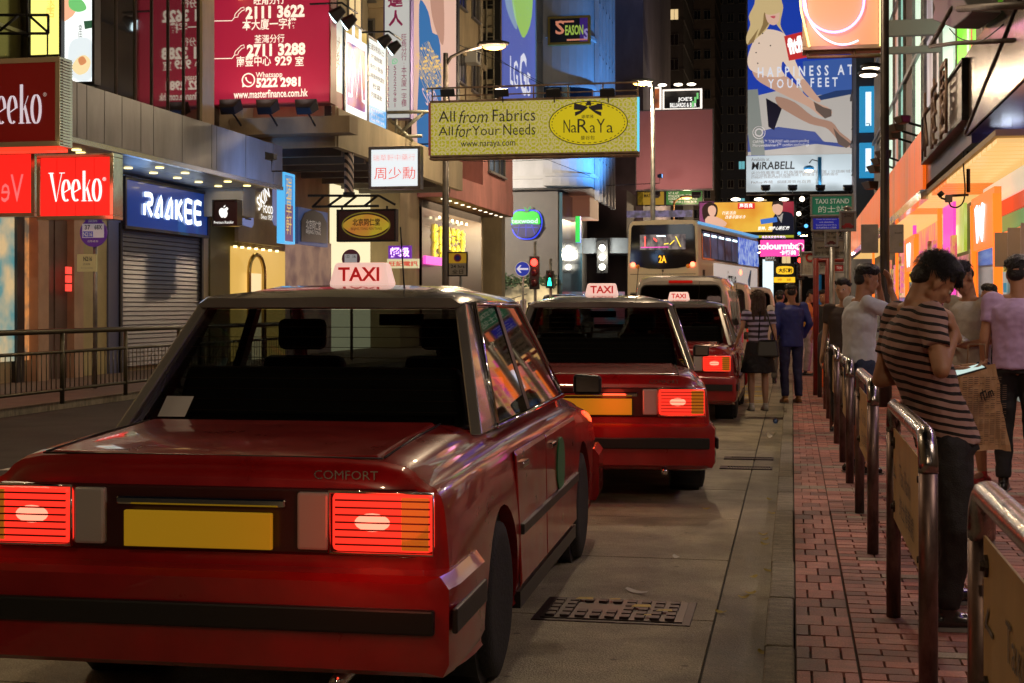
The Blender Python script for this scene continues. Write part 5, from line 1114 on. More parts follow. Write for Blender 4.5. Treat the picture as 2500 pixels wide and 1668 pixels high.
t.text('Available at', 1834, 386, 1878, 393, GREY, y=-.07); t.text('MiRABELL', 1835, 396, 1940, 413, INK, y=-.075, bold=.016, shear=.1)
for k, (py, a, c_) in enumerate(((419, 1834, 2088), (426, 1834, 2046), (432, 1834, 1930), (442, 1834, 1980))): t.text('尖沙咀廣東道 | 旺角彌敦道 | 銅鑼灣 | 沙田新城市' if k < 3 else 'Fitflop專櫃   銅鑼灣崇光百貨', a, py, c_, py + (4 if k != 3 else 6), GREY, y=-.07)
for k, px in enumerate((1869, 1935, 2003, 2070)):
    q = onY(px, 461, 97); floodlight(('first', 'second', 'third', 'fourth')[k] + ' floodlight from the left along the foot of the sandal billboard', q, -.5, pi, 1.6, None, arm=[(0, -1.2, -.2), (0, -2.5, -.1)])
    lamp('SPOT', (q.x, 98.2, q.z + .1), (.95, .95, 1), 260, .1, tuple(Vector((0, .9, 1.6)).to_track_quat('-Z', 'Y').to_euler()), spot=120)
b = B()
for (a, c_) in (((1942, 480), (1942, 640)), ((1985, 480), (1985, 640))): b.tube(pl((a, c_), 99), .12, 6)
for k in range(8): b.tube(pl(((1942, 480 + k * 20), (1985, 500 + k * 20)), 99), .07, 5); b.tube(pl(((1985, 480 + k * 20), (1942, 500 + k * 20)), 99), .07, 5)
b.tube(pl(((1822, 474), (2110, 470)), 99), .12, 6); tag(b.obj('scaffold', DARK), 'dark steel lattice scaffold beside the orange billboard', 'scaffold')
for k, (px, py, c_) in enumerate(((1958, 486, 'hot_white'), (1950, 522, 'hot_white'), (1968, 552, 'blue_lens'), (1951, 570, 'blue_lens'))):
    q = onY(px, py, 98.4); b = B(); b.ball(q, .17 - .02 * k, (1, 1, 1), 10); tag(b.obj('spot_lamp', MC[c_]), ('topmost', 'second', 'third', 'lowest')[k] + ' small lamp on the dark lattice scaffold', 'lamp')
# neon ring sign box at the top
t = Board('neon_box_sign', 'large pinkish sign box with violet neon ring at the top edge', 'sign', 'Y', 26.0, 1962, -130, 2152, 118, .5, M('salmon_board', (.62, .36, .2), .5, em=(.7, .26, .12), es=.75), M('steel_warm', (.4, .3, .2), .4, .6), .05)
vn = E('violet_neon2', (.75, .3, 1), 3.5); pn = E('pink_neon', (1, .45, .65), 3.2); yn = E('yellow_tube', (1, .75, .25), 2.6)
def neon(t, pts, r, m, y=-.08):
    b = B(); b.tube([(q[0], y, q[1]) for q in pts], r, 8); return b.obj('neon_tube', m, t.root)
neon(t, [t.l(2035 + 74 * cos(a), 3 - (-78) * sin(a)) for a in [i * pi / 20 for i in range(-1, 22)]], .018, vn)
neon(t, [t.l(*q) for q in cat_rom([(1965, -60), (1966, 10), (1978, 55), (2005, 90), (2040, 109), (2070, 110), (2095, 101)], 4, False)], .016, pn)
neon(t, [t.l(*q) for q in ((1948, -60), (1956, 30), (1976, 116))], .018, yn); neon(t, [t.l(*q) for q in ((2149, -60), (2149, 40), (2149, 114))], .018, yn)
for a in (-.2,): lamp('POINT', onY(2030, 60, 25.3), (1, .3, .7), 10, .3)
b = B()
for seg in (((1965, 127), (2155, 119)), ((1970, 140), (2155, 136)), ((2085, 122), (2086, 138)), ((1970, 127), (1974, 140))): b.tube(pl(seg, 26.1), .03, 6)
tag(b.obj('sign_bracket', RST), 'rusty pipe cradle under the neon ring sign', 'bracket')
# blue-white drum windows and lamps right of billboard
for k, (py0, py1) in enumerate(((212, 320), (350, 432))):
    t = Board('lit_drum_sign', ('upper' if k == 0 else 'lower') + ' of two curved blue-white lit signs above the orange fascia', 'sign', 'Y', 62.5, 2100, py0, 2140, py1, .8, E('drum_white', (.7, .88, 1), 1.3), E('drum_blue', (.02, .3, .6), .8), .22)
    t.rel('2', .5, .12, .3, .12, NAVY)
b = B(); xa = onY(2090, 0, 63).x; b.box(xa, onY(2150, 0, 63).x + .3, 62.9, 66, 5, 16); tag(b.obj('sign_tower', M('navy_tower', (.015, .03, .06), .5)), 'navy sign tower carrying the two blue-white lit signs', 'tower')
for k, (px, py) in enumerate(((2126, 168), (2120, 184))):
    q = onY(px, py, 55); t = thing('disc_lamp', ('upper' if k == 0 else 'lower') + ' flat disc lamp above the blue-white drum sign', 'lamp', q); b = B(); b.ball((0, 0, .1), .4, (1, 1, .35), 14); b.obj('shade', DARK, t); b = B(); b.ball((0, 0, 0), .32, (1, 1, .2), 14); b.obj('bulb', E('hot_white', 0), t); b = B(); b.tube([(0, 0, .1), (.3, .2, .15), (1.4, 1, .1)], .03, 6); b.obj('arm', DARK, t)
# big floodlight and booms, small floods
t = thing('boom_floodlight', 'large black floodlight on twin booms at the top right', 'floodlight', onX(2318, 20, 2.0))
o0 = t.location.copy()
def R(px, py, X=2.0): return onX(px, py, X) - o0
b = B()
q = [onX(a, c_, 2.0) - o0 for a, c_ in ((2270, -20), (2335, -30), (2372, 30), (2358, 45), (2326, 70), (2275, 48), (2282, 20))]
d_ = Vector((.35, .1, 0)); va = [b.b.verts.new(v) for v in q]; vb = [b.b.verts.new(v + d_) for v in q]
b._f([b.b.faces.new(va), b.b.faces.new(list(reversed(vb)))]); b._f([b.b.faces.new((va[i - 1], va[i], vb[i], vb[i - 1])) for i in range(len(va))]); b.obj('housing', fl_m, t, bev=.02)
b = B(); b.tube([R(2325, 20), R(2272, 112)], .035, 6); b.tube([R(2270, 114), R(2330, 106) , R(2400, 100) + Vector((.5, 0, 0))], .028, 6); b.tube([R(2340, 22), R(2440, 15), R(2470, 14) + Vector((.6, 0, 0))], .04, 8); b.obj('boom', M('weathered_pipe', (.12, .1, .09), .6, .4, noise=(5, .5)), t)
b = B(); b.tube([R(*q) for q in cat_rom([(2318, 70), (2340, 92), (2370, 101), (2400, 98), (2450, 60)], 4, False)], .008, 5); b.obj('cable', INK, t)
b = B(); b.box(1.3, 3.25, 33.0, 33.2, 7.5, 7.85); b.box(1.3, 3.25, 33.0, 33.15, 7.1, 7.25); tag(b.obj('cross_beam', M('grey_beam', (.25, .24, .22), .5, .3)), 'grey steel cross beams bracing the lit advertising facade', 'beam')
for k, (px, py) in enumerate(((2196, 292), (2180, 312), (2172, 330), (2150, 376), (2140, 394), (2130, 412), (2118, 452))):
    q = onX(px, py, 2.1 + .0 * k); q = onX(px, py, 2.2)
    t = thing('facade_floodlight', ('first', 'second', 'third', 'fourth', 'fifth', 'sixth', 'seventh')[k] + ' floodlight down the stepped row above the orange fascia', 'floodlight', q, -pi / 2 + .3, 'stepped floodlights above the orange fascia')
    s_ = .011 * q.y; b = B(); b.hexa([(-.5 * s_, 0, -.25 * s_), (.5 * s_, 0, -.25 * s_), (.5 * s_, .5 * s_, -.25 * s_), (-.5 * s_, .5 * s_, -.25 * s_)], [(-.7 * s_, -.2 * s_, .2 * s_), (.7 * s_, -.2 * s_, .2 * s_), (.6 * s_, .5 * s_, .2 * s_), (-.6 * s_, .5 * s_, .2 * s_)]); b.obj('housing', M('rust_brown_housing', (.07, .045, .03), .5, .4), t, bev=.02)
    b = B(); b.tube([(0, .2, -.2 * s_), (.1, .5, -.5 * s_), (.5, 1.0, -.5 * s_)], .03, 6); b.obj('bracket', DARK, t)
# CCTV
c0 = P(2345, 485, 21.0); t = thing('security_camera', 'small dark security camera on a side arm before the glowing ceiling', 'camera', c0)
def Q(px, py): return P(px, py, 21.0) - c0
b = B(); b.tube([Q(2364, 300), Q(2364, 470)], .028, 8); b.obj('drop_pole', DARK, t)
b = B(); b.tube([Q(2364, 476), Q(2322, 478)], .02, 6); b.obj('arm', DARK, t)
q = Q(2316, 484); b = B(); b.box(q.x - .05, q.x + .05, q.y - .05, q.y + .05, q.z - .06, q.z + .05); b.obj('junction_box', M('grey_box', (.12, .1, .1), .5), t, bev=.01)
b = B(); b.tube([Q(2308, 487), Q(2298, 484), Q(2297, 478)], .015, 6); b.cone(Q(2300, 478), Q(2293, 470), .05, .045, 12); b.obj('camera_body', DARK, t)
b = B(); b.tube([Q(*q_) for q_ in cat_rom([(2317, 492), (2322, 504), (2338, 506), (2352, 492), (2356, 460), (2352, 400), (2354, 330)], 4, False)], .012, 6); b.obj('cable', INK, t)
# overhead wires
b = B()
for seg in (((960, 250), (1180, 330), (1440, 430)), ((1095, 100), (1240, 160), (1380, 235)), ((1180, 120), (1290, 190), (1420, 260)), ((1000, 380), (1200, 395), (1500, 380))):
    b.tube([onY(px, py, 50) for px, py in cat_rom(seg, 4, False)], .012, 4)
tag(b.obj('overhead_wire', INK, recalc=False), 'thin dark wires sagging across behind the yellow sign', 'wires', kind='stuff')
# ================================================================== STREET FURNITURE
poleM = M('pole_paint', (.11, .095, .085), .45, .5, noise=(3, .4)); galv = M('galvanised', (.3, .3, .29), .4, .7, noise=(4, .4))
sod = E('sodium_lamp', (1, .5, .1), 6)
def street_lamp(label, x, y, h, reach, rz=0, power=900, m=poleM, r=.09, z0=-.1, col=(1, .74, .46), lit=True):
    t = thing('street_lamp', label, 'street lamp', (x, y, z0), rz)
    b = B(); b.tube([(0, 0, 0), (0, 0, 1.2), (0, 0, h)], [r * 1.5, r * 1.3, r * .8], 12); b.obj('pole', m, t)
    b = B(); b.tube([(0, 0, h - .35), (reach * .15, 0, h - .12), (reach * .5, 0, h + .04), (reach, 0, h + .15)], [.06, .05, .045, .04], 8); b.obj('arm', m, t)
    b = B(); b.sm = True; b.ball((reach + .35, 0, h + .22), .48, (1, .42, .22), 16); b.obj('lamp_head', m, t)
    b = B(); b.ball((reach + .38, 0, h + .14), .34, (1, .5, .28), 14); b.obj('lamp_bowl', sod, t)
    R3 = Matrix.Rotation(rz, 3, 'Z') @ Vector((reach + .38, 0, 0))
    if power: lamp('POINT', (x + R3.x, y + R3.y, h - .25), col, power, .25)
    return t
q = P(1088, 700, 41); hl_ = P(1088, 130, 41).z
street_lamp('lamp post with curved arm and glowing orange lamp behind the yellow sign', q.x, q.y, hl_ + .1, 1.05, 0, 900)
q = P(1594, 700, 55); street_lamp('tall slender lamp post with an orange lamp rising behind the bus', q.x, q.y, P(1594, 205, 55).z, .05, pi, 1500, galv)
q = P(1645, 600, 102); street_lamp('small lamp post with short arm in front of the green hoarding', q.x, q.y, P(1645, 485, 102).z, .55, 0, 200, M('orange_pole', (.3, .15, .05), .5), .07)
q = P(2001, 475, 97); t = thing('hanging_lantern', 'blue post with a hooded warm lantern before the sandal billboard', 'street lamp', (q.x, q.y, 0)); h_ = P(2001, 384, 97).z
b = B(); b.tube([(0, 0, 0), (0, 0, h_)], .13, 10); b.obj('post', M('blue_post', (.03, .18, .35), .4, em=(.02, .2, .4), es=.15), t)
b = B(); b.tube([(0, 0, h_ - .3), (-.5, 0, h_ - .15), (-.7, 0, h_ - .4)], .04, 6); b.obj('arm', DARK, t)
b = B(); b.ball((-.72, 0, h_ - .75), .36, (1, 1, .6), 14); b.obj('hood', MC['blue_post'], t); b = B(); b.ball((-.72, 0, h_ - .9), .3, (1, 1, .4), 12); b.obj('bulb', E('lantern', (1, .7, .3), 5), t)
# the dark post with number plate (a lamp post whose head is above the frame)
q = P(2160, 750, 20.0); lx, ly = q.x, q.y
t = street_lamp('dark lamp post carrying the plate K7991 beside the arcade', lx, ly, 9.2, 2.3, pi, 1000, M('brown_pole', (.045, .034, .03), .4, .4, noise=(3, .4)), .055, 0, col=(1, .74, .48))
def lp_(px, py): v = P(px, py, 19.9); return v - Vector((lx, ly, 0))
text(t, 'K\n7\n9\n9\n1', 0, lp_(2157, 571).z, .045, .25, INK, y=-.083); 
b = B(); z_ = lp_(2157, 571).z; b.box(-.045, .045, -.08, -.074, z_ - .15, z_ + .15); b.obj('number_plate', M('plate_white', (.5, .48, .42), .6), t)
bxm = M('grey_cabinet', (.33, .31, .26), .6, noise=(3, .3))
for k, (a, c_) in enumerate(((2102, 2144), (2172, 2206))):
    p = P(a, 548, 19.6); r_ = P(c_, 618, 19.6); b = B(); b.box(p.x, r_.x, p.y, p.y + .03, r_.z, p.z); o = b.obj('notice_plate', bxm, bev=.01)
    tag(o, ('left' if k == 0 else 'right') + ' of two blank weathered plates on the dark lamp post', 'plate')
    if k == 1: text(o, 'RARE', p.x + .12, p.z - .12, .1, .02, INK, y=p.y - .004); text(o, '樓盤\n電話', p.x + .15, p.z - .28, .05, .05, M('yellow_sticker', (.4, .35, .02)), y=p.y - .004)
# added lamp posts, mostly out of view, to brighten taxi, ground and towers
street_lamp('lamp post on the left kerb before the bus stop', -10.3, 11, 9, 1.8, 0, 650, poleM)
street_lamp('lamp post on the right pavement behind the viewpoint', 1.6, -9, 9, 2.2, pi, 800, poleM)
for k_, (Y_, sx) in enumerate(((120, -1), (165, 1), (215, -1))): street_lamp(('first', 'second', 'third')[k_] + ' of the lamp posts far down the dark street canyon', sx * 5 - 2, Y_, 9.5, 1.6, 0 if sx < 0 else pi, 5500 + 2500 * k_)  # added to light the dark towers of the canyon
street_lamp('lamp post in the side street behind the pink building', -22, 73, 9, 1.5, 0, 6500, col=(1, .88, .74))  # added out of sight to light the front of the curved tower
for y_ in (4.5, 9.5, 14.5): lamp('AREA', (2.9, y_, 3.78), (1, .78, .6), 38, .4, (0, 0, 0), .5)  # added lamps under the canopy that brighten the people
# taxi stand sign cluster
SM = dict(frame=M('sign_edge', (.3, .3, .3), .5, .5), fr=.012, t=.02)
gs = Board('taxi_stand_sign', 'green TAXI STAND sign at the head of the pole cluster', 'sign', 'Y', 22.0, 1981, 478, 2081, 526, face=M('sign_green', (.01, .14, .07), .4, em=(.01, .16, .08), es=.35), **SM)
W2 = M('sign_white_print', (.6, .6, .55), .5, em=(.6, .6, .5), es=.25)
gs.text('TAXI STAND', 1990, 486, 2073, 497, W2, bold=.01); gs.text('的士站', 1998, 503, 2062, 519, W2)
bs = Board('notice_sign', 'blue notice sign for passengers with disabilities', 'sign', 'Y', 22.05, 1983, 531, 2052, 562, face=M('sign_blue', (.015, .02, .3), .4, em=(.015, .02, .4), es=.4), **SM)
for k, s_ in enumerate(('Please let passengers', 'with disabilities', 'board the taxi first', '請先讓殘疾人士登車')): bs.rel(s_, .5, .85 - k * .22, .72 if k != 1 else .5, .11 if k < 3 else .14, W2)
ws = M('sign_white', (.45, .43, .36), .5, noise=(4, .15)); RI = M('sign_red', (.4, .02, .02), .5)
t = Board('time_sign', 'white strip sign with big numeral 2 below the blue notice', 'sign', 'Y', 22.1, 1986, 565, 2062, 580, face=ws, **SM); t.rel('午夜', .25, .5, .24, .6, INK); t.rel('2', .86, .5, .12, .9, INK, bold=.03)
t = Board('drop_off_sign', 'white sign reading Except taxi drop off', 'sign', 'Y', 22.1, 1987, 587, 2063, 627, face=ws, **SM); t.rel('Except', .5, .82, .3, .18, INK); t.rel('taxi drop off', .47, .55, .72, .2, INK, bold=.01); t.rel('的士落客除外', .52, .2, .92, .26, INK)
def car_icon(t, fx, fz, fw, m):
    W_, H_ = t.W, t.H; u = fw * W_
    pts = [(-.5, 0), (-.5, .16), (-.3, .2), (-.18, .36), (.2, .36), (.34, .2), (.5, .16), (.5, 0)]
    b = B(); b.poly([(fx * W_ + a * u, fz * H_ + c_ * u) for a, c_ in pts], -.008)
    for s_ in (-.28, .28): b.poly(oval(fx * W_ + s_ * u, fz * H_, .1 * u, .1 * u, 10), -.009)
    b.obj('car_symbol', m, t.root, recalc=False)
t = Board('queue_sign', 'small white 1st car queue sign on grey post', 'sign', 'Y', 21.3, 2016, 565, 2043, 600, face=ws, **SM); t.rel('1st', .5, .85, .4, .16, INK); t.rel('第一輛', .5, .58, .8, .18, INK); car_icon(t, .5, .12, .8, M('car_maroon', (.15, .03, .03)))
t = Board('queue_sign', 'small brownish 2nd car queue sign with red car symbol', 'sign', 'Y', 20.8, 2052, 518, 2087, 562, face=M('sign_tan', (.22, .17, .14), .5), **SM); t.rel('2nd', .5, .82, .5, .18, INK); t.rel('第二輛', .5, .52, .8, .16, GREY); car_icon(t, .5, .14, .85, RI)
for k, (px0, py0, px1, py1) in enumerate(((1956, 617, 1985, 672), (1976, 648, 1990, 676), (2000, 640, 2016, 668), (2036, 642, 2061, 664))):
    t = Board('stop_sign', ('white restriction sign left of the red posts', 'tiny white sign between the red posts', 'small DROP OFF sign behind the red posts', 'red and white TAXI plate behind the grey posts')[k], 'sign', 'Y', 24 + k * .3, px0, py0, px1, py1, face=ws, **SM)
    if k == 0: stroke(t.root, oval(t.W * .75, t.H * .78, .06, .06, 16), .03, RI, closed=True); t.rel('上午\n今日', .5, .3, .6, .35, GREY)
    if k == 2: t.rel('DROP\nOFF', .5, .6, .8, .4, INK)
    if k == 3: t.rect(.1, .1, .9, .75, RI); t.rel('TAXI', .5, .45, .5, .3, W2, y=-.012)
redp = M('red_post', (.22, .02, .015), .45, noise=(5, .4)); 
b = B()
for px in (1992, 2021): q = P(px, 750, 22.6); b.tube([(q.x, q.y, 0), (q.x, q.y, P(px, 560, 22.6).z)], .045, 10)
a_, c_ = P(1990, 636, 22.6), P(2064, 636, 22.6); b.tube([a_, c_], .03, 8); tag(b.obj('red_sign_post', redp), 'red tubular frame holding the taxi stand signs', 'sign post')
for k, (px, py, d, lb) in enumerate(((2031, 598, 21.5, 'grey post carrying the 1st car queue sign'), (2069, 508, 21.0, 'thicker grey post carrying the 2nd car queue sign'))):
    q = P(px, 750, d); t = thing('sign_post', lb, 'sign post', (q.x, q.y, 0)); hh = P(px, py, d).z; b = B(); b.tube([(0, 0, 0), (0, 0, hh)], .042 + .012 * k, 12); b.obj('pole', galv, t); b = B(); b.ball((0, 0, hh), .05 + .012 * k, (1, 1, .6), 10); b.obj('cap', galv, t)
# U-shaped stainless barriers with plates
steel = M('scuffed_steel', (.36, .33, .32), .22, 1.0, noise=(30, .35, (1, 1, .3)), bump=(60, .08)); steel_d = M('stained_steel', (.2, .14, .13), .4, .9, noise=(16, .6, (1, 1, .4)))
plate = M('brass_plate', (.52, .37, .16), .5, .15, noise=(3, .3, (1, 1, .2))); boltm = M('bolt_rust', (.04, .025, .015), .6, .5)
def barrier(y0, y1, x=.45, text_on=False, label='', sideplate=True):
    t = thing('crowd_barrier', label, 'barrier', (x, y0, 0)); L = y1 - y0; H = 1.0; r = .032
    b = B(); b.tube([(0, 0, 0), (0, 0, .5), (0, 0, H - .16)], r, 14); b.obj('post', steel_d, t)
    b = B(); b.tube([(0, L, 0), (0, L, .5), (0, L, H - .16)], r, 14); b.obj('post', steel_d, t)
    pts = [(0, 0, H - .16)] + [(0, .12 - .12 * cos(a), H - .16 + .12 * sin(a) + .0) for a in [i * pi / 12 for i in range(1, 7)]]
    pts = pts + [(0, L - p_[1], p_[2]) for p_ in reversed(pts)]
    b = B(); b.tube(pts, r + .0012, 16); b.obj('top_rail', steel, t)
    b = B(); b.hexa([(-.006, .09, .46), (.0, .09, .46), (.0, L - .09, .46), (-.006, L - .09, .46)], [(-.006, .09, .86), (.0, .09, .86), (.0, L - .09, .86), (-.006, L - .09, .86)]); pp = b.obj('plate', plate, t)
    for (yy, zz) in ((.16, .8), (.16, .52), (L - .16, .8), (L - .16, .52)):
        b = B(); b.lathe([(-.024, 0), (-.024, .012), (-.014, .013), (-.014, .026), (-.006, .026), (-.006, 0)], 'X', n=8); b.obj('bolt', boltm, t, loc=(0, yy, zz))
    if text_on:
        h = link('plate_lettering_holder', None, t) if False else bpy.data.objects.new('lettering_mount', None)
        COL.objects.link(h); h.parent = t; h.location = (-.008, L, 0); h.rotation_euler = (0, 0, -pi / 2)
        fad = M('faded_ink', (.13, .12, .11), .6)
        text(h, 'Taxi Rank', L * .45, .70, .55, .085, fad, y=-.001, ext=.001); text(h, '的士停車處', L * .5, .57, .7, .09, fad, y=-.001, ext=.001); text(h, '←', L * .12, .66, .14, .1, fad, y=-.001, bold=.01, ext=.001)
    return t
ys = [(2.0, 3.66), (5.05, 6.75), (8.45, 10.1), (11.8, 13.4), (15.2, 16.9), (18.6, 20.3)]
for k, (a, c_) in enumerate(ys):
    lb = ('nearest steel hoop barrier with faded Taxi Rank plate at the right corner', 'steel hoop barrier the striped-shirt man leans on', 'third steel hoop barrier from the camera', 'fourth steel hoop barrier from the camera', 'fifth steel hoop barrier from the camera', 'farthest steel hoop barrier in the row')[k]
    barrier(a * .985, c_ * .985, text_on=k < 3, label=lb)
t = thing('hoop_rail', 'dark grey hoop rail standing crosswise behind the barrier row', 'barrier', (.42, 22.6, 0)); b = B(); b.tube([(0, 0, 0), (0, 0, .9)] + [(.15 - .15 * cos(a), 0, .9 + .15 * sin(a)) for a in [i * pi / 10 for i in range(1, 6)]] + [(.9, 0, 1.05), (1.05, 0, .9), (1.05, 0, 0)], .035, 10); b.obj('hoop', M('dark_grey_rail', (.09, .09, .095), .4, .6), t)
# orange road barrier
t = thing('plastic_barrier', 'orange plastic barrier on the pavement behind the orange-shirt man', 'barrier', (.9, 25.5, 0)); b = B(); b.box(-.5, .5, -.12, .12, 0, .35); b.box(-.45, .45, -.07, .07, .35, .95); b.obj('body', M('orange_plastic', (.75, .14, .02), .5), t, bev=.03); b = B(); b.box(-.45, .45, -.075, -.071, .55, .72); b.obj('reflective_band', M('sign_white', 0), t)
# bus-stop poles
def roundsign(label, px, py, r, Y, col, lines):
    c = onY(px, py, Y); t = thing('bus_stop_sign', label, 'bus stop', (c.x, Y, 0)); R_ = r / F * Y * 1.0
    b = B(); b.tube([(0, .05, 0), (0, .05, c.z + R_)], .04, 10); b.obj('pole', galv, t)
    b = B(); b.lathe([(-.02, 0), (-.02, R_), (.02, R_), (.02, 0)], 'Y', (0, 0, c.z), 36); b.obj('disc', col, t)
    return t, c, R_
t, c, R_ = roundsign('round purple bus stop sign with route numbers 37 and 68X', 229, 568, 38, 22.6, M('purple_disc', (.09, .03, .2), .5, em=(.1, .03, .22), es=.3), None)
b = B(); b.box(-.2, .2, -.03, -.022, c.z - .09, c.z + .15); b.obj('route_panel', M('route_white', (.6, .6, .62), .5, em=(.6, .6, .62), es=.25), t)
for s_, fx, fz, w_ in (('37', -.1, .09, .1), ('68X', .1, .09, .14)): text(t, s_, fx, c.z + fz, w_, .08, NAVY, y=-.034, bold=.02)
b = B(); b.box(-.19, .0, -.034, -.031, c.z - .08, c.z + .02); b.obj('night_panel', M('night_blue', (.05, .06, .35), .5, em=(.05, .06, .35), es=.3), t); text(t, 'N216', -.095, c.z - .03, .17, .075, W2, y=-.038, bold=.02)
text(t, '亞皆老街', 0, c.z - .15, .2, .035, W2, y=-.034); text(t, 'BANK CENTRE', 0, c.z + .19, .16, .03, W2, y=-.034)
b = B(); z_ = onY(229, 642, 22.6).z; b.box(-.3, .06, -.02, .02, z_ - .15, z_ + .15); b.obj('route_plate', M('olive_plate', (.4, .36, .16), .5, em=(.4, .36, .16), es=.25), t); text(t, 'N216', -.1, z_ + .07, .16, .08, NAVY, y=-.026, bold=.02); text(t, '往油塘', -.12, z_ - .02, .13, .035, GREY, y=-.026); text(t, 'TO YAU TONG', -.12, z_ - .09, .22, .025, GREY, y=-.026)
t, c, R_ = roundsign('round maroon bus stop sign with routes 13D and 16', 857, 632, 24, 36.0, M('maroon_disc', (.09, .02, .03), .5, em=(.09, .02, .03), es=.3), None)
b = B(); b.box(-.17, .17, -.03, -.022, c.z - .1, c.z + .12); b.obj('route_panel', MC['route_white'], t); text(t, '13D', -.08, c.z + .06, .1, .08, INK, y=-.034); text(t, '16', .1, c.z + .06, .08, .08, INK, y=-.034)
# no-stopping sign
t = Board('no_stopping_sign', 'yellow and white 24 hrs no-stopping sign on the island post', 'sign', 'Y', 34.0, 1095, 617, 1140, 673, .03, M('sign_white', 0), DARK, .012)
t.rect(0, .54, 1, 1, M('sign_yellow', (.6, .35, .02), .5, em=(.6, .35, .02), es=.3)); stroke(t.root, oval(t.W * .5, t.H * .77, .08, .08, 20), .035, M('ring_red', (.35, .02, .1), .5), closed=True, y=-.014); b = B(); b.poly(oval(t.W * .5, t.H * .77, .07, .07, 20), -.012); b.obj('disc', M('disc_blue', (.03, .04, .35)), t.root, recalc=False)
t.rel('24 hrs', .5, .4, .75, .15, INK, bold=.01); t.rel('全日', .5, .17, .6, .2, INK)
q = P(1118, 750, 34.7); b = B(); b.tube([(q.x, 34.08, -.1), (q.x, 34.08, 2.7)], .035, 8); tag(b.obj('sign_post', galv), 'thin grey post under the 24 hrs sign', 'sign post')
# arrow sign and signals
Ys = 45.0
c = onY(1276, 657, Ys); t = thing('arrow_sign', 'round blue keep-left arrow sign left of the red signal', 'sign', (c.x, Ys, 0)); R_ = 18.5 / F * 46
b = B(); b.tube([(0, .05, -.1), (0, .05, c.z + R_)], .035, 8); b.obj('pole', galv, t); b = B(); b.lathe([(-.02, 0), (-.02, R_), (.02, R_), (.02, 0)], 'Y', (0, 0, c.z), 32); b.obj('disc', M('arrow_blue', (.02, .04, .4), .4, em=(.02, .04, .45), es=.5), t)
stroke(t, oval(0, c.z, R_ * .97, R_ * .97, 32), .02, W2, closed=True, y=-.026)
b = B(); b.poly([(-.2, c.z), (-.08, c.z + .12), (-.03, c.z + .12), (-.1, c.z + .03), (.19, c.z + .03), (.19, c.z - .03), (-.1, c.z - .03), (-.03, c.z - .12), (-.08, c.z - .12)], -.03); b.obj('arrow', E('arrow_white', (.75, .7, .8), .8), t, recalc=False)
def signal(label, px, py, Y, lens, n=3, s=1.0, head=True):
    c = onY(px, py, Y); t = thing('traffic_signal', label, 'traffic light', (c.x, Y, 0))
    b = B(); b.tube([(0, .12, -.1), (0, .12, c.z + .55 * s)], .05, 8); b.obj('pole', galv, t)
    b = B(); b.box(-.13 * s, .13 * s, -.08, .08, c.z - (n - 1) * .27 * s - .16 * s, c.z + .16 * s); b.obj('housing', fl_m, t, bev=.02)
    for k in range(n):
        m = lens if k == 0 else M('dead_lens', (.05, .01, .01), .2)
        b = B(); b.ball((0, -.07, c.z - k * .27 * s), .1 * s, (1, .35, 1), 14); b.obj('lens', m, t)
        b = B(); b.tube([(-.11 * s, -.08, c.z - k * .27 * s), (-.08 * s, -.2, c.z + .08 * s - k * .27 * s), (0, -.24, c.z + .12 * s - k * .27 * s), (.08 * s, -.2, c.z + .08 * s - k * .27 * s), (.11 * s, -.08, c.z - k * .27 * s)], .012, 5); b.obj('hood', fl_m, t)
    return t
sr = E('signal_red', (1, .03, .02), 8); sg = E('signal_green', (.02, .9, .5), 4)
signal('traffic signal showing a round red light left of the bus', 1305, 641, 45.6, sr, 3, 1.25); lamp('POINT', onY(1305, 641, 45.1), (1, .05, .03), 12, .15)
t = signal('pedestrian signal with a lit green walking man', 1343, 672, 46.5, M('dead_lens'), 2, 1.0)
c = onY(1343, 688, 46.3); b = B(); b.ball((0, -.1, c.z + .1), .035, seg=8); b.hexa([(-.07, -.12, c.z - .13), (.07, -.12, c.z - .13), (.07, -.1, c.z - .13), (-.07, -.1, c.z - .13)], [(-.04, -.12, c.z + .07), (.04, -.12, c.z + .07), (.04, -.1, c.z + .07), (-.04, -.1, c.z + .07)]); b.obj('walking_man', sg, t)
signal('small signal with a red light left of the taxi stand signs', 1954, 636, 52, sr, 3, 1.0)
# left pedestrian railing
t = thing('pedestrian_railing', 'dark railing on the far left kerb behind the near taxi', 'railing', (-10.4, 15.0, 0)); b = B()
for k in range(8): b.tube([(0, k * 2, 0), (0, k * 2, 1.05)], .035, 8)
b.tube([(0, -1, 1.05), (0, 15.5, 1.05)], .04, 8); b.tube([(0, -1, .75), (0, 15.5, .75)], .025, 8); b.tube([(0, -1, .2), (0, 15.5, .2)], .025, 8); b.obj('frame', M('olive_rail', (.09, .08, .05), .4, .5), t)
b = B()
for k in range(120): b.tube([(0, -.9 + k * .135, .2), (0, -.9 + k * .135, .75)], .008, 4)
tag(b.obj('bars', MC['olive_rail'], t), kind='stuff')
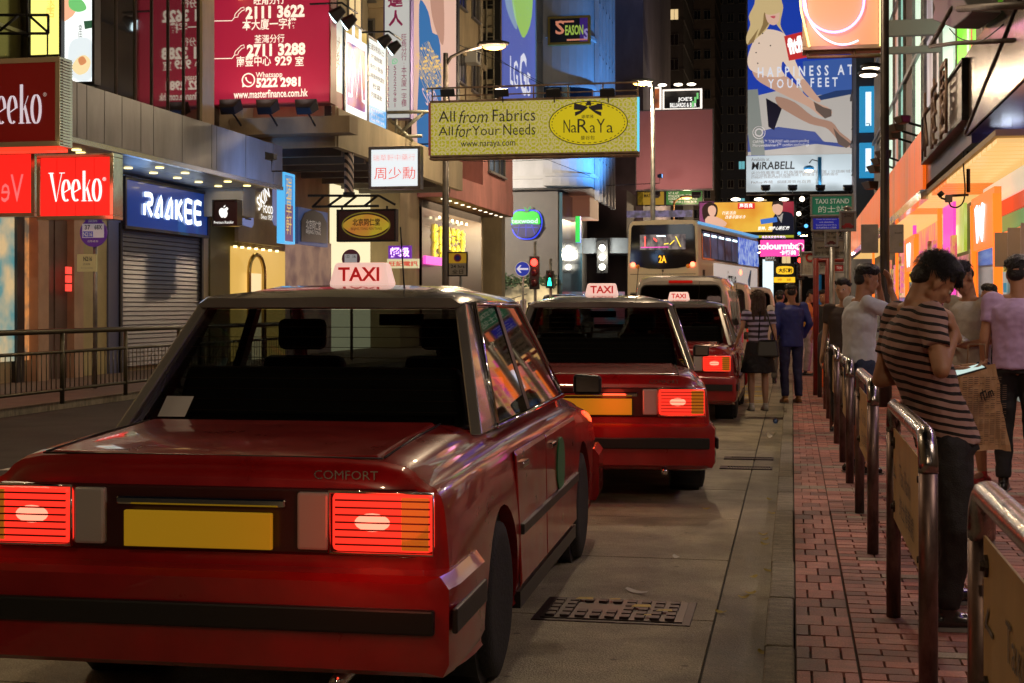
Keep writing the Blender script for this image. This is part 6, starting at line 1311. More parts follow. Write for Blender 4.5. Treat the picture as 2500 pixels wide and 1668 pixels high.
# ================================================================== VEHICLES
REDP = M('taxi_red', (.34, .007, .009), .3, 0, noise=(5, .22), bump=(2.5, .02), coat=.9); SILV = M('taxi_silver', (.42, .41, .38), .2, .55, noise=(2, .1), coat=.8)
RUB = M('rubber', (.012, .012, .012), .8, bump=(60, .3)); BLKT = M('black_trim', (.015, .015, .015), .4); CHRM = M('chrome', (.7, .7, .7), .08, 1.0)
TGL = glassmat('tinted_car_glass', (.3, .33, .32), .02, .08); SEAT = M('seat_vinyl', (.05, .04, .04), .5); LAMPR = E('tail_lamp_lit', (1, .03, .015), 1.3); LAMPRB = E('tail_lamp_core', (1, .2, .12), 2.6)
LAMPA = M('amber_lens', (.5, .14, .01), .15, coat=1, em=(1, .3, .02), es=.25); LAMPW = M('clear_lens', (.5, .5, .48), .12, coat=1); LAMPD = M('red_lens', (.3, .01, .01), .12, coat=1, em=(1, .02, .01), es=.25)
ROOFS = M('taxi_sign_white', (.75, .6, .55), .4, em=(1, .62, .52), es=.75); PLY = M('plate_yellow', (.6, .36, .01), .45, em=(.9, .5, .02), es=.18); ALLOY = M('steel_wheel', (.35, .35, .35), .35, .8)
def loft(st, m, name, parent, cap=True, smooth=True):
    # st: list of (y, [(x,z)...] half profile from bottom centre outwards to top centre)
    b = B(); b.sm = smooth; rings = []
    for y, pr in st:
        pts = [(x, y, z) for x, z in pr] + [(-x, y, z) for x, z in reversed(pr) if x > 1e-5]
        if pr[0][0] < 1e-5: pts = [(x, y, z) for x, z in pr] + [(-x, y, z) for x, z in list(reversed(pr))[1 if pr[-1][0] < 1e-5 else 0:-1]]
        rings.append([b.b.verts.new(p) for p in pts])
    b.skin(rings, (cap, cap)); return b.obj(name, m, parent)
def cutter(b, y, z, r, x0, x1, n=28):
    b.lathe([(x0, 0), (x0, r), (x1, r), (x1, 0)], 'X', (0, y, z), n)
def apply_mods(o):
    bpy.context.view_layer.update()
    me = bpy.data.meshes.new_from_object(o.evaluated_get(bpy.context.evaluated_depsgraph_get()))
    o.modifiers.clear(); o.data = me
def sharp(o, deg=32):
    me = o.data
    for p in me.polygons: p.use_smooth = True
    bm = bmesh.new(); bm.from_mesh(me)
    for e in bm.edges:
        if len(e.link_faces) == 2 and e.calc_face_angle(0) > radians(deg): e.smooth = False
    bm.to_mesh(me); bm.free()
def wheel_meshes(r, w_):
    b = B(); b.sm = True; b.lathe([(-w_ / 2, r * .62), (-w_ / 2 - .005, r * .8), (-w_ / 2 + .01, r * .97), (0, r), (w_ / 2 - .01, r * .97), (w_ / 2 + .005, r * .8), (w_ / 2, r * .62)], 'X', n=30); ty = b.mesh([RUB], 'tyre')
    b = B(); b.sm = True; b.lathe([(w_ / 2 - .06, 0), (w_ / 2 - .01, .02), (w_ / 2 - .01, .07), (w_ / 2 - .04, .1), (w_ / 2 - .035, r * .5), (w_ / 2 - .008, r * .56), (w_ / 2, r * .64), (-w_ / 2, r * .64)], 'X', n=30); rm = b.mesh([ALLOY], 'rim')
    return ty, rm
def wheels(root, xs, ys, r, w_):
    ty, rm = wheel_meshes(r, w_)
    for y in ys:
        for s in (-1, 1):
            wt = bpy.data.objects.new('wheel', None); COL.objects.link(wt); wt.parent = root; wt.location = (s * xs, y, r); wt.rotation_euler = (0, 0, 0 if s > 0 else pi)
            link('tyre', ty, wt); link('rim', rm, wt)
def cut_arches(body, ys, r, half, name='c'):
    b = B()
    for y in ys:
        for s in (-1, 1): cutter(b, y, r * 1.02, r * 1.17, s * (half - .28), s * (half + .2))
    c = b.obj('arch_cutter', BLKT); m = body.modifiers.new('bool', 'BOOLEAN'); m.operation = 'DIFFERENCE'; m.object = c; m.solver = 'EXACT'
    apply_mods(body); bpy.data.objects.remove(c)
def make_taxi(label, plate='HX 4821'):
    t = thing('taxi', label, 'taxi', (0, 0, 0), 0)
    def sec(w_, zb, zs, zt, belt=None):
        return [(0, zb), (w_ - .1, zb), (w_ - .02, zb + .04), (w_, zb + .16), (w_ + .005, (zb + zs) / 2), (w_ - .012, zs - .1), (w_ - .035, zs - .03), (w_ - .08, zs), (w_ - .22, zt - .012), (0, zt)]
    st = [(0.0, sec(.80, .34, .82, .90)), (.03, sec(.825, .28, .86, .94)), (.1, sec(.84, .24, .885, .965)), (.5, sec(.85, .2, .905, .99)), (.98, sec(.85, .2, .915, 1.0)), (1.5, sec(.85, .2, .92, .975)), (3.1, sec(.85, .2, .92, .975)), (3.42, sec(.85, .2, .91, .985)), (3.9, sec(.845, .2, .875, .94)), (4.4, sec(.835, .22, .82, .87)), (4.6, sec(.82, .26, .78, .81)), (4.68, sec(.78, .32, .72, .75))]
    st = [(0.0, sec(.755, .36, .80, .885)), (.015, sec(.79, .32, .83, .91)), (.05, sec(.82, .28, .86, .94))] + st[2:]
    st = [(y, [(max(0, a), c) for a, c in cat_rom(pr, 4, False)]) for y, pr in st]; ys_ = [q[0] for q in st]
    fl = cat_rom([tuple([y] + [v for p_ in pr for v in p_]) for y, pr in st], 3, False); st = [(q[0], list(zip(q[1::2], q[2::2]))) for q in fl]
    for y, pr in st: pr[0] = (0, pr[0][1]); pr[-1] = (0, pr[-1][1])
    body = loft(st, REDP, 'body', t); cut_arches(body, (1.0, 3.72), .31, .85); sharp(body, 38)
    for y in (1.0, 3.72):
        for s in (-1, 1): b = B(); b.lathe([(s * .57, 0), (s * .57, .35), (s * .8, .355), (s * .8, .34)], 'X', (0, y, .315), 26); b.obj('wheel_well', BLKT, t, recalc=False)
    wheels(t, .755, (1.0, 3.72), .31, .18)
    # cabin
    zb, zr = .955, 1.475
    corners = {'C': ((.775, 1.0), (.60, 1.52)), 'A': ((.775, 3.42), (.605, 2.78))}
    def pil(p0, p1, wl0, wl1, name):
        for s in (-1, 1):
            b = B(); (x0, y0), (x1, y1) = p0, p1
            b.hexa([(s * x0, y0, zb), (s * (x0 - .05), y0, zb), (s * (x0 - .05), y0 + wl0, zb), (s * x0, y0 + wl0, zb)], [(s * x1, y1, zr), (s * (x1 - .05), y1, zr), (s * (x1 - .05), y1 + wl1, zr), (s * x1, y1 + wl1, zr)]); b.obj(name, REDP if name != 'roof_pillar' else SILV, t, bev=.008)
    pil((.775, .96), (.605, 1.46), .34, .14, 'roof_pillar'); pil((.775, 3.38), (.61, 2.74), .09, .07, 'windscreen_pillar')
    for s in (-1, 1):
        b = B(); b.hexa([(s * .775, 2.14, zb), (s * .735, 2.14, zb), (s * .735, 2.23, zb), (s * .775, 2.23, zb)], [(s * .612, 2.14, zr), (s * .572, 2.14, zr), (s * .572, 2.21, zr), (s * .612, 2.21, zr)]); b.obj('door_pillar', BLKT, t)
        q = lambda y0, y1, y2, y3, nm: (lambda b: (b.quad((s * .768, y0, zb + .02), (s * .768, y1, zb + .02), (s * .612, y2, zr - .02), (s * .612, y3, zr - .02)), b.obj(nm, TGL, t))[1])(B())
        q(1.3, 2.14, 2.14, 1.6, 'rear_side_window'); q(2.23, 3.36, 2.74, 2.21, 'front_side_window')
        b = B(); b.tube([(s * .78, 1.28, zb + .01), (s * .775, 3.38, zb + .01), (s * .618, 2.78, zr - .01), (s * .618, 1.6, zr - .005), (s * .775, 1.3, zb + .01)], .012, 6); b.obj('chrome_strip', CHRM, t)
        for (y0, y1) in ((1.32, 2.16), (2.18, 3.3)):
            b = B(); yy0 = y0 if y0 > 2 else 1.42
            b.hexa([(s * .846, yy0, .26), (s * .846, y1, .26), (s * .846, y1, .50), (s * .846, yy0, .50)] if False else [(s * .85, yy0, .27), (s * .85, y1, .27), (s * .862, y1, .29), (s * .862, yy0, .29)], [(s * .84, y0, .86), (s * .84, y1, .86), (s * .853, y1, .84), (s * .853, y0, .84)])
            d_ = b.obj('door', REDP, t, bev=.006)
            b = B(); b.box(s * .857 - .012, s * .857 + .016, y0 + .08, y0 + .22, .78, .805); b.obj('handle', CHRM, d_, bev=.005)
        b = B(); b.box(min(s * .852, s * .874), max(s * .852, s * .874), 1.4, 3.32, .5, .545); b.obj('rub_strip', BLKT, t, bev=.005)
        b = B(); b.box(min(s * .82, s * .856), max(s * .82, s * .856), 1.4, 3.3, .19, .26); b.obj('sill', BLKT, t)
        b = B(); b.hexa([(s * .86, 3.14, .98), (s * 1.02, 3.16, .98), (s * 1.0, 3.22, .99), (s * .86, 3.24, .99)], [(s * .86, 3.14, 1.1), (s * 1.02, 3.16, 1.09), (s * 1.0, 3.22, 1.08), (s * .86, 3.24, 1.08)]); m_ = b.obj('door_mirror', BLKT, t, bev=.02)
        b = B(); b.quad((s * .88, 3.136, 1.0), (s * 1.0, 3.15, 1.0), (s * 1.0, 3.15, 1.08), (s * .88, 3.136, 1.08)); b.obj('mirror_glass', CHRM, m_)
        b = B(); b.lathe([(s * .856, 0), (s * .856, .14), (s * .864, .14), (s * .864, 0)], 'X', (0, 2.65, .66), 24); b.obj('door_roundel', M('green_roundel', (.02, .2, .08), .4), t)
    b = B(); b.quad((-.72, 1.03, zb + .02), (.72, 1.03, zb + .02), (.57, 1.49, zr - .03), (-.57, 1.49, zr - .03)); b.obj('rear_window', TGL, t)
    b = B(); b.tube([(-.74, 1.0, zb + .01), (.74, 1.0, zb + .01), (.59, 1.48, zr - .015), (-.59, 1.48, zr - .015), (-.74, 1.0, zb + .01)], .013, 6); b.obj('window_trim', CHRM, t)
    b = B(); b.quad((-.72, 3.4, zb + .02), (.72, 3.4, zb + .02), (.57, 2.79, zr - .03), (-.57, 2.79, zr - .03)); b.obj('windscreen', TGL, t)
    rf = lambda w_, z0, z1: [(0, z0), (w_, z0), (w_ + .012, z0 + .015), (w_ - .03, z0 + .04), (w_ * .6, z1 - .005), (0, z1)]
    o = loft([(1.42, rf(.58, 1.455, 1.5)), (1.5, rf(.605, 1.465, 1.53)), (1.9, rf(.615, 1.468, 1.56)), (2.4, rf(.615, 1.468, 1.565)), (2.72, rf(.61, 1.465, 1.545)), (2.86, rf(.58, 1.445, 1.5))], SILV, 'roof', t); sharp(o, 35)
    # trunk lid, rear details
    b = B(); b.hexa([(-.6, .08, .9), (.6, .08, .9), (.6, .93, .96), (-.6, .93, .96)], [(-.59, .08, .9615), (.59, .08, .9615), (.59, .93, 1.0055), (-.59, .93, 1.0055)]); b.obj('boot_lid', REDP, t, bev=.012, seg=3)
    b = B(); b.tube([(-.61, .06, .9545), (.61, .06, .9545)], .004, 6); b.tube([(-.61, .08, .956), (-.61, .5, .983), (-.61, .94, .998)], .004, 6); b.tube([(.61, .08, .956), (.61, .5, .983), (.61, .94, .998)], .004, 6); b.obj('lid_seam', BLKT, t)
    b = B(); b.box(-.3, .3, -.03, .0, .795, .825); b.obj('chrome_bar', CHRM, t, bev=.008)
    b = B(); b.box(-.74, .74, -.012, .03, .64, .86); b.obj('tail_panel', M('tail_garnish', (.05, .008, .008), .3, coat=.6), t, bev=.01)
    for s in (-1, 1):
        tl = B(); tl.box(min(s * .46, s * .8), max(s * .46, s * .8), -.04, .02, .66, .85); tlo = tl.obj('tail_light', LAMPR, t, bev=.018)
        tl = B(); tl.ball((s * .6, -.04, .757), .06, (1, .12, .5), 14); tl.obj('lit_core', LAMPRB, tlo)
        tl = B(); tl.box(min(s * .70, s * .79), max(s * .70, s * .79), -.047, -.03, .67, .84); tl.obj('amber_section', LAMPA, tlo)
        tl = B()
        for q_ in range(7): tl.box(min(s * .475, s * .795), max(s * .475, s * .795), -.0475, -.04, .682 + q_ * .024, .687 + q_ * .024)
        tl.obj('lens_rib', M('lens_rib_red', (.12, .008, .006), .3), tlo)
        tl = B(); tl.tube([(s * .455, -.042, .655), (s * .805, -.042, .655), (s * .805, -.042, .855), (s * .455, -.042, .855), (s * .455, -.042, .655)], .006, 6); tl.obj('lens_surround', CHRM, tlo)
        tl = B(); tl.box(min(s * .34, s * .45), max(s * .34, s * .45), -.036, .0, .66, .85); tl.obj('reversing_light', LAMPW, t, bev=.01)
    b = B(); b.box(-.26, .26, -.055, -.035, .66, .78); pl_ = b.obj('number_plate', PLY, t, bev=.004)
    
    text(t, 'COMFORT', .5, .905, .22, .03, CHRM, y=-.004)
    bp = lambda w_, z0, z1, y: (y, [(0, z0), (w_, z0), (w_ + .02, z0 + .04), (w_ + .02, z1 - .04), (w_ - .01, z1), (0, z1)])
    o = loft([bp(.80, .30, .58, -.13), bp(.85, .28, .6, -.1), bp(.865, .28, .6, .0), bp(.868, .28, .6, .42)], REDP, 'rear_bumper', t); sharp(o, 30)
    b = B(); b.box(-.83, .83, -.152, -.12, .42, .50); b.obj('bumper_strip', BLKT, t, bev=.008)
    for s in (-1, 1): b = B(); b.box(min(s * .88, s * .898), max(s * .88, s * .898), -.1, .42, .42, .50); b.obj('bumper_strip', BLKT, t, bev=.005)
    o = loft([bp(.80, .28, .56, 4.78), bp(.84, .26, .58, 4.72), bp(.858, .26, .58, 4.3)], REDP, 'front_bumper', t); sharp(o, 30)
    b = B(); b.tube([(.5, -.12, .25), (.5, .4, .27)], .025, 8); b.obj('exhaust', CHRM, t)
    # roof sign
    b = B(); b.hexa([(-.15, 1.92, 1.555), (.15, 1.92, 1.555), (.15, 2.06, 1.555), (-.15, 2.06, 1.555)], [(-.125, 1.945, 1.665), (.125, 1.945, 1.665), (.125, 2.035, 1.665), (-.125, 2.035, 1.665)]); rs = b.obj('roof_sign', ROOFS, t, bev=.015)
    text(rs, 'TAXI', 0, 1.61, .2, .065, M('taxi_letter_red', (.5, .01, .01), .5, em=(.8, .02, .02), es=.4), y=1.918, bold=.025)
    b = B(); b.tube([(.3, 1.6, 1.54), (.32, 1.45, 1.8)], .004, 4); b.obj('aerial', BLKT, t)
    b = B()
    for q_ in range(9): f_ = .12 + q_ * .09; b.tube([(-.66 + .1 * f_, 1.03 + .46 * f_ + .004, zb + .02 + .47 * f_), (.66 - .1 * f_, 1.03 + .46 * f_ + .004, zb + .02 + .47 * f_)], .0018, 4)
    tag(b.obj('heater_line', M('heater_copper', (.2, .1, .05), .5), t), kind='stuff')
    b = B(); b.quad((-.62, 1.045, zb + .05), (-.5, 1.045, zb + .05), (-.49, 1.12, zb + .13), (-.61, 1.12, zb + .13)); b.obj('window_sticker', M('sticker_white', (.6, .6, .58), .5), t)
    b = B(); b.hexa([(-.6, 1.12, .97), (.6, 1.12, .97), (.6, 1.3, .97), (-.6, 1.3, .97)], [(-.6, 1.12, 1.0), (.6, 1.12, 1.0), (.6, 1.3, 1.0), (-.6, 1.3, 1.0)]); b.obj('parcel_shelf', SEAT, t)
    b = B(); b.box(.28, .5, 3.02, 3.06, 1.0, 1.08); b.obj('dash_meter', E('meter_red', (1, .1, .05), 1.5), t)
    # interior
    b = B(); b.hexa([(-.66, 1.25, .9), (.66, 1.25, .9), (.66, 1.5, .9), (-.66, 1.5, .9)], [(-.6, 1.3, 1.2), (.6, 1.3, 1.2), (.6, 1.42, 1.2), (-.6, 1.42, 1.2)]); b.obj('rear_seat', SEAT, t, bev=.03)
    for x in (-.36, .36):
        b = B(); b.hexa([(x - .24, 2.2, .9), (x + .24, 2.2, .9), (x + .24, 2.36, .9), (x - .24, 2.36, .9)], [(x - .2, 2.16, 1.22), (x + .2, 2.16, 1.22), (x + .2, 2.26, 1.22), (x - .2, 2.26, 1.22)]); b.obj('front_seat', SEAT, t, bev=.03)
        b = B(); b.box(x - .12, x + .12, 2.14, 2.22, 1.25, 1.4); b.obj('headrest', SEAT, t, bev=.03)
    b = B(); b.tube([(.36 + .17 * cos(a), 2.95 + .05 * sin(a), 1.02 + .16 * sin(a)) for a in [i * pi / 8 for i in range(17)]], .014, 6); b.obj('steering_wheel', SEAT, t)
    b = B(); b.box(-.12, .12, 2.74, 2.76, 1.36, 1.42); b.obj('inner_mirror', BLKT, t)
    return t
def place(t, rx, ry, yaw, half=.87, z=RZ):      # rx, ry: rear right corner
    c, s = cos(yaw), sin(yaw); t.location = (rx - half * c, ry - half * s, z); t.rotation_euler = (0, 0, yaw); t.scale = (1.02, 1.02, 1.03)
TAXIS = [make_taxi('nearest red taxi with silver roof filling the lower left, its right tail lamp glowing')]
flush_text()
TAXIS.append(dup(TAXIS[0])); TAXIS.append(dup(TAXIS[0]))
TAXIS[1]['label'] = 'middle red taxi, nose turned out, tail lamps lit just ahead of the nearest one'; TAXIS[2]['label'] = 'farthest red taxi parked close behind the grey van'
for o in TAXIS: o['group'] = 'red taxis queuing at the stand'
place(TAXIS[0], -1.12, 4.62, radians(1.5)); place(TAXIS[1], -.60, 10.9, radians(6.5)); place(TAXIS[2], -.72, 18.4, radians(0))
lamp('POINT', (-1.35, 4.25, .68), (1, .05, .02), 2.0, .12); lamp('POINT', (-1.3, 10.5, .68), (1, .05, .02), 2.0, .1)
# ---------------- vans
def make_van(label, col, curtain=False, cat='van'):
    t = thing('van', label, cat, (0, 0, 0), 0)
    def sec(k, w_, zt, zb=.3): return [(0, zb), (w_ - .1, zb), (w_ - .01, zb + .08), (w_, .6), (w_ + .005, 1.0), (w_ - .01, 1.15), (w_ - .06, 1.6), (w_ - .11, zt - .16), (w_ - .17, zt - .05), (w_ - .3, zt - .008), (0, zt)]
    st = [(0, sec(0, .80, 1.90)), (.04, sec(0, .83, 1.95)), (.15, sec(0, .85, 1.98)), (1.5, sec(0, .85, 2.0)), (3.3, sec(0, .85, 1.98)), (3.7, sec(0, .85, 1.9))]
    st += [(4.3, [(0, .3), (.75, .3), (.84, .38), (.85, .6), (.85, 1.0), (.82, 1.12), (.76, 1.3), (.7, 1.42), (.66, 1.46), (.5, 1.48), (0, 1.5)]), (4.75, [(0, .35), (.7, .35), (.78, .4), (.8, .6), (.78, .9), (.72, 1.0), (.65, 1.05), (.6, 1.07), (.55, 1.08), (.45, 1.08), (0, 1.09)])]
    body = loft(st, col, 'body', t); cut_arches(body, (.95, 3.6), .33, .85); sharp(body, 28)
    wheels(t, .75, (.95, 3.6), .33, .2)
    def rr(x0, x1, z0, z1, r, n=4, taper=0):
        pts = []
        for cx, cz, a0 in ((x1 - r, z1 - r, 0), (x0 + r, z1 - r, pi / 2), (x0 + r, z0 + r, pi), (x1 - r, z0 + r, 3 * pi / 2)):
            for i in range(n + 1): a = a0 + i * pi / 2 / n; pts.append((cx + r * cos(a), cz + r * sin(a)))
        return [(x * (1 - taper * (z - z0) / (z1 - z0)), z) for x, z in pts]
    b = B(); b.poly(rr(-.72, .72, 1.1, 1.83, .1, taper=.07), -.012, .02); b.obj('window_seal', BLKT, t)
    if curtain:
        b = B(); n = 70
        rows = [[(-.62 + 1.24 * i / n * 1.0, -.02 + .006 * sin(i * 1.6), z) for i in range(n + 1)] for z in (1.16, 1.78)]
        for i in range(n): b.quad(rows[0][i], rows[0][i + 1], rows[1][i + 1], rows[1][i])
        b.obj('curtain', M('grey_curtain', (.1, .09, .08), .8), t)
    b = B(); b.poly(rr(-.70, .70, 1.12, 1.81, .09, taper=.07), -.03, .003); b.obj('rear_window', glassmat('van_glass', (.35, .35, .33), .03, .1), t)
    for s in (-1, 1):
        b = B(); b.hexa([(s * .72, -.03, .72), (s * .855, -.01, .72), (s * .865, .12, .72), (s * .72, .06, .72)], [(s * .70, -.02, 1.36), (s * .80, 0, 1.36), (s * .82, .12, 1.36), (s * .70, .06, 1.36)]); tl = b.obj('tail_light', LAMPD, t, bev=.015)
        b = B(); b.box(min(s * .74, s * .83), max(s * .74, s * .83), -.036, -.02, .98, 1.06); b.obj('amber_section', LAMPA, tl)
        for (y0, y1) in ((.35, 1.35), (1.5, 2.45), (2.6, 3.35)):
            b = B(); b.quad((s * .851, y0, 1.14), (s * .851, y1, 1.14), (s * .77, y1 - .03, 1.74), (s * .77, y0 + .03, 1.74)); b.obj('side_window', MC['tinted_glass'], t)
        b = B(); b.hexa([(s * .9, 3.5, 1.05), (s * 1.06, 3.52, 1.05), (s * 1.05, 3.6, 1.05), (s * .9, 3.6, 1.05)], [(s * .9, 3.5, 1.28), (s * 1.06, 3.52, 1.27), (s * 1.05, 3.6, 1.27), (s * .9, 3.6, 1.27)]); b.obj('door_mirror', BLKT, t, bev=.03)
        b = B(); b.box(min(s * .853, s * .862), max(s * .853, s * .862), 1.45, 1.458, .4, 1.85); b.obj('door_seam', BLKT, t)
    b = B(); b.box(-.2, .2, -.03, .02, 1.855, 1.9); b.obj('high_brake_light', LAMPD, t, bev=.008)
    b = B(); b.box(-.84, .84, -.09, .3, .3, .55); b.obj('rear_bumper', col, t, bev=.04)
    b = B(); b.box(-.25, .25, -.05, -.03, .68, .79); p_ = b.obj('number_plate', PLY, t)
    b = B(); b.tube([(0, -.04, 1.1), (.35, -.045, 1.25)], .009, 5); b.obj('wiper', BLKT, t)
    return t
v1 = make_van('grey van with curtained rear window ahead of the taxis', M('van_grey', (.5, .47, .43), .25, .2, coat=.7), True)
v2 = make_van('cream van hidden between the grey van and the foremost van', M('van_cream', (.62, .56, .44), .3, coat=.6))
v3 = make_van('white-cream van at the front of the parked row beside the suited man', M('van_white', (.66, .6, .5), .3, coat=.6))
for v, x, y, yaw in ((v1, -1.02, 24.4, -.6), (v2, -.84, 30.8, 0), (v3, -.42, 38.6, 1)): place(v, x, y, radians(yaw), .85); v['group'] = 'vans parked along the kerb'
# ---------------- double-decker bus
t = thing('double_decker_bus', 'cream double-decker bus route 2A turning with an advert on its side', 'bus', (0, 0, 0))
BC = M('bus_cream', (.76, .69, .5), .3, coat=.5, noise=(.5, .06)); 
def bsec(k): return [(0, .35), (1.18 * k, .35), (1.23 * k, .45), (1.25 * k, 1.2), (1.25 * k, 2.6), (1.22 * k, 4.1), (1.17 * k, 4.3), (1.08 * k, 4.38), (0, 4.42)]
o = loft([(0, bsec(.965)), (.05, bsec(.985)), (.16, bsec(1)), (10.3, bsec(1)), (10.5, bsec(.97))], BC, 'body', t); cut_arches(o, (2.6, 8.4), .5, 1.25); sharp(o, 28)
wheels(t, 1.1, (2.6, 8.4), .5, .28)
rg = [(-1.13, 3.0), (-1.08, 4.16), (-1.02, 4.25), (1.02, 4.25), (1.08, 4.16), (1.13, 3.0), (.85, 2.86), (.5, 2.79), (0, 2.77), (-.5, 2.79), (-.85, 2.86)]
b = B(); b.poly(rg, -.02, .03); b.obj('rear_glass', M('bus_glass', (.01, .01, .012), .06, spec=.9, coat=1), t)
b = B(); b.box(-.78, .78, -.028, -.02, 3.42, 3.92); b.obj('window_opening', lit_noise('bus_interior', (.06, .05, .07), (.35, .3, .28), .6, 3, (2, 1, 1)), t)
for (x, z0, x2, z1, c_) in ((-.6, 3.5, -.6, 3.85, 'signal_red'), (.05, 3.6, .2, 3.62, 'yellow_neon'), (.45, 3.85, .62, 3.5, 'yellow_neon'), (.25, 3.58, .4, 3.72, 'yellow_neon'), (-.3, 3.8, -.2, 3.7, 'signal_red'), (-.75, 3.5, .2, 3.5, 'magenta_face'), (-.2, 3.88, .1, 3.86, 'cool_lens')):
    b = B(); b.tube([(x, -.035, z0), (x2, -.035, z1)], .014, 5); b.obj('interior_glow', E(c_), t)  # glowing strips paint the lit bits of the bus interior
b = B(); b.box(-.16, .16, -.034, -.026, 2.95, 3.25); b.obj('route_display', INK, t); text(t, '2A', 0, 3.1, .26, .24, E('led_orange', (1, .42, .02), 2.2), y=-.042, bold=.02)
for s in (-1, 1):
    b = B(); b.ball((s * 1.02, -.03, 2.92), .085, (1, .4, 1), 14); b.obj('tail_light', E('bus_red', (1, .12, .06), 7), t); b = B(); b.ball((s * .86, -.02, 2.86), .07, (1, .35, 1), 14); b.obj('indicator', LAMPA, t)
for z, w_ in ((2.6, 1.12), (1.98, 1.12)): b = B(); b.box(-w_, w_, -.004, .01, z - .008, z + .008); b.obj('seam', BLKT, t)
b = B(); b.box(-.006, .006, -.004, .01, 1.98, 2.75); b.obj('seam', BLKT, t)
b = B(); b.box(-.1, .1, -.02, .01, 2.05, 2.1); b.box(-.03, .03, -.02, .01, 2.68, 2.74); b.obj('latch', BLKT, t)
b = B(); b.box(-1.12, 1.12, -.03, .01, .7, 1.96); b.obj('engine_grille', BLKT, t)
for k in range(12): b = B(); b.box(-1.0, 1.0, -.045, -.03, .8 + k * .09, .84 + k * .09); b.obj('louvre', M('louvre_grey', (.04, .04, .04), .5), t)
# right side of the bus (local +x)
b = B(); b.hexa([(1.24, .35, 3.1), (1.262, .35, 3.1), (1.262, 10.2, 3.1), (1.24, 10.2, 3.1)], [(1.2, .35, 4.1), (1.232, .35, 4.1), (1.232, 10.2, 4.1), (1.2, 10.2, 4.1)]); b.obj('window_band', MC['bus_glass'], t)
for k in range(5):
    y0 = .45 + k * 1.15; b = B(); b.hexa([(1.263, y0 + .06, 3.16), (1.27, y0 + .06, 3.16), (1.27, y0 + 1.09, 3.16), (1.263, y0 + 1.09, 3.16)], [(1.232, y0 + .06, 4.04), (1.24, y0 + .06, 4.04), (1.24, y0 + 1.09, 4.04), (1.232, y0 + 1.09, 4.04)]); b.obj('side_window', lit_noise('deck_window', (.01, .015, .03), (.06, .1, .2), .6, 1.2), t)
    b = B(); b.box(1.262, 1.274, y0 + .2, y0 + .9, 3.9, 3.96); b.obj('deck_light', E('cool_lens'), t)
b = B(); b.hexa([(1.255, 6.3, 3.1), (1.275, 6.3, 3.1), (1.275, 10.15, 3.1), (1.255, 10.15, 3.1)], [(1.225, 6.3, 4.1), (1.245, 6.3, 4.1), (1.245, 10.15, 4.1), (1.225, 10.15, 4.1)]); b.obj('window_film', lit_noise('blue_film', (.03, .12, .7), (.45, .6, 1), .75, 5), t)
b = B(); b.tube([(1.2, .1, 4.3), (1.2, 10.3, 4.3)], .05, 6); b.obj('roof_edge', M('blue_edge', (.2, .45, .75), .3, em=(.15, .5, .95), es=.7), t)
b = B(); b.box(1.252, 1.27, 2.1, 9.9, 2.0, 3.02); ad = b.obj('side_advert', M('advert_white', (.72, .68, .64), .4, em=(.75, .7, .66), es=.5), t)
h = bpy.data.objects.new('advert_print', None); COL.objects.link(h); h.parent = t; h.location = (1.275, 0, 0); h.rotation_euler = (0, 0, pi / 2)
text(h, 'izzue', 5.0, 2.5, 1.5, .62, INK, y=-.012, bold=.01)
b = B(); b.tube([(1.28, 8.2, 2.1), (1.28, 8.0, 2.5), (1.28, 8.4, 2.9), (1.28, 8.1, 2.3)], .05, 5); b.obj('advert_figure', M('ad_blue', (.2, .35, .6)), t)
b = B(); b.ball((1.27, 6.6, 2.8), .1, (.4, 2.2, 1), 12); b.obj('side_lamp', E('bus_red'), t)
b = B(); b.box(1.245, 1.262, .6, 9.8, 1.1, 1.85); b.obj('lower_window_band', MC['bus_glass'], t)
b = B(); b.box(1.25, 1.262, .45, .75, 1.9, 2.75); b.obj('vent', BLKT, t)
c = P(1708, 700, 47.0); t.rotation_euler = (0, 0, radians(-9.5)); t.location = (c.x - 1.25 * cos(radians(9.5)), c.y + 1.25 * sin(radians(9.5)), RZ)
lamp('POINT', (c.x + 2.2, c.y + 5.0, 4.6), (.15, .5, 1), 60, .4) if False else None
# small dark car seen beyond the taxis
c2 = make_van('small dark van far down the middle lane left of the bus', M('van_dark', (.03, .03, .035), .25, coat=.8)); place(c2, P(1415, 750, 60).x, P(1415, 750, 60).y, 0, .85)

# ================================================================== PEOPLE
def V3(*a): return Vector(a)
SKINS = {}
def skinm(name, c): return M(name, c, .5, noise=(9, .12), bump=(90, .08), spec=.4)
SK1 = skinm('skin', (.42, .22, .13)); SK2 = skinm('skin_pale', (.5, .3, .19))
HAIR = M('black_hair', (.008, .007, .006), .38, noise=(40, .4), bump=(160, .6)); HAIRB = M('brown_hair', (.06, .03, .015), .4, noise=(40, .4), bump=(160, .6))
EYEW = M('eye_white', (.6, .58, .55), .2); EYED = M('eye_dark', (.01, .008, .006), .1)
def rcone(b, p0, p1, r0, r1, n=12, e=(1, 1), ax=None, balls=(True, True)):
    p0 = Vector(p0); p1 = Vector(p1); z = (p1 - p0).normalized()
    x = (ax - z * ax.dot(z)).normalized() if ax is not None else z.orthogonal().normalized(); y = z.cross(x)
    b.skin([b.ring(p0, x * r0 * e[0], y * r0 * e[1], n), b.ring(p1, x * r1 * e[0], y * r1 * e[1], n)])
    if balls[0]: b.ball(p0, r0 * .995, seg=n)
    if balls[1]: b.ball(p1, r1 * .995, seg=n)
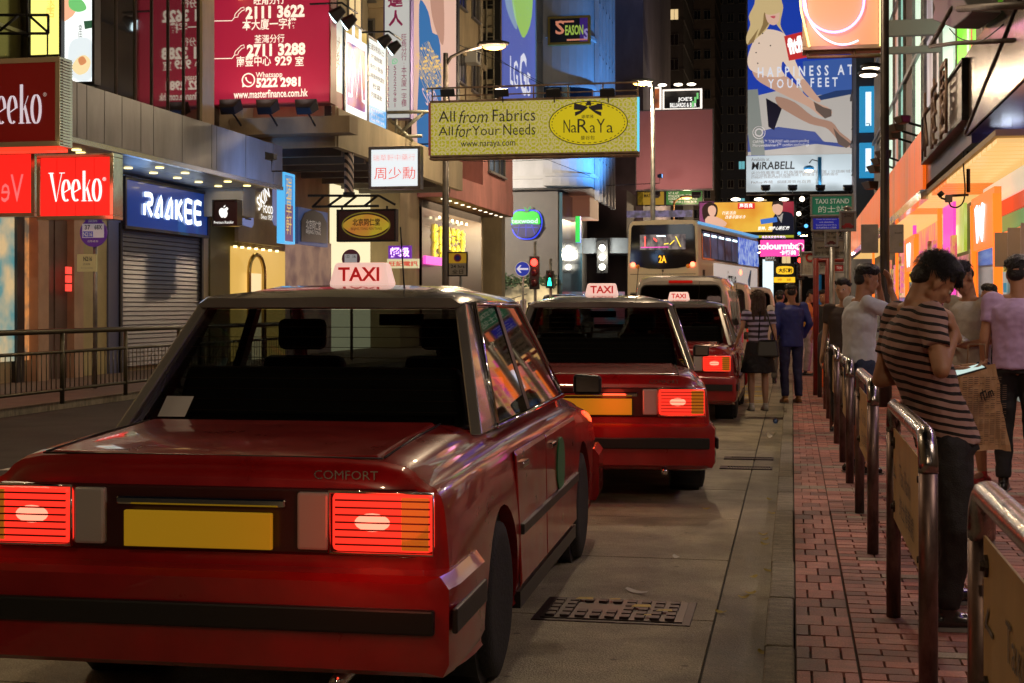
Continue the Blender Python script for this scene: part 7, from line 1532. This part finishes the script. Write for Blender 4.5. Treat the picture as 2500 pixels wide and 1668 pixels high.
def hand(b, wr, d, up, side, curl=.4, s=1.0, fat=1.0):
    # d: direction of the fingers, up: back of the hand, side: towards the thumb
    d = d.normalized(); up = (up - d * up.dot(d)).normalized(); sd = d.cross(up).normalized() * side
    pl = .095 * s
    rot = Matrix((sd, d, up)).transposed()
    b.ball(wr + d * pl * .5, 1, (.042 * s, .055 * s, .017 * s), 12, rot)
    rcone(b, wr - d * .03, wr + d * .02, .027 * s, .024 * s, 10)
    for k, (o, L) in enumerate(((.03, .072), (.01, .08), (-.01, .075), (-.029, .058))):
        p = wr + d * pl * (.88 if k in (1, 2) else .82) + sd * o * s; a = curl * (.7 + .1 * k); q = p
        for j, f in enumerate((.45, .3, .25)):
            dirv = d * cos(a) - up * sin(a); q2 = q + dirv * L * s * f; r = (.0092 - .0008 * j) * s * fat
            rcone(b, q, q2, r, r * .93, 8); q = q2; a += curl * .9
    p = wr + d * .025 * s + sd * .03 * s; t1 = p + (d * .6 + sd * .75 - up * .25).normalized() * .042 * s; t2 = t1 + (d * .9 + sd * .25 - up * .35).normalized() * .03 * s
    rcone(b, p, t1, .012 * s, .0105 * s * fat, 8); rcone(b, t1, t2, .0103 * s * fat, .009 * s, 8)
def head_parts(b, hc, fw, up, s=1.0):
    fw = fw.normalized(); up = (up - fw * up.dot(fw)).normalized(); rt = fw.cross(up)
    R_ = Matrix((rt, fw, up)).transposed()
    def h(x, y, z): return hc + (rt * x + fw * y + up * z) * s
    b.ball(h(0, -.015, .03), 1, (.076 * s, .094 * s, .088 * s), 18, R_)
    b.ball(h(0, .02, -.04), 1, (.058 * s, .07 * s, .072 * s), 16, R_)
    b.ball(h(0, .055, -.09), .024 * s, seg=10)                 # chin
    for sg in (-1, 1):
        rcone(b, h(sg * .052, .0, -.055), h(sg * .02, .06, -.09), .024 * s, .02 * s, 10)   # jaw
        b.ball(h(sg * .038, .05, -.018), .026 * s, seg=10)        # cheek
        rcone(b, h(sg * .045, .06, .026), h(sg * .012, .078, .022), .011 * s, .012 * s, 8) # brow
        b.ball(h(sg * .079, -.008, -.008), 1, (.012 * s, .02 * s, .034 * s), 10, R_)        # ear
    rcone(b, h(0, .076, .015), h(0, .1, -.022), .009 * s, .0135 * s, 8)      # nose
    for sg in (-1, 1): b.ball(h(sg * .011, .086, -.026), .0095 * s, seg=8)
    rcone(b, h(-.018, .075, -.055), h(.018, .075, -.055), .0085 * s, .0085 * s, 8); rcone(b, h(-.016, .073, -.066), h(.016, .073, -.066), .0085 * s, .0085 * s, 8)
    return h, R_, rt, fw, up
def strands(h, rt, fw, up, k, n, mat, parent, L=.045, front=1.0):
    b = B(); rr = random.Random(n)
    for i in range(n):
        th_ = rr.uniform(-pi, pi); ph_ = rr.uniform(-.25, 1.45)
        if cos(th_) > .25 and ph_ < .55: continue
        dx, dy, dz = cos(ph_) * sin(th_), cos(ph_) * cos(th_), sin(ph_)
        p = h(.082 * dx, -.022 + .094 * dy, .042 + .084 * dz)
        nrm = rt * dx + fw * dy + up * dz
        comb = (fw * (.55 * front) + rt * dx * .5 - up * (.75 - .5 * dz) + Vector((rr.gauss(0, .3), rr.gauss(0, .3), rr.gauss(0, .3))))
        comb = (comb - nrm * comb.dot(nrm)).normalized(); l = L * rr.uniform(.6, 1.3) * (1.25 if dz > .4 else .7)
        sd = nrm.cross(comb) * .0016; q0 = p; pts = []
        for j in range(4):
            f_ = j / 3; pts.append(p + comb * l * f_ + nrm * (.012 * sin(f_ * 2.2) + .004 - .004 * f_))
        for j in range(3):
            w0, w1 = 1 - j / 3.2, 1 - (j + 1) / 3.2; b.quad(pts[j] - sd * w0, pts[j] + sd * w0, pts[j + 1] + sd * w1, pts[j + 1] - sd * w1)
    return tag(b.obj('hair_strand', mat, parent, recalc=False), kind='stuff')
def finish(b, name, mat, parent, vox, smooth=4, fold=0, fscale=.12):
    o = b.obj(name, mat, parent, recalc=False)
    m = o.modifiers.new('r', 'REMESH'); m.mode = 'VOXEL'; m.voxel_size = vox; m.use_smooth_shade = True
    m = o.modifiers.new('s', 'SMOOTH'); m.iterations = smooth; m.factor = .5
    if fold:
        tx = bpy.data.textures.get('folds%.2f' % fscale) or bpy.data.textures.new('folds%.2f' % fscale, 'CLOUDS'); tx.noise_scale = fscale; tx.noise_depth = 2
        m = o.modifiers.new('d', 'DISPLACE'); m.texture = tx; m.strength = fold; m.mid_level = .5; m.texture_coords = 'LOCAL'
    return o
def person(label, loc, rz, J, shirt, trouser, H=1.72, skin=SK1, hairm=HAIR, hair='short', look=None, hup=None, vox=.011, short_leg=False, skirt=False, sleeve=.55, long_sleeve=False, shoe=None, hands=None, group=None, jacket=False, fat=1.0, cat='person', slim=1.0, hatch=None):
    t = thing('person', label, cat, loc, rz, group)
    k = H / 1.72
    D = dict(pelvis=(0, 0, .93), chest=(0, 0, 1.27), neck=(0, -.01, 1.45), head=(0, .02, 1.60), shL=(-.185, 0, 1.40), shR=(.185, 0, 1.40), elL=(-.235, -.03, 1.11), elR=(.235, -.03, 1.11), wrL=(-.25, .05, .86), wrR=(.25, .05, .86),
             hiL=(-.09, 0, .90), hiR=(.09, 0, .90), knL=(-.1, .02, .49), knR=(.1, .02, .49), anL=(-.1, -.03, .08), anR=(.1, -.03, .08))
    D = {a: Vector(v) * k for a, v in D.items()}; D.update({a: Vector(v) for a, v in J.items()})
    J = D; f = fat * slim
    ax = (J['shR'] - J['shL']).normalized(); spine = (J['neck'] - J['pelvis']).normalized(); fwd = ax.cross(spine) * -1
    if fwd.dot(Vector((0, 1, 0))) < 0 and look is None: fwd = -fwd
    fw = Vector(look) if look else Vector((0, 1, -.12)); up = Vector(hup) if hup else Vector((0, 0, 1)) - fw * .0
    b = B(); b.sm = True
    h, R_, rt, fw, up = head_parts(b, J['head'], fw, up, k * 1.02)
    nb = J['neck'] - spine * .03
    rcone(b, nb, h(0, -.03, -.03), .056 * k, .052 * k, 14)
    rcone(b, J['shL'], J['neck'] - spine * .05, .045 * k, .05 * k, 12); rcone(b, J['shR'], J['neck'] - spine * .05, .045 * k, .05 * k, 12)
    rcone(b, J['pelvis'], J['chest'], .09 * k * f, .1 * k * f, 14, (1.25, .85), ax); rcone(b, J['chest'], nb, .1 * k, .06 * k, 14, (1.2, .85), ax)
    hs = hands or {}
    for s_, sg in (('L', -1), ('R', 1)):
        rcone(b, J['sh' + s_], J['el' + s_], .046 * k * f, .037 * k * f, 12); rcone(b, J['el' + s_], J['wr' + s_], .037 * k * f, .024 * k, 12)
        d0 = (J['wr' + s_] - J['el' + s_]).normalized(); hd = hs.get(s_, {})
        d = Vector(hd.get('d', d0)); upv = Vector(hd.get('up', ax * sg)); 
        if abs(upv.normalized().dot(d.normalized())) > .9: upv = Vector((0, 0, 1))
        hand(b, J['wr' + s_], d, upv, hd.get('side', 1), hd.get('curl', .35), k, 1.35 if vox > .009 else 1.0)
        rcone(b, J['hi' + s_], J['kn' + s_], .078 * k * f, .052 * k, 12); rcone(b, J['kn' + s_], J['kn' + s_] * .6 + J['an' + s_] * .4, .052 * k, .052 * k, 12); rcone(b, J['kn' + s_] * .6 + J['an' + s_] * .4, J['an' + s_], .052 * k, .033 * k, 12)
        rcone(b, J['an' + s_], J['an' + s_] + V3(0, .1, -.03) * k, .035 * k, .028 * k, 10)
    finish(b, 'body', skin, t, vox, 3)
    # eyes
    for sg in (-1, 1):
        e = B(); e.ball(h(sg * .031, .066, .006), .0125 * k, seg=10); eo = e.obj('eye', EYEW, t); e = B(); e.ball(h(sg * .031, .0755, .005), .0068 * k, seg=8); e.obj('iris', EYED, eo)
    # hair
    b = B(); b.sm = True; kk = k * 1.02
    b.ball(h(0, -.026, .056), 1, (.076 * kk, .09 * kk, .071 * kk), 18, R_)
    b.ball(h(0, .015, .088), 1, (.07 * kk, .075 * kk, .05 * kk), 14, R_)
    b.ball(h(0, -.06, .0), 1, (.066 * kk, .05 * kk, .062 * kk), 14, R_)
    rn = random.Random(len(label))
    for i in range(60):
        a = rn.uniform(-2.6, 2.6); z = rn.uniform(.03, .1); p0 = h(.07 * sin(a) * .9, -.02 + .08 * cos(a) * .8, z); dd = (rt * sin(a) * .5 + fw * (cos(a) * .7 + .3) + up * (.15 - z * 2.0)).normalized()
        rcone(b, p0, p0 + (dd + up * .5 * rn.random()) * .042, .012, .003, 6)
    if hair == 'fringe':
        for i in range(11): x = -.055 + i * .011; rcone(b, h(x, .05, .1), h(x * 1.1, .098, .03 + .016 * (i % 3)), .012, .003, 6)
    if hair == 'long':
        for x in (-.06, -.03, 0, .03, .06): rcone(b, h(x, -.06, .02), h(x * 1.25, -.085, -.3), .042, .03, 8)
        for x in (-.075, .075): rcone(b, h(x, -.01, .03), h(x * 1.2, .0, -.22), .025, .018, 8)
    finish(b, 'hair', hairm, t, max(.006, vox * .7), 2, .006, .03)
    strands(h, rt, fw, up, k, 3600 if vox < .008 else (900 if vox < .012 else 0), hairm, t, .042 if vox < .008 else .036) if vox < .012 else None
    # shirt / jacket
    b = B(); b.sm = True; g = .018 if not jacket else .03
    hem = J['pelvis'] - spine * (.03 if not jacket else .12); mid = (J['pelvis'] + J['chest']) / 2
    yv = ax.cross(spine).normalized()
    def rg(c, rx, ry): return b.ring(c, ax * rx * k * f, yv * ry * k * f, 20)
    b.skin([rg(hem, .165 + g * .6, .118 + g), rg(J['pelvis'] * .6 + mid * .4, .155 + g, .112 + g), rg(mid, .15 + g, .108 + g), rg(J['chest'], .175 + g, .118 + g), rg(J['chest'] * .45 + nb * .55, .165 + g, .1 + g), rg(J['neck'] - spine * .035, .085, .075)])
    for s_ in 'LR':
        S_ = J['sh' + s_]; El = J['el' + s_]; en = El if long_sleeve else S_ * (1 - sleeve) + El * sleeve
        rcone(b, J['neck'] * .5 + S_ * .5 - spine * .05, S_, .06 * k, .066 * k * f, 14); rcone(b, S_, en, .066 * k * f, (.06 if not long_sleeve else .054) * k * f, 14, balls=(True, long_sleeve))
        if long_sleeve: rcone(b, El, El * .12 + J['wr' + s_] * .88, .054 * k, .04 * k, 14, balls=(True, False))
    finish(b, 'jacket' if jacket else 'shirt', shirt, t, max(.009, vox), 4, .028 if not jacket else .02, .11)
    # trousers / shorts / skirt
    b = B(); b.sm = True
    if skirt:
        b.skin([b.ring(J['pelvis'] + spine * .05, ax * .15, yv * .11, 18), b.ring(J['pelvis'] - V3(0, 0, .12), ax * .19, yv * .15, 18), b.ring(J['pelvis'] - V3(0, 0, .36), ax * .25, yv * .2, 18)])
        finish(b, 'skirt', trouser, t, .01, 2, .03, .1)
    else:
        b.skin([b.ring(J['pelvis'] + spine * .06, ax * .155 * k * f, yv * .112 * k * f, 18), b.ring(J['pelvis'] - spine * .06, ax * .172 * k * f, yv * .125 * k * f, 18)])
        for s_ in 'LR':
            kn, an = J['kn' + s_], J['an' + s_]; en = kn * .75 + an * .25 if short_leg else an + (kn - an).normalized() * .02
            rcone(b, J['hi' + s_], kn if not short_leg else en, .098 * k * f, .07 * k, 14, balls=(True, not short_leg))
            if not short_leg: rcone(b, kn, en, .07 * k, .056 * k, 14, balls=(True, False))
        finish(b, 'shorts' if short_leg else 'trousers', trouser, t, max(.01, vox), 4, .024, .09)
    sm_ = shoe or M('black_shoe', (.012, .01, .01), .25)
    for s_ in 'LR':
        an = J['an' + s_]; kn = J['kn' + s_]
        fd = Vector(J.get('toe' + s_, an + V3(0, .16, -.05))) - an; fd.z = min(0, fd.z); fd2 = Vector((fd.x, fd.y, 0)).normalized(); sole = an.z - .085 * k
        b = B(); b.sm = True; a_ = Vector((an.x, an.y, sole + .04)); 
        rcone(b, a_ - fd2 * .045, a_ + fd2 * .04, .038, .042, 12); rcone(b, a_ + fd2 * .04, a_ + fd2 * .16 - V3(0, 0, .01), .042, .032, 12, (1.0, .95)); rcone(b, a_, an + (kn - an).normalized() * .03, .04, .04, 12, balls=(True, False))
        o = finish(b, 'shoe', sm_, t, .009, 3)
        b = B(); pp = [a_ - fd2 * .075, a_ + fd2 * .02, a_ + fd2 * .13, a_ + fd2 * .19]; sdv = Vector((-fd2.y, fd2.x, 0)); w_ = (.028, .036, .044, .02)
        ol = [(p + sdv * q) for p, q in zip(pp, w_)] + [(p - sdv * q) for p, q in reversed(list(zip(pp, w_)))]
        b.prism([(p.x, p.y) for p in ol], sole, sole + .018); b.obj('sole', M('sole_rubber', (.2, .19, .18), .7), t)
    return t, J, h
def stripemat(name, c1, c2, freq, duty=.5, ang=(0, 0, 0)):
    m = M(name, c1, .85, noise=(25, .15), bump=(220, .25)); n = m.node_tree; N = n.nodes; b = N['Principled BSDF']
    tc = N.new('ShaderNodeTexCoord'); mp = N.new('ShaderNodeMapping'); mp.inputs['Rotation'].default_value = ang; sx = N.new('ShaderNodeSeparateXYZ')
    nz = N.new('ShaderNodeTexNoise'); nz.inputs['Scale'].default_value = 5; nm = N.new('ShaderNodeMath'); nm.operation = 'MULTIPLY_ADD'; nm.inputs[1].default_value = .03
    ml = N.new('ShaderNodeMath'); ml.operation = 'MULTIPLY'; ml.inputs[1].default_value = freq; fr = N.new('ShaderNodeMath'); fr.operation = 'FRACT'; gt = N.new('ShaderNodeMath'); gt.operation = 'GREATER_THAN'; gt.inputs[1].default_value = duty
    mx = N.new('ShaderNodeMix'); mx.data_type = 'RGBA'; mx.inputs[6].default_value = (*c1, 1); mx.inputs[7].default_value = (*c2, 1)
    L = n.links; L.new(tc.outputs['Object'], mp.inputs[0]); L.new(mp.outputs[0], sx.inputs[0]); L.new(tc.outputs['Object'], nz.inputs[0]); L.new(nz.outputs[0], nm.inputs[0]); L.new(sx.outputs['Z'], nm.inputs[2])
    L.new(nm.outputs[0], ml.inputs[0]); L.new(ml.outputs[0], fr.inputs[0]); L.new(fr.outputs[0], gt.inputs[0]); L.new(gt.outputs[0], mx.inputs[0]); L.new(mx.outputs[2], b.inputs['Base Color'])
    return m
# paper carrier bag
bg_ = thing('paper_bag', 'brown newspaper-print carrier bag hanging beside the man in grey', 'bag', P(2384, 1098, 6.75), .35); bg_.scale = (.82, .9, 1.0)
pm = M('printed_kraft', (.5, .3, .16), .75, noise=(3, .2), bump=(8, .5)); b = B(); 
lo = [(-.17, -.06, 0), (.17, -.06, 0), (.17, .06, 0), (-.17, .06, 0)]; hi = [(-.1, -.02, .4), (.1, -.03, .41), (.1, .02, .4), (-.1, .03, .4)]
b.hexa(lo, hi); o = b.obj('bag', pm, bg_); m = o.modifiers.new('s', 'SUBSURF'); m.subdivision_type = 'SIMPLE'; m.levels = m.render_levels = 4
tx = bpy.data.textures.new('crumple', 'CLOUDS'); tx.noise_scale = .08; m = o.modifiers.new('d', 'DISPLACE'); m.texture = tx; m.strength = .03; m.texture_coords = 'LOCAL'
b = B()
for i in range(34):
    for j in range(8):
        if random.random() < .25: continue
        z = .03 + i * .0095; x = -.14 + j * .035 + z * .09; y_ = -.078 + z * .09; b.quad((x, y_, z), (x + .026, y_, z), (x + .026, y_ + .0003, z + .003), (x, y_ + .0003, z + .003))
tag(b.obj('newsprint', M('newsprint_ink', (.14, .08, .05), .7), bg_, recalc=False), kind='stuff')
text(bg_, '巾m', .03, .27, .08, .06, INK, y=-.058, rotz=.35, bold=.02)
b = B(); b.tube([(-.06, 0, .39), (-.05, 0, .5), (.05, 0, .5), (.06, 0, .39)], .004, 6); b.obj('handle', M('twine', (.3, .2, .12), .8), bg_)
flush_text()
# ---- striped-shirt man leaning on the second barrier, head bowed over his phone
org = P(2303, 1534, 6.25); org.z = 0
def w_(px, py, d): return P(px, py, d) - org
JJ = dict(pelvis=w_(2312, 1070, 6.3), chest=w_(2226, 842, 6.3), neck=w_(2236, 724, 6.3), head=w_(2280, 690, 6.3),
    shR=w_(2272, 770, 6.14), shL=w_(2192, 768, 6.5), elR=w_(2298, 905, 5.98), wrR=w_(2330, 812, 6.14), elL=w_(2148, 928, 6.5), wrL=w_(2330, 905, 6.36),
    hiR=w_(2322, 1100, 6.2), hiL=w_(2308, 1100, 6.38), knR=w_(2338, 1290, 6.1), knL=w_(2326, 1300, 6.5), anR=w_(2312, 1495, 6.16), anL=w_(2312, 1450, 6.7))
JJ['toeR'] = JJ['anR'] + V3(.16, .02, -.05); JJ['toeL'] = JJ['anL'] + V3(.16, .06, -.05)
zt = -(JJ['anL'].z - .085); 
JJ['anL'].z = .085; JJ['anR'].z = .085
shirtS = stripemat('striped_jersey', (.42, .26, .235), (.012, .008, .008), 29.0, .6, (0, radians(-12), 0))
tJ, JP, hh = person('man in striped T-shirt and black jeans leaning on the barrier, head bowed over a phone', org, 0, JJ, shirtS, M('black_jeans', (.012, .01, .012), .7, noise=(30, .3), bump=(160, .3)), H=1.72, vox=.0075, look=(.72, .22, -.62), hup=(.55, .1, .8), hair='fringe', sleeve=.62,
    hands={'R': dict(d=(-.25, .05, 1), up=(.9, -.3, .1), side=-1, curl=.75), 'L': dict(d=(1, -.15, .05), up=(0, -.1, -1), side=1, curl=.45)}, slim=.98, shoe=M('black_leather', (.015, .012, .012), .2, coat=.5))
ph = thing('mobile_phone', 'phone with glowing screen held by the striped-shirt man', 'phone', P(2362, 905, 6.3), .15); b = B(); b.box(-.075, .075, -.037, .037, -.004, .004); b.obj('case', fl_m, ph, bev=.003); b = B(); b.box(-.068, .068, -.033, .033, .0042, .0052); b.obj('screen', E('phone_screen', (.55, .75, .7), .9), ph); ph.rotation_euler = (radians(12), radians(-16), .2)
# ---- others (local frame: they face +y before turning)
def at(px, d): q = P(px, 750, d); return (q.x, q.y, 0)
greyT = M('grey_cotton', (.5, .48, .45), .85, noise=(20, .12), bump=(180, .25)); denim = M('denim', (.035, .055, .12), .8, noise=(60, .35), bump=(200, .3)); whiteT = M('pale_blue_cotton', (.6, .64, .72), .85, noise=(20, .08)); lav = M('lavender_shirt', (.5, .36, .62), .7, noise=(12, .1)); blk = M('black_cloth', (.012, .012, .014), .85)
redsh = M('red_white_sneaker', (.5, .05, .05), .5, noise=(25, .9))
person('man in grey T-shirt and denim shorts looking down at his phone', at(2368, 11.3), pi * .72, dict(head=(0, .09, 1.63), neck=(0, .0, 1.48), elL=(-.3, -.06, 1.16), wrL=(-.12, .2, 1.1), elR=(.3, -.04, 1.16), wrR=(.08, .24, 1.14)), greyT, denim, 1.76, look=(0, .75, -.66), hup=(0, .6, .8), short_leg=True, shoe=redsh, vox=.01, hands={'L': dict(d=(.6, .8, .1), up=(0, 0, -1), curl=.5), 'R': dict(d=(-.5, .85, .1), up=(0, 0, -1), side=-1, curl=.5)}, hair='fringe')
q = at(2346, 11.05); o_ = thing('mobile_phone', 'pale phone held by the man in the grey T-shirt', 'phone', (q[0], q[1], 1.17), .6); b = B(); b.box(-.036, .036, -.07, .07, -.004, .004); b.obj('case', M('phone_white', (.6, .6, .6), .3), o_, bev=.003); o_.rotation_euler = (.5, 0, .7)
person('man in lavender shirt and black trousers at the right edge, seen from behind', at(2486, 10.8), -.25, dict(), lav, blk, 1.78, look=(.2, 1, -.05), long_sleeve=False, vox=.011, fat=1.08)
person('man in pale blue T-shirt raising both hands to his face behind the barriers', at(2098, 12.0), -pi / 2 + .35, dict(head=(0, .07, 1.63), neck=(0, .02, 1.48), elL=(-.2, .3, 1.36), wrL=(-.07, .2, 1.6), elR=(.2, .28, 1.32), wrR=(.08, .24, 1.56)), whiteT, denim, 1.76, look=(0, 1, -.2), vox=.011, short_leg=True, hands={'L': dict(d=(.2, -.1, 1), curl=.3, up=(0, 1, 0)), 'R': dict(d=(-.2, -.05, 1), curl=.3, up=(0, 1, 0), side=-1)})
person('man in dark blue suit standing at the kerb beyond the barriers', at(1932, 20.8), .35, dict(wrR=(.2, .1, .93), elR=(.26, -.05, 1.16)), M('navy_suit', (.018, .028, .19), .6, noise=(20, .2)), M('navy_trousers', (.012, .016, .075), .6, noise=(20, .2)), 1.74, look=(.2, 1, -.1), long_sleeve=True, jacket=True, vox=.012, shoe=M('tan_leather', (.28, .14, .05), .3), slim=.95)
person('young man in mustard T-shirt and pale jeans reading his phone by the orange barrier', at(1972, 29.0), -pi / 2 - .1, dict(head=(0, .08, 1.62), elL=(-.22, .06, 1.15), wrL=(-.08, .28, 1.2), elR=(.22, .06, 1.15), wrR=(.06, .3, 1.22)), M('mustard_cotton', (.5, .24, .03), .8), M('pale_jeans', (.3, .27, .27), .8, noise=(10, .3)), 1.76, look=(0, .85, -.5), vox=.013, slim=.92)
person('person in dark T-shirt half hidden behind the red sign posts', at(2012, 27.0), 2.4, dict(), M('charcoal_cotton', (.03, .028, .028), .85), blk, 1.72, vox=.014)
person('person in dark clothes behind the man in pale blue', at(2062, 16.0), 2.8, dict(head=(0, .06, 1.6)), M('dark_brown_shirt', (.05, .035, .03), .85), blk, 1.7, vox=.014, skin=SK2)
person('bystander with white shirt just left of the suited man', at(1904, 26.0), 0, dict(), M('white_shirt', (.55, .53, .5), .8), M('grey_trousers', (.1, .1, .1), .8), 1.7, vox=.014, slim=.9)
girl = person('young woman in violet-striped top and black skirt standing in the lane', at(1851, 19.3), .2, dict(elL=(-.22, -.03, 1.12), wrL=(-.28, .06, .92)), stripemat('violet_stripes', (.06, .05, .07), (.42, .4, .6), 14, .5), blk, 1.62, hairm=HAIRB, hair='long', skirt=True, vox=.011, skin=SK2, shoe=M('white_sneaker', (.65, .62, .55), .5), slim=.84, look=(0, 1, 0))
o_ = at(1874, 19.2); hb_ = thing('shoulder_bag', 'black shoulder bag at the hip of the woman in the striped top', 'bag', (o_[0], o_[1] - .02, .72)); b = B(); b.hexa([(-.16, -.06, 0), (.16, -.06, 0), (.16, .06, 0), (-.16, .06, 0)], [(-.13, -.03, .24), (.13, -.03, .24), (.13, .03, .24), (-.13, .03, .24)]); b.obj('pouch', M('black_leather2', (.014, .012, .012), .35), hb_, bev=.03); b = B(); b.tube([(-.12, 0, .22), (-.1, 0, .62), (-.02, 0, .64), (.1, 0, .22)], .01, 6); b.obj('strap', INK, hb_)
person('black-haired passer-by at far right between the lit portals', at(2418, 17.5), 1.2, dict(), M('olive_shirt', (.12, .1, .06), .8), blk, 1.68, vox=.014)
# drivers
for k_, tx_ in enumerate(TAXIS[:2]):
    m_ = Matrix.Translation(tx_.location) @ Matrix.Rotation(tx_.rotation_euler.z, 4, 'Z'); q = m_ @ Vector((.36, 2.42, 0))
    person(('driver at the wheel of the nearest taxi', 'driver at the wheel of the middle taxi')[k_], q, tx_.rotation_euler.z, dict(pelvis=(0, 0, .62), chest=(0, -.02, .96), neck=(0, -.02, 1.13), head=(0, .03, 1.28), shL=(-.19, 0, 1.08), shR=(.19, 0, 1.08), elL=(-.24, .18, .88), elR=(.24, .18, .88), wrL=(-.12, .42, .98), wrR=(.12, .42, .98), hiL=(-.1, .05, .6), hiR=(.1, .05, .6), knL=(-.12, .5, .62), knR=(.12, .5, .62), anL=(-.12, .65, .25), anR=(.12, .65, .25)), M('driver_shirt', (.3, .32, .38), .8), blk, 1.72, vox=.013)
# cart pusher
cq = at(1206, 66); person('person in pink top pushing a loaded cart across the far junction', (cq[0], cq[1], -.1), -.9, dict(wrL=(-.15, .32, 1.0), wrR=(.15, .32, 1.0)), M('pink_top', (.6, .33, .3), .8), M('dark_shorts', (.05, .05, .06), .8), 1.6, vox=.016, short_leg=True, skin=SK2)
cp = at(1226, 64); ct_ = thing('hand_cart', 'small hand cart stacked with a blue and white checked bundle', 'cart', (cp[0], cp[1], -.1)); b = B(); b.ball((0, 0, .95), .5, (1.15, .8, .38), 16); b.obj('checked_bundle', stripemat('checked_cloth', (.1, .12, .35), (.6, .6, .65), 6, .5, (0, pi / 2, 0)), ct_)
b = B(); b.box(-.42, .42, -.35, .35, .25, .75); b.obj('bin', M('navy_plastic', (.03, .03, .1), .5), ct_); wb = B(); wb.lathe([(-.03, 0), (-.03, .13), (.03, .13), (.03, 0)], 'X', n=14); wm = wb.mesh([RUB])
for x in (-.3, .3):
    for y_ in (-.25, .25): link('wheel', wm, ct_, (x, y_, .13))
gr_ = thing('garment_rail', 'pole hung with pastel clothes behind the checked bundle', 'clothes rail', (cp[0] + .55, cp[1] + .5, -.1)); b = B(); b.tube([(-.6, 0, 1.75), (.5, 0, 2.1)], .02, 6); b.tube([(-.1, 0, 0), (-.1, 0, 1.9)], .02, 6); b.obj('rail', galv, gr_)
for k in range(6):
    x = -.45 + k * .17; b = B(); b.hexa([(x - .12, -.08, .75 + .05 * (k % 2)), (x + .12, -.08, .75), (x + .12, .08, .75), (x - .12, .08, .75)], [(x - .05, -.03, 1.75 + x * .3), (x + .05, -.03, 1.75 + x * .3), (x + .05, .03, 1.75 + x * .3), (x - .05, .03, 1.75 + x * .3)]); b.obj('garment', M('pastel%d' % (k % 3), ((.65, .35, .4), (.4, .4, .65), (.6, .5, .55))[k % 3], .8), gr_, bev=.03)
# far crowd at the junction: one small figure of each colouring, copied
rn = random.Random(5); names = ('white', 'black', 'red', 'olive', 'blue', 'grey', 'brown', 'cream', 'teal')
cols = ((.6, .58, .55), (.02, .02, .02), (.4, .05, .05), (.15, .15, .05), (.08, .12, .3), (.25, .25, .25), (.15, .09, .05), (.55, .48, .35), (.05, .2, .2))
for k, (px, d) in enumerate(((1186, 76), (1252, 78), (1292, 74), (1312, 76), (1362, 75), (1402, 78), (1150, 79), (1430, 72), (1345, 80))):
    q = at(px, d); person('distant pedestrian in %s top in the junction crowd' % names[k], (q[0], q[1], -.1), rn.uniform(0, 6), dict(), M('crowd_' + names[k], cols[k], .8), blk, rn.uniform(1.6, 1.75), vox=.03, group='crowd at the far junction')
if TX: flush_text()
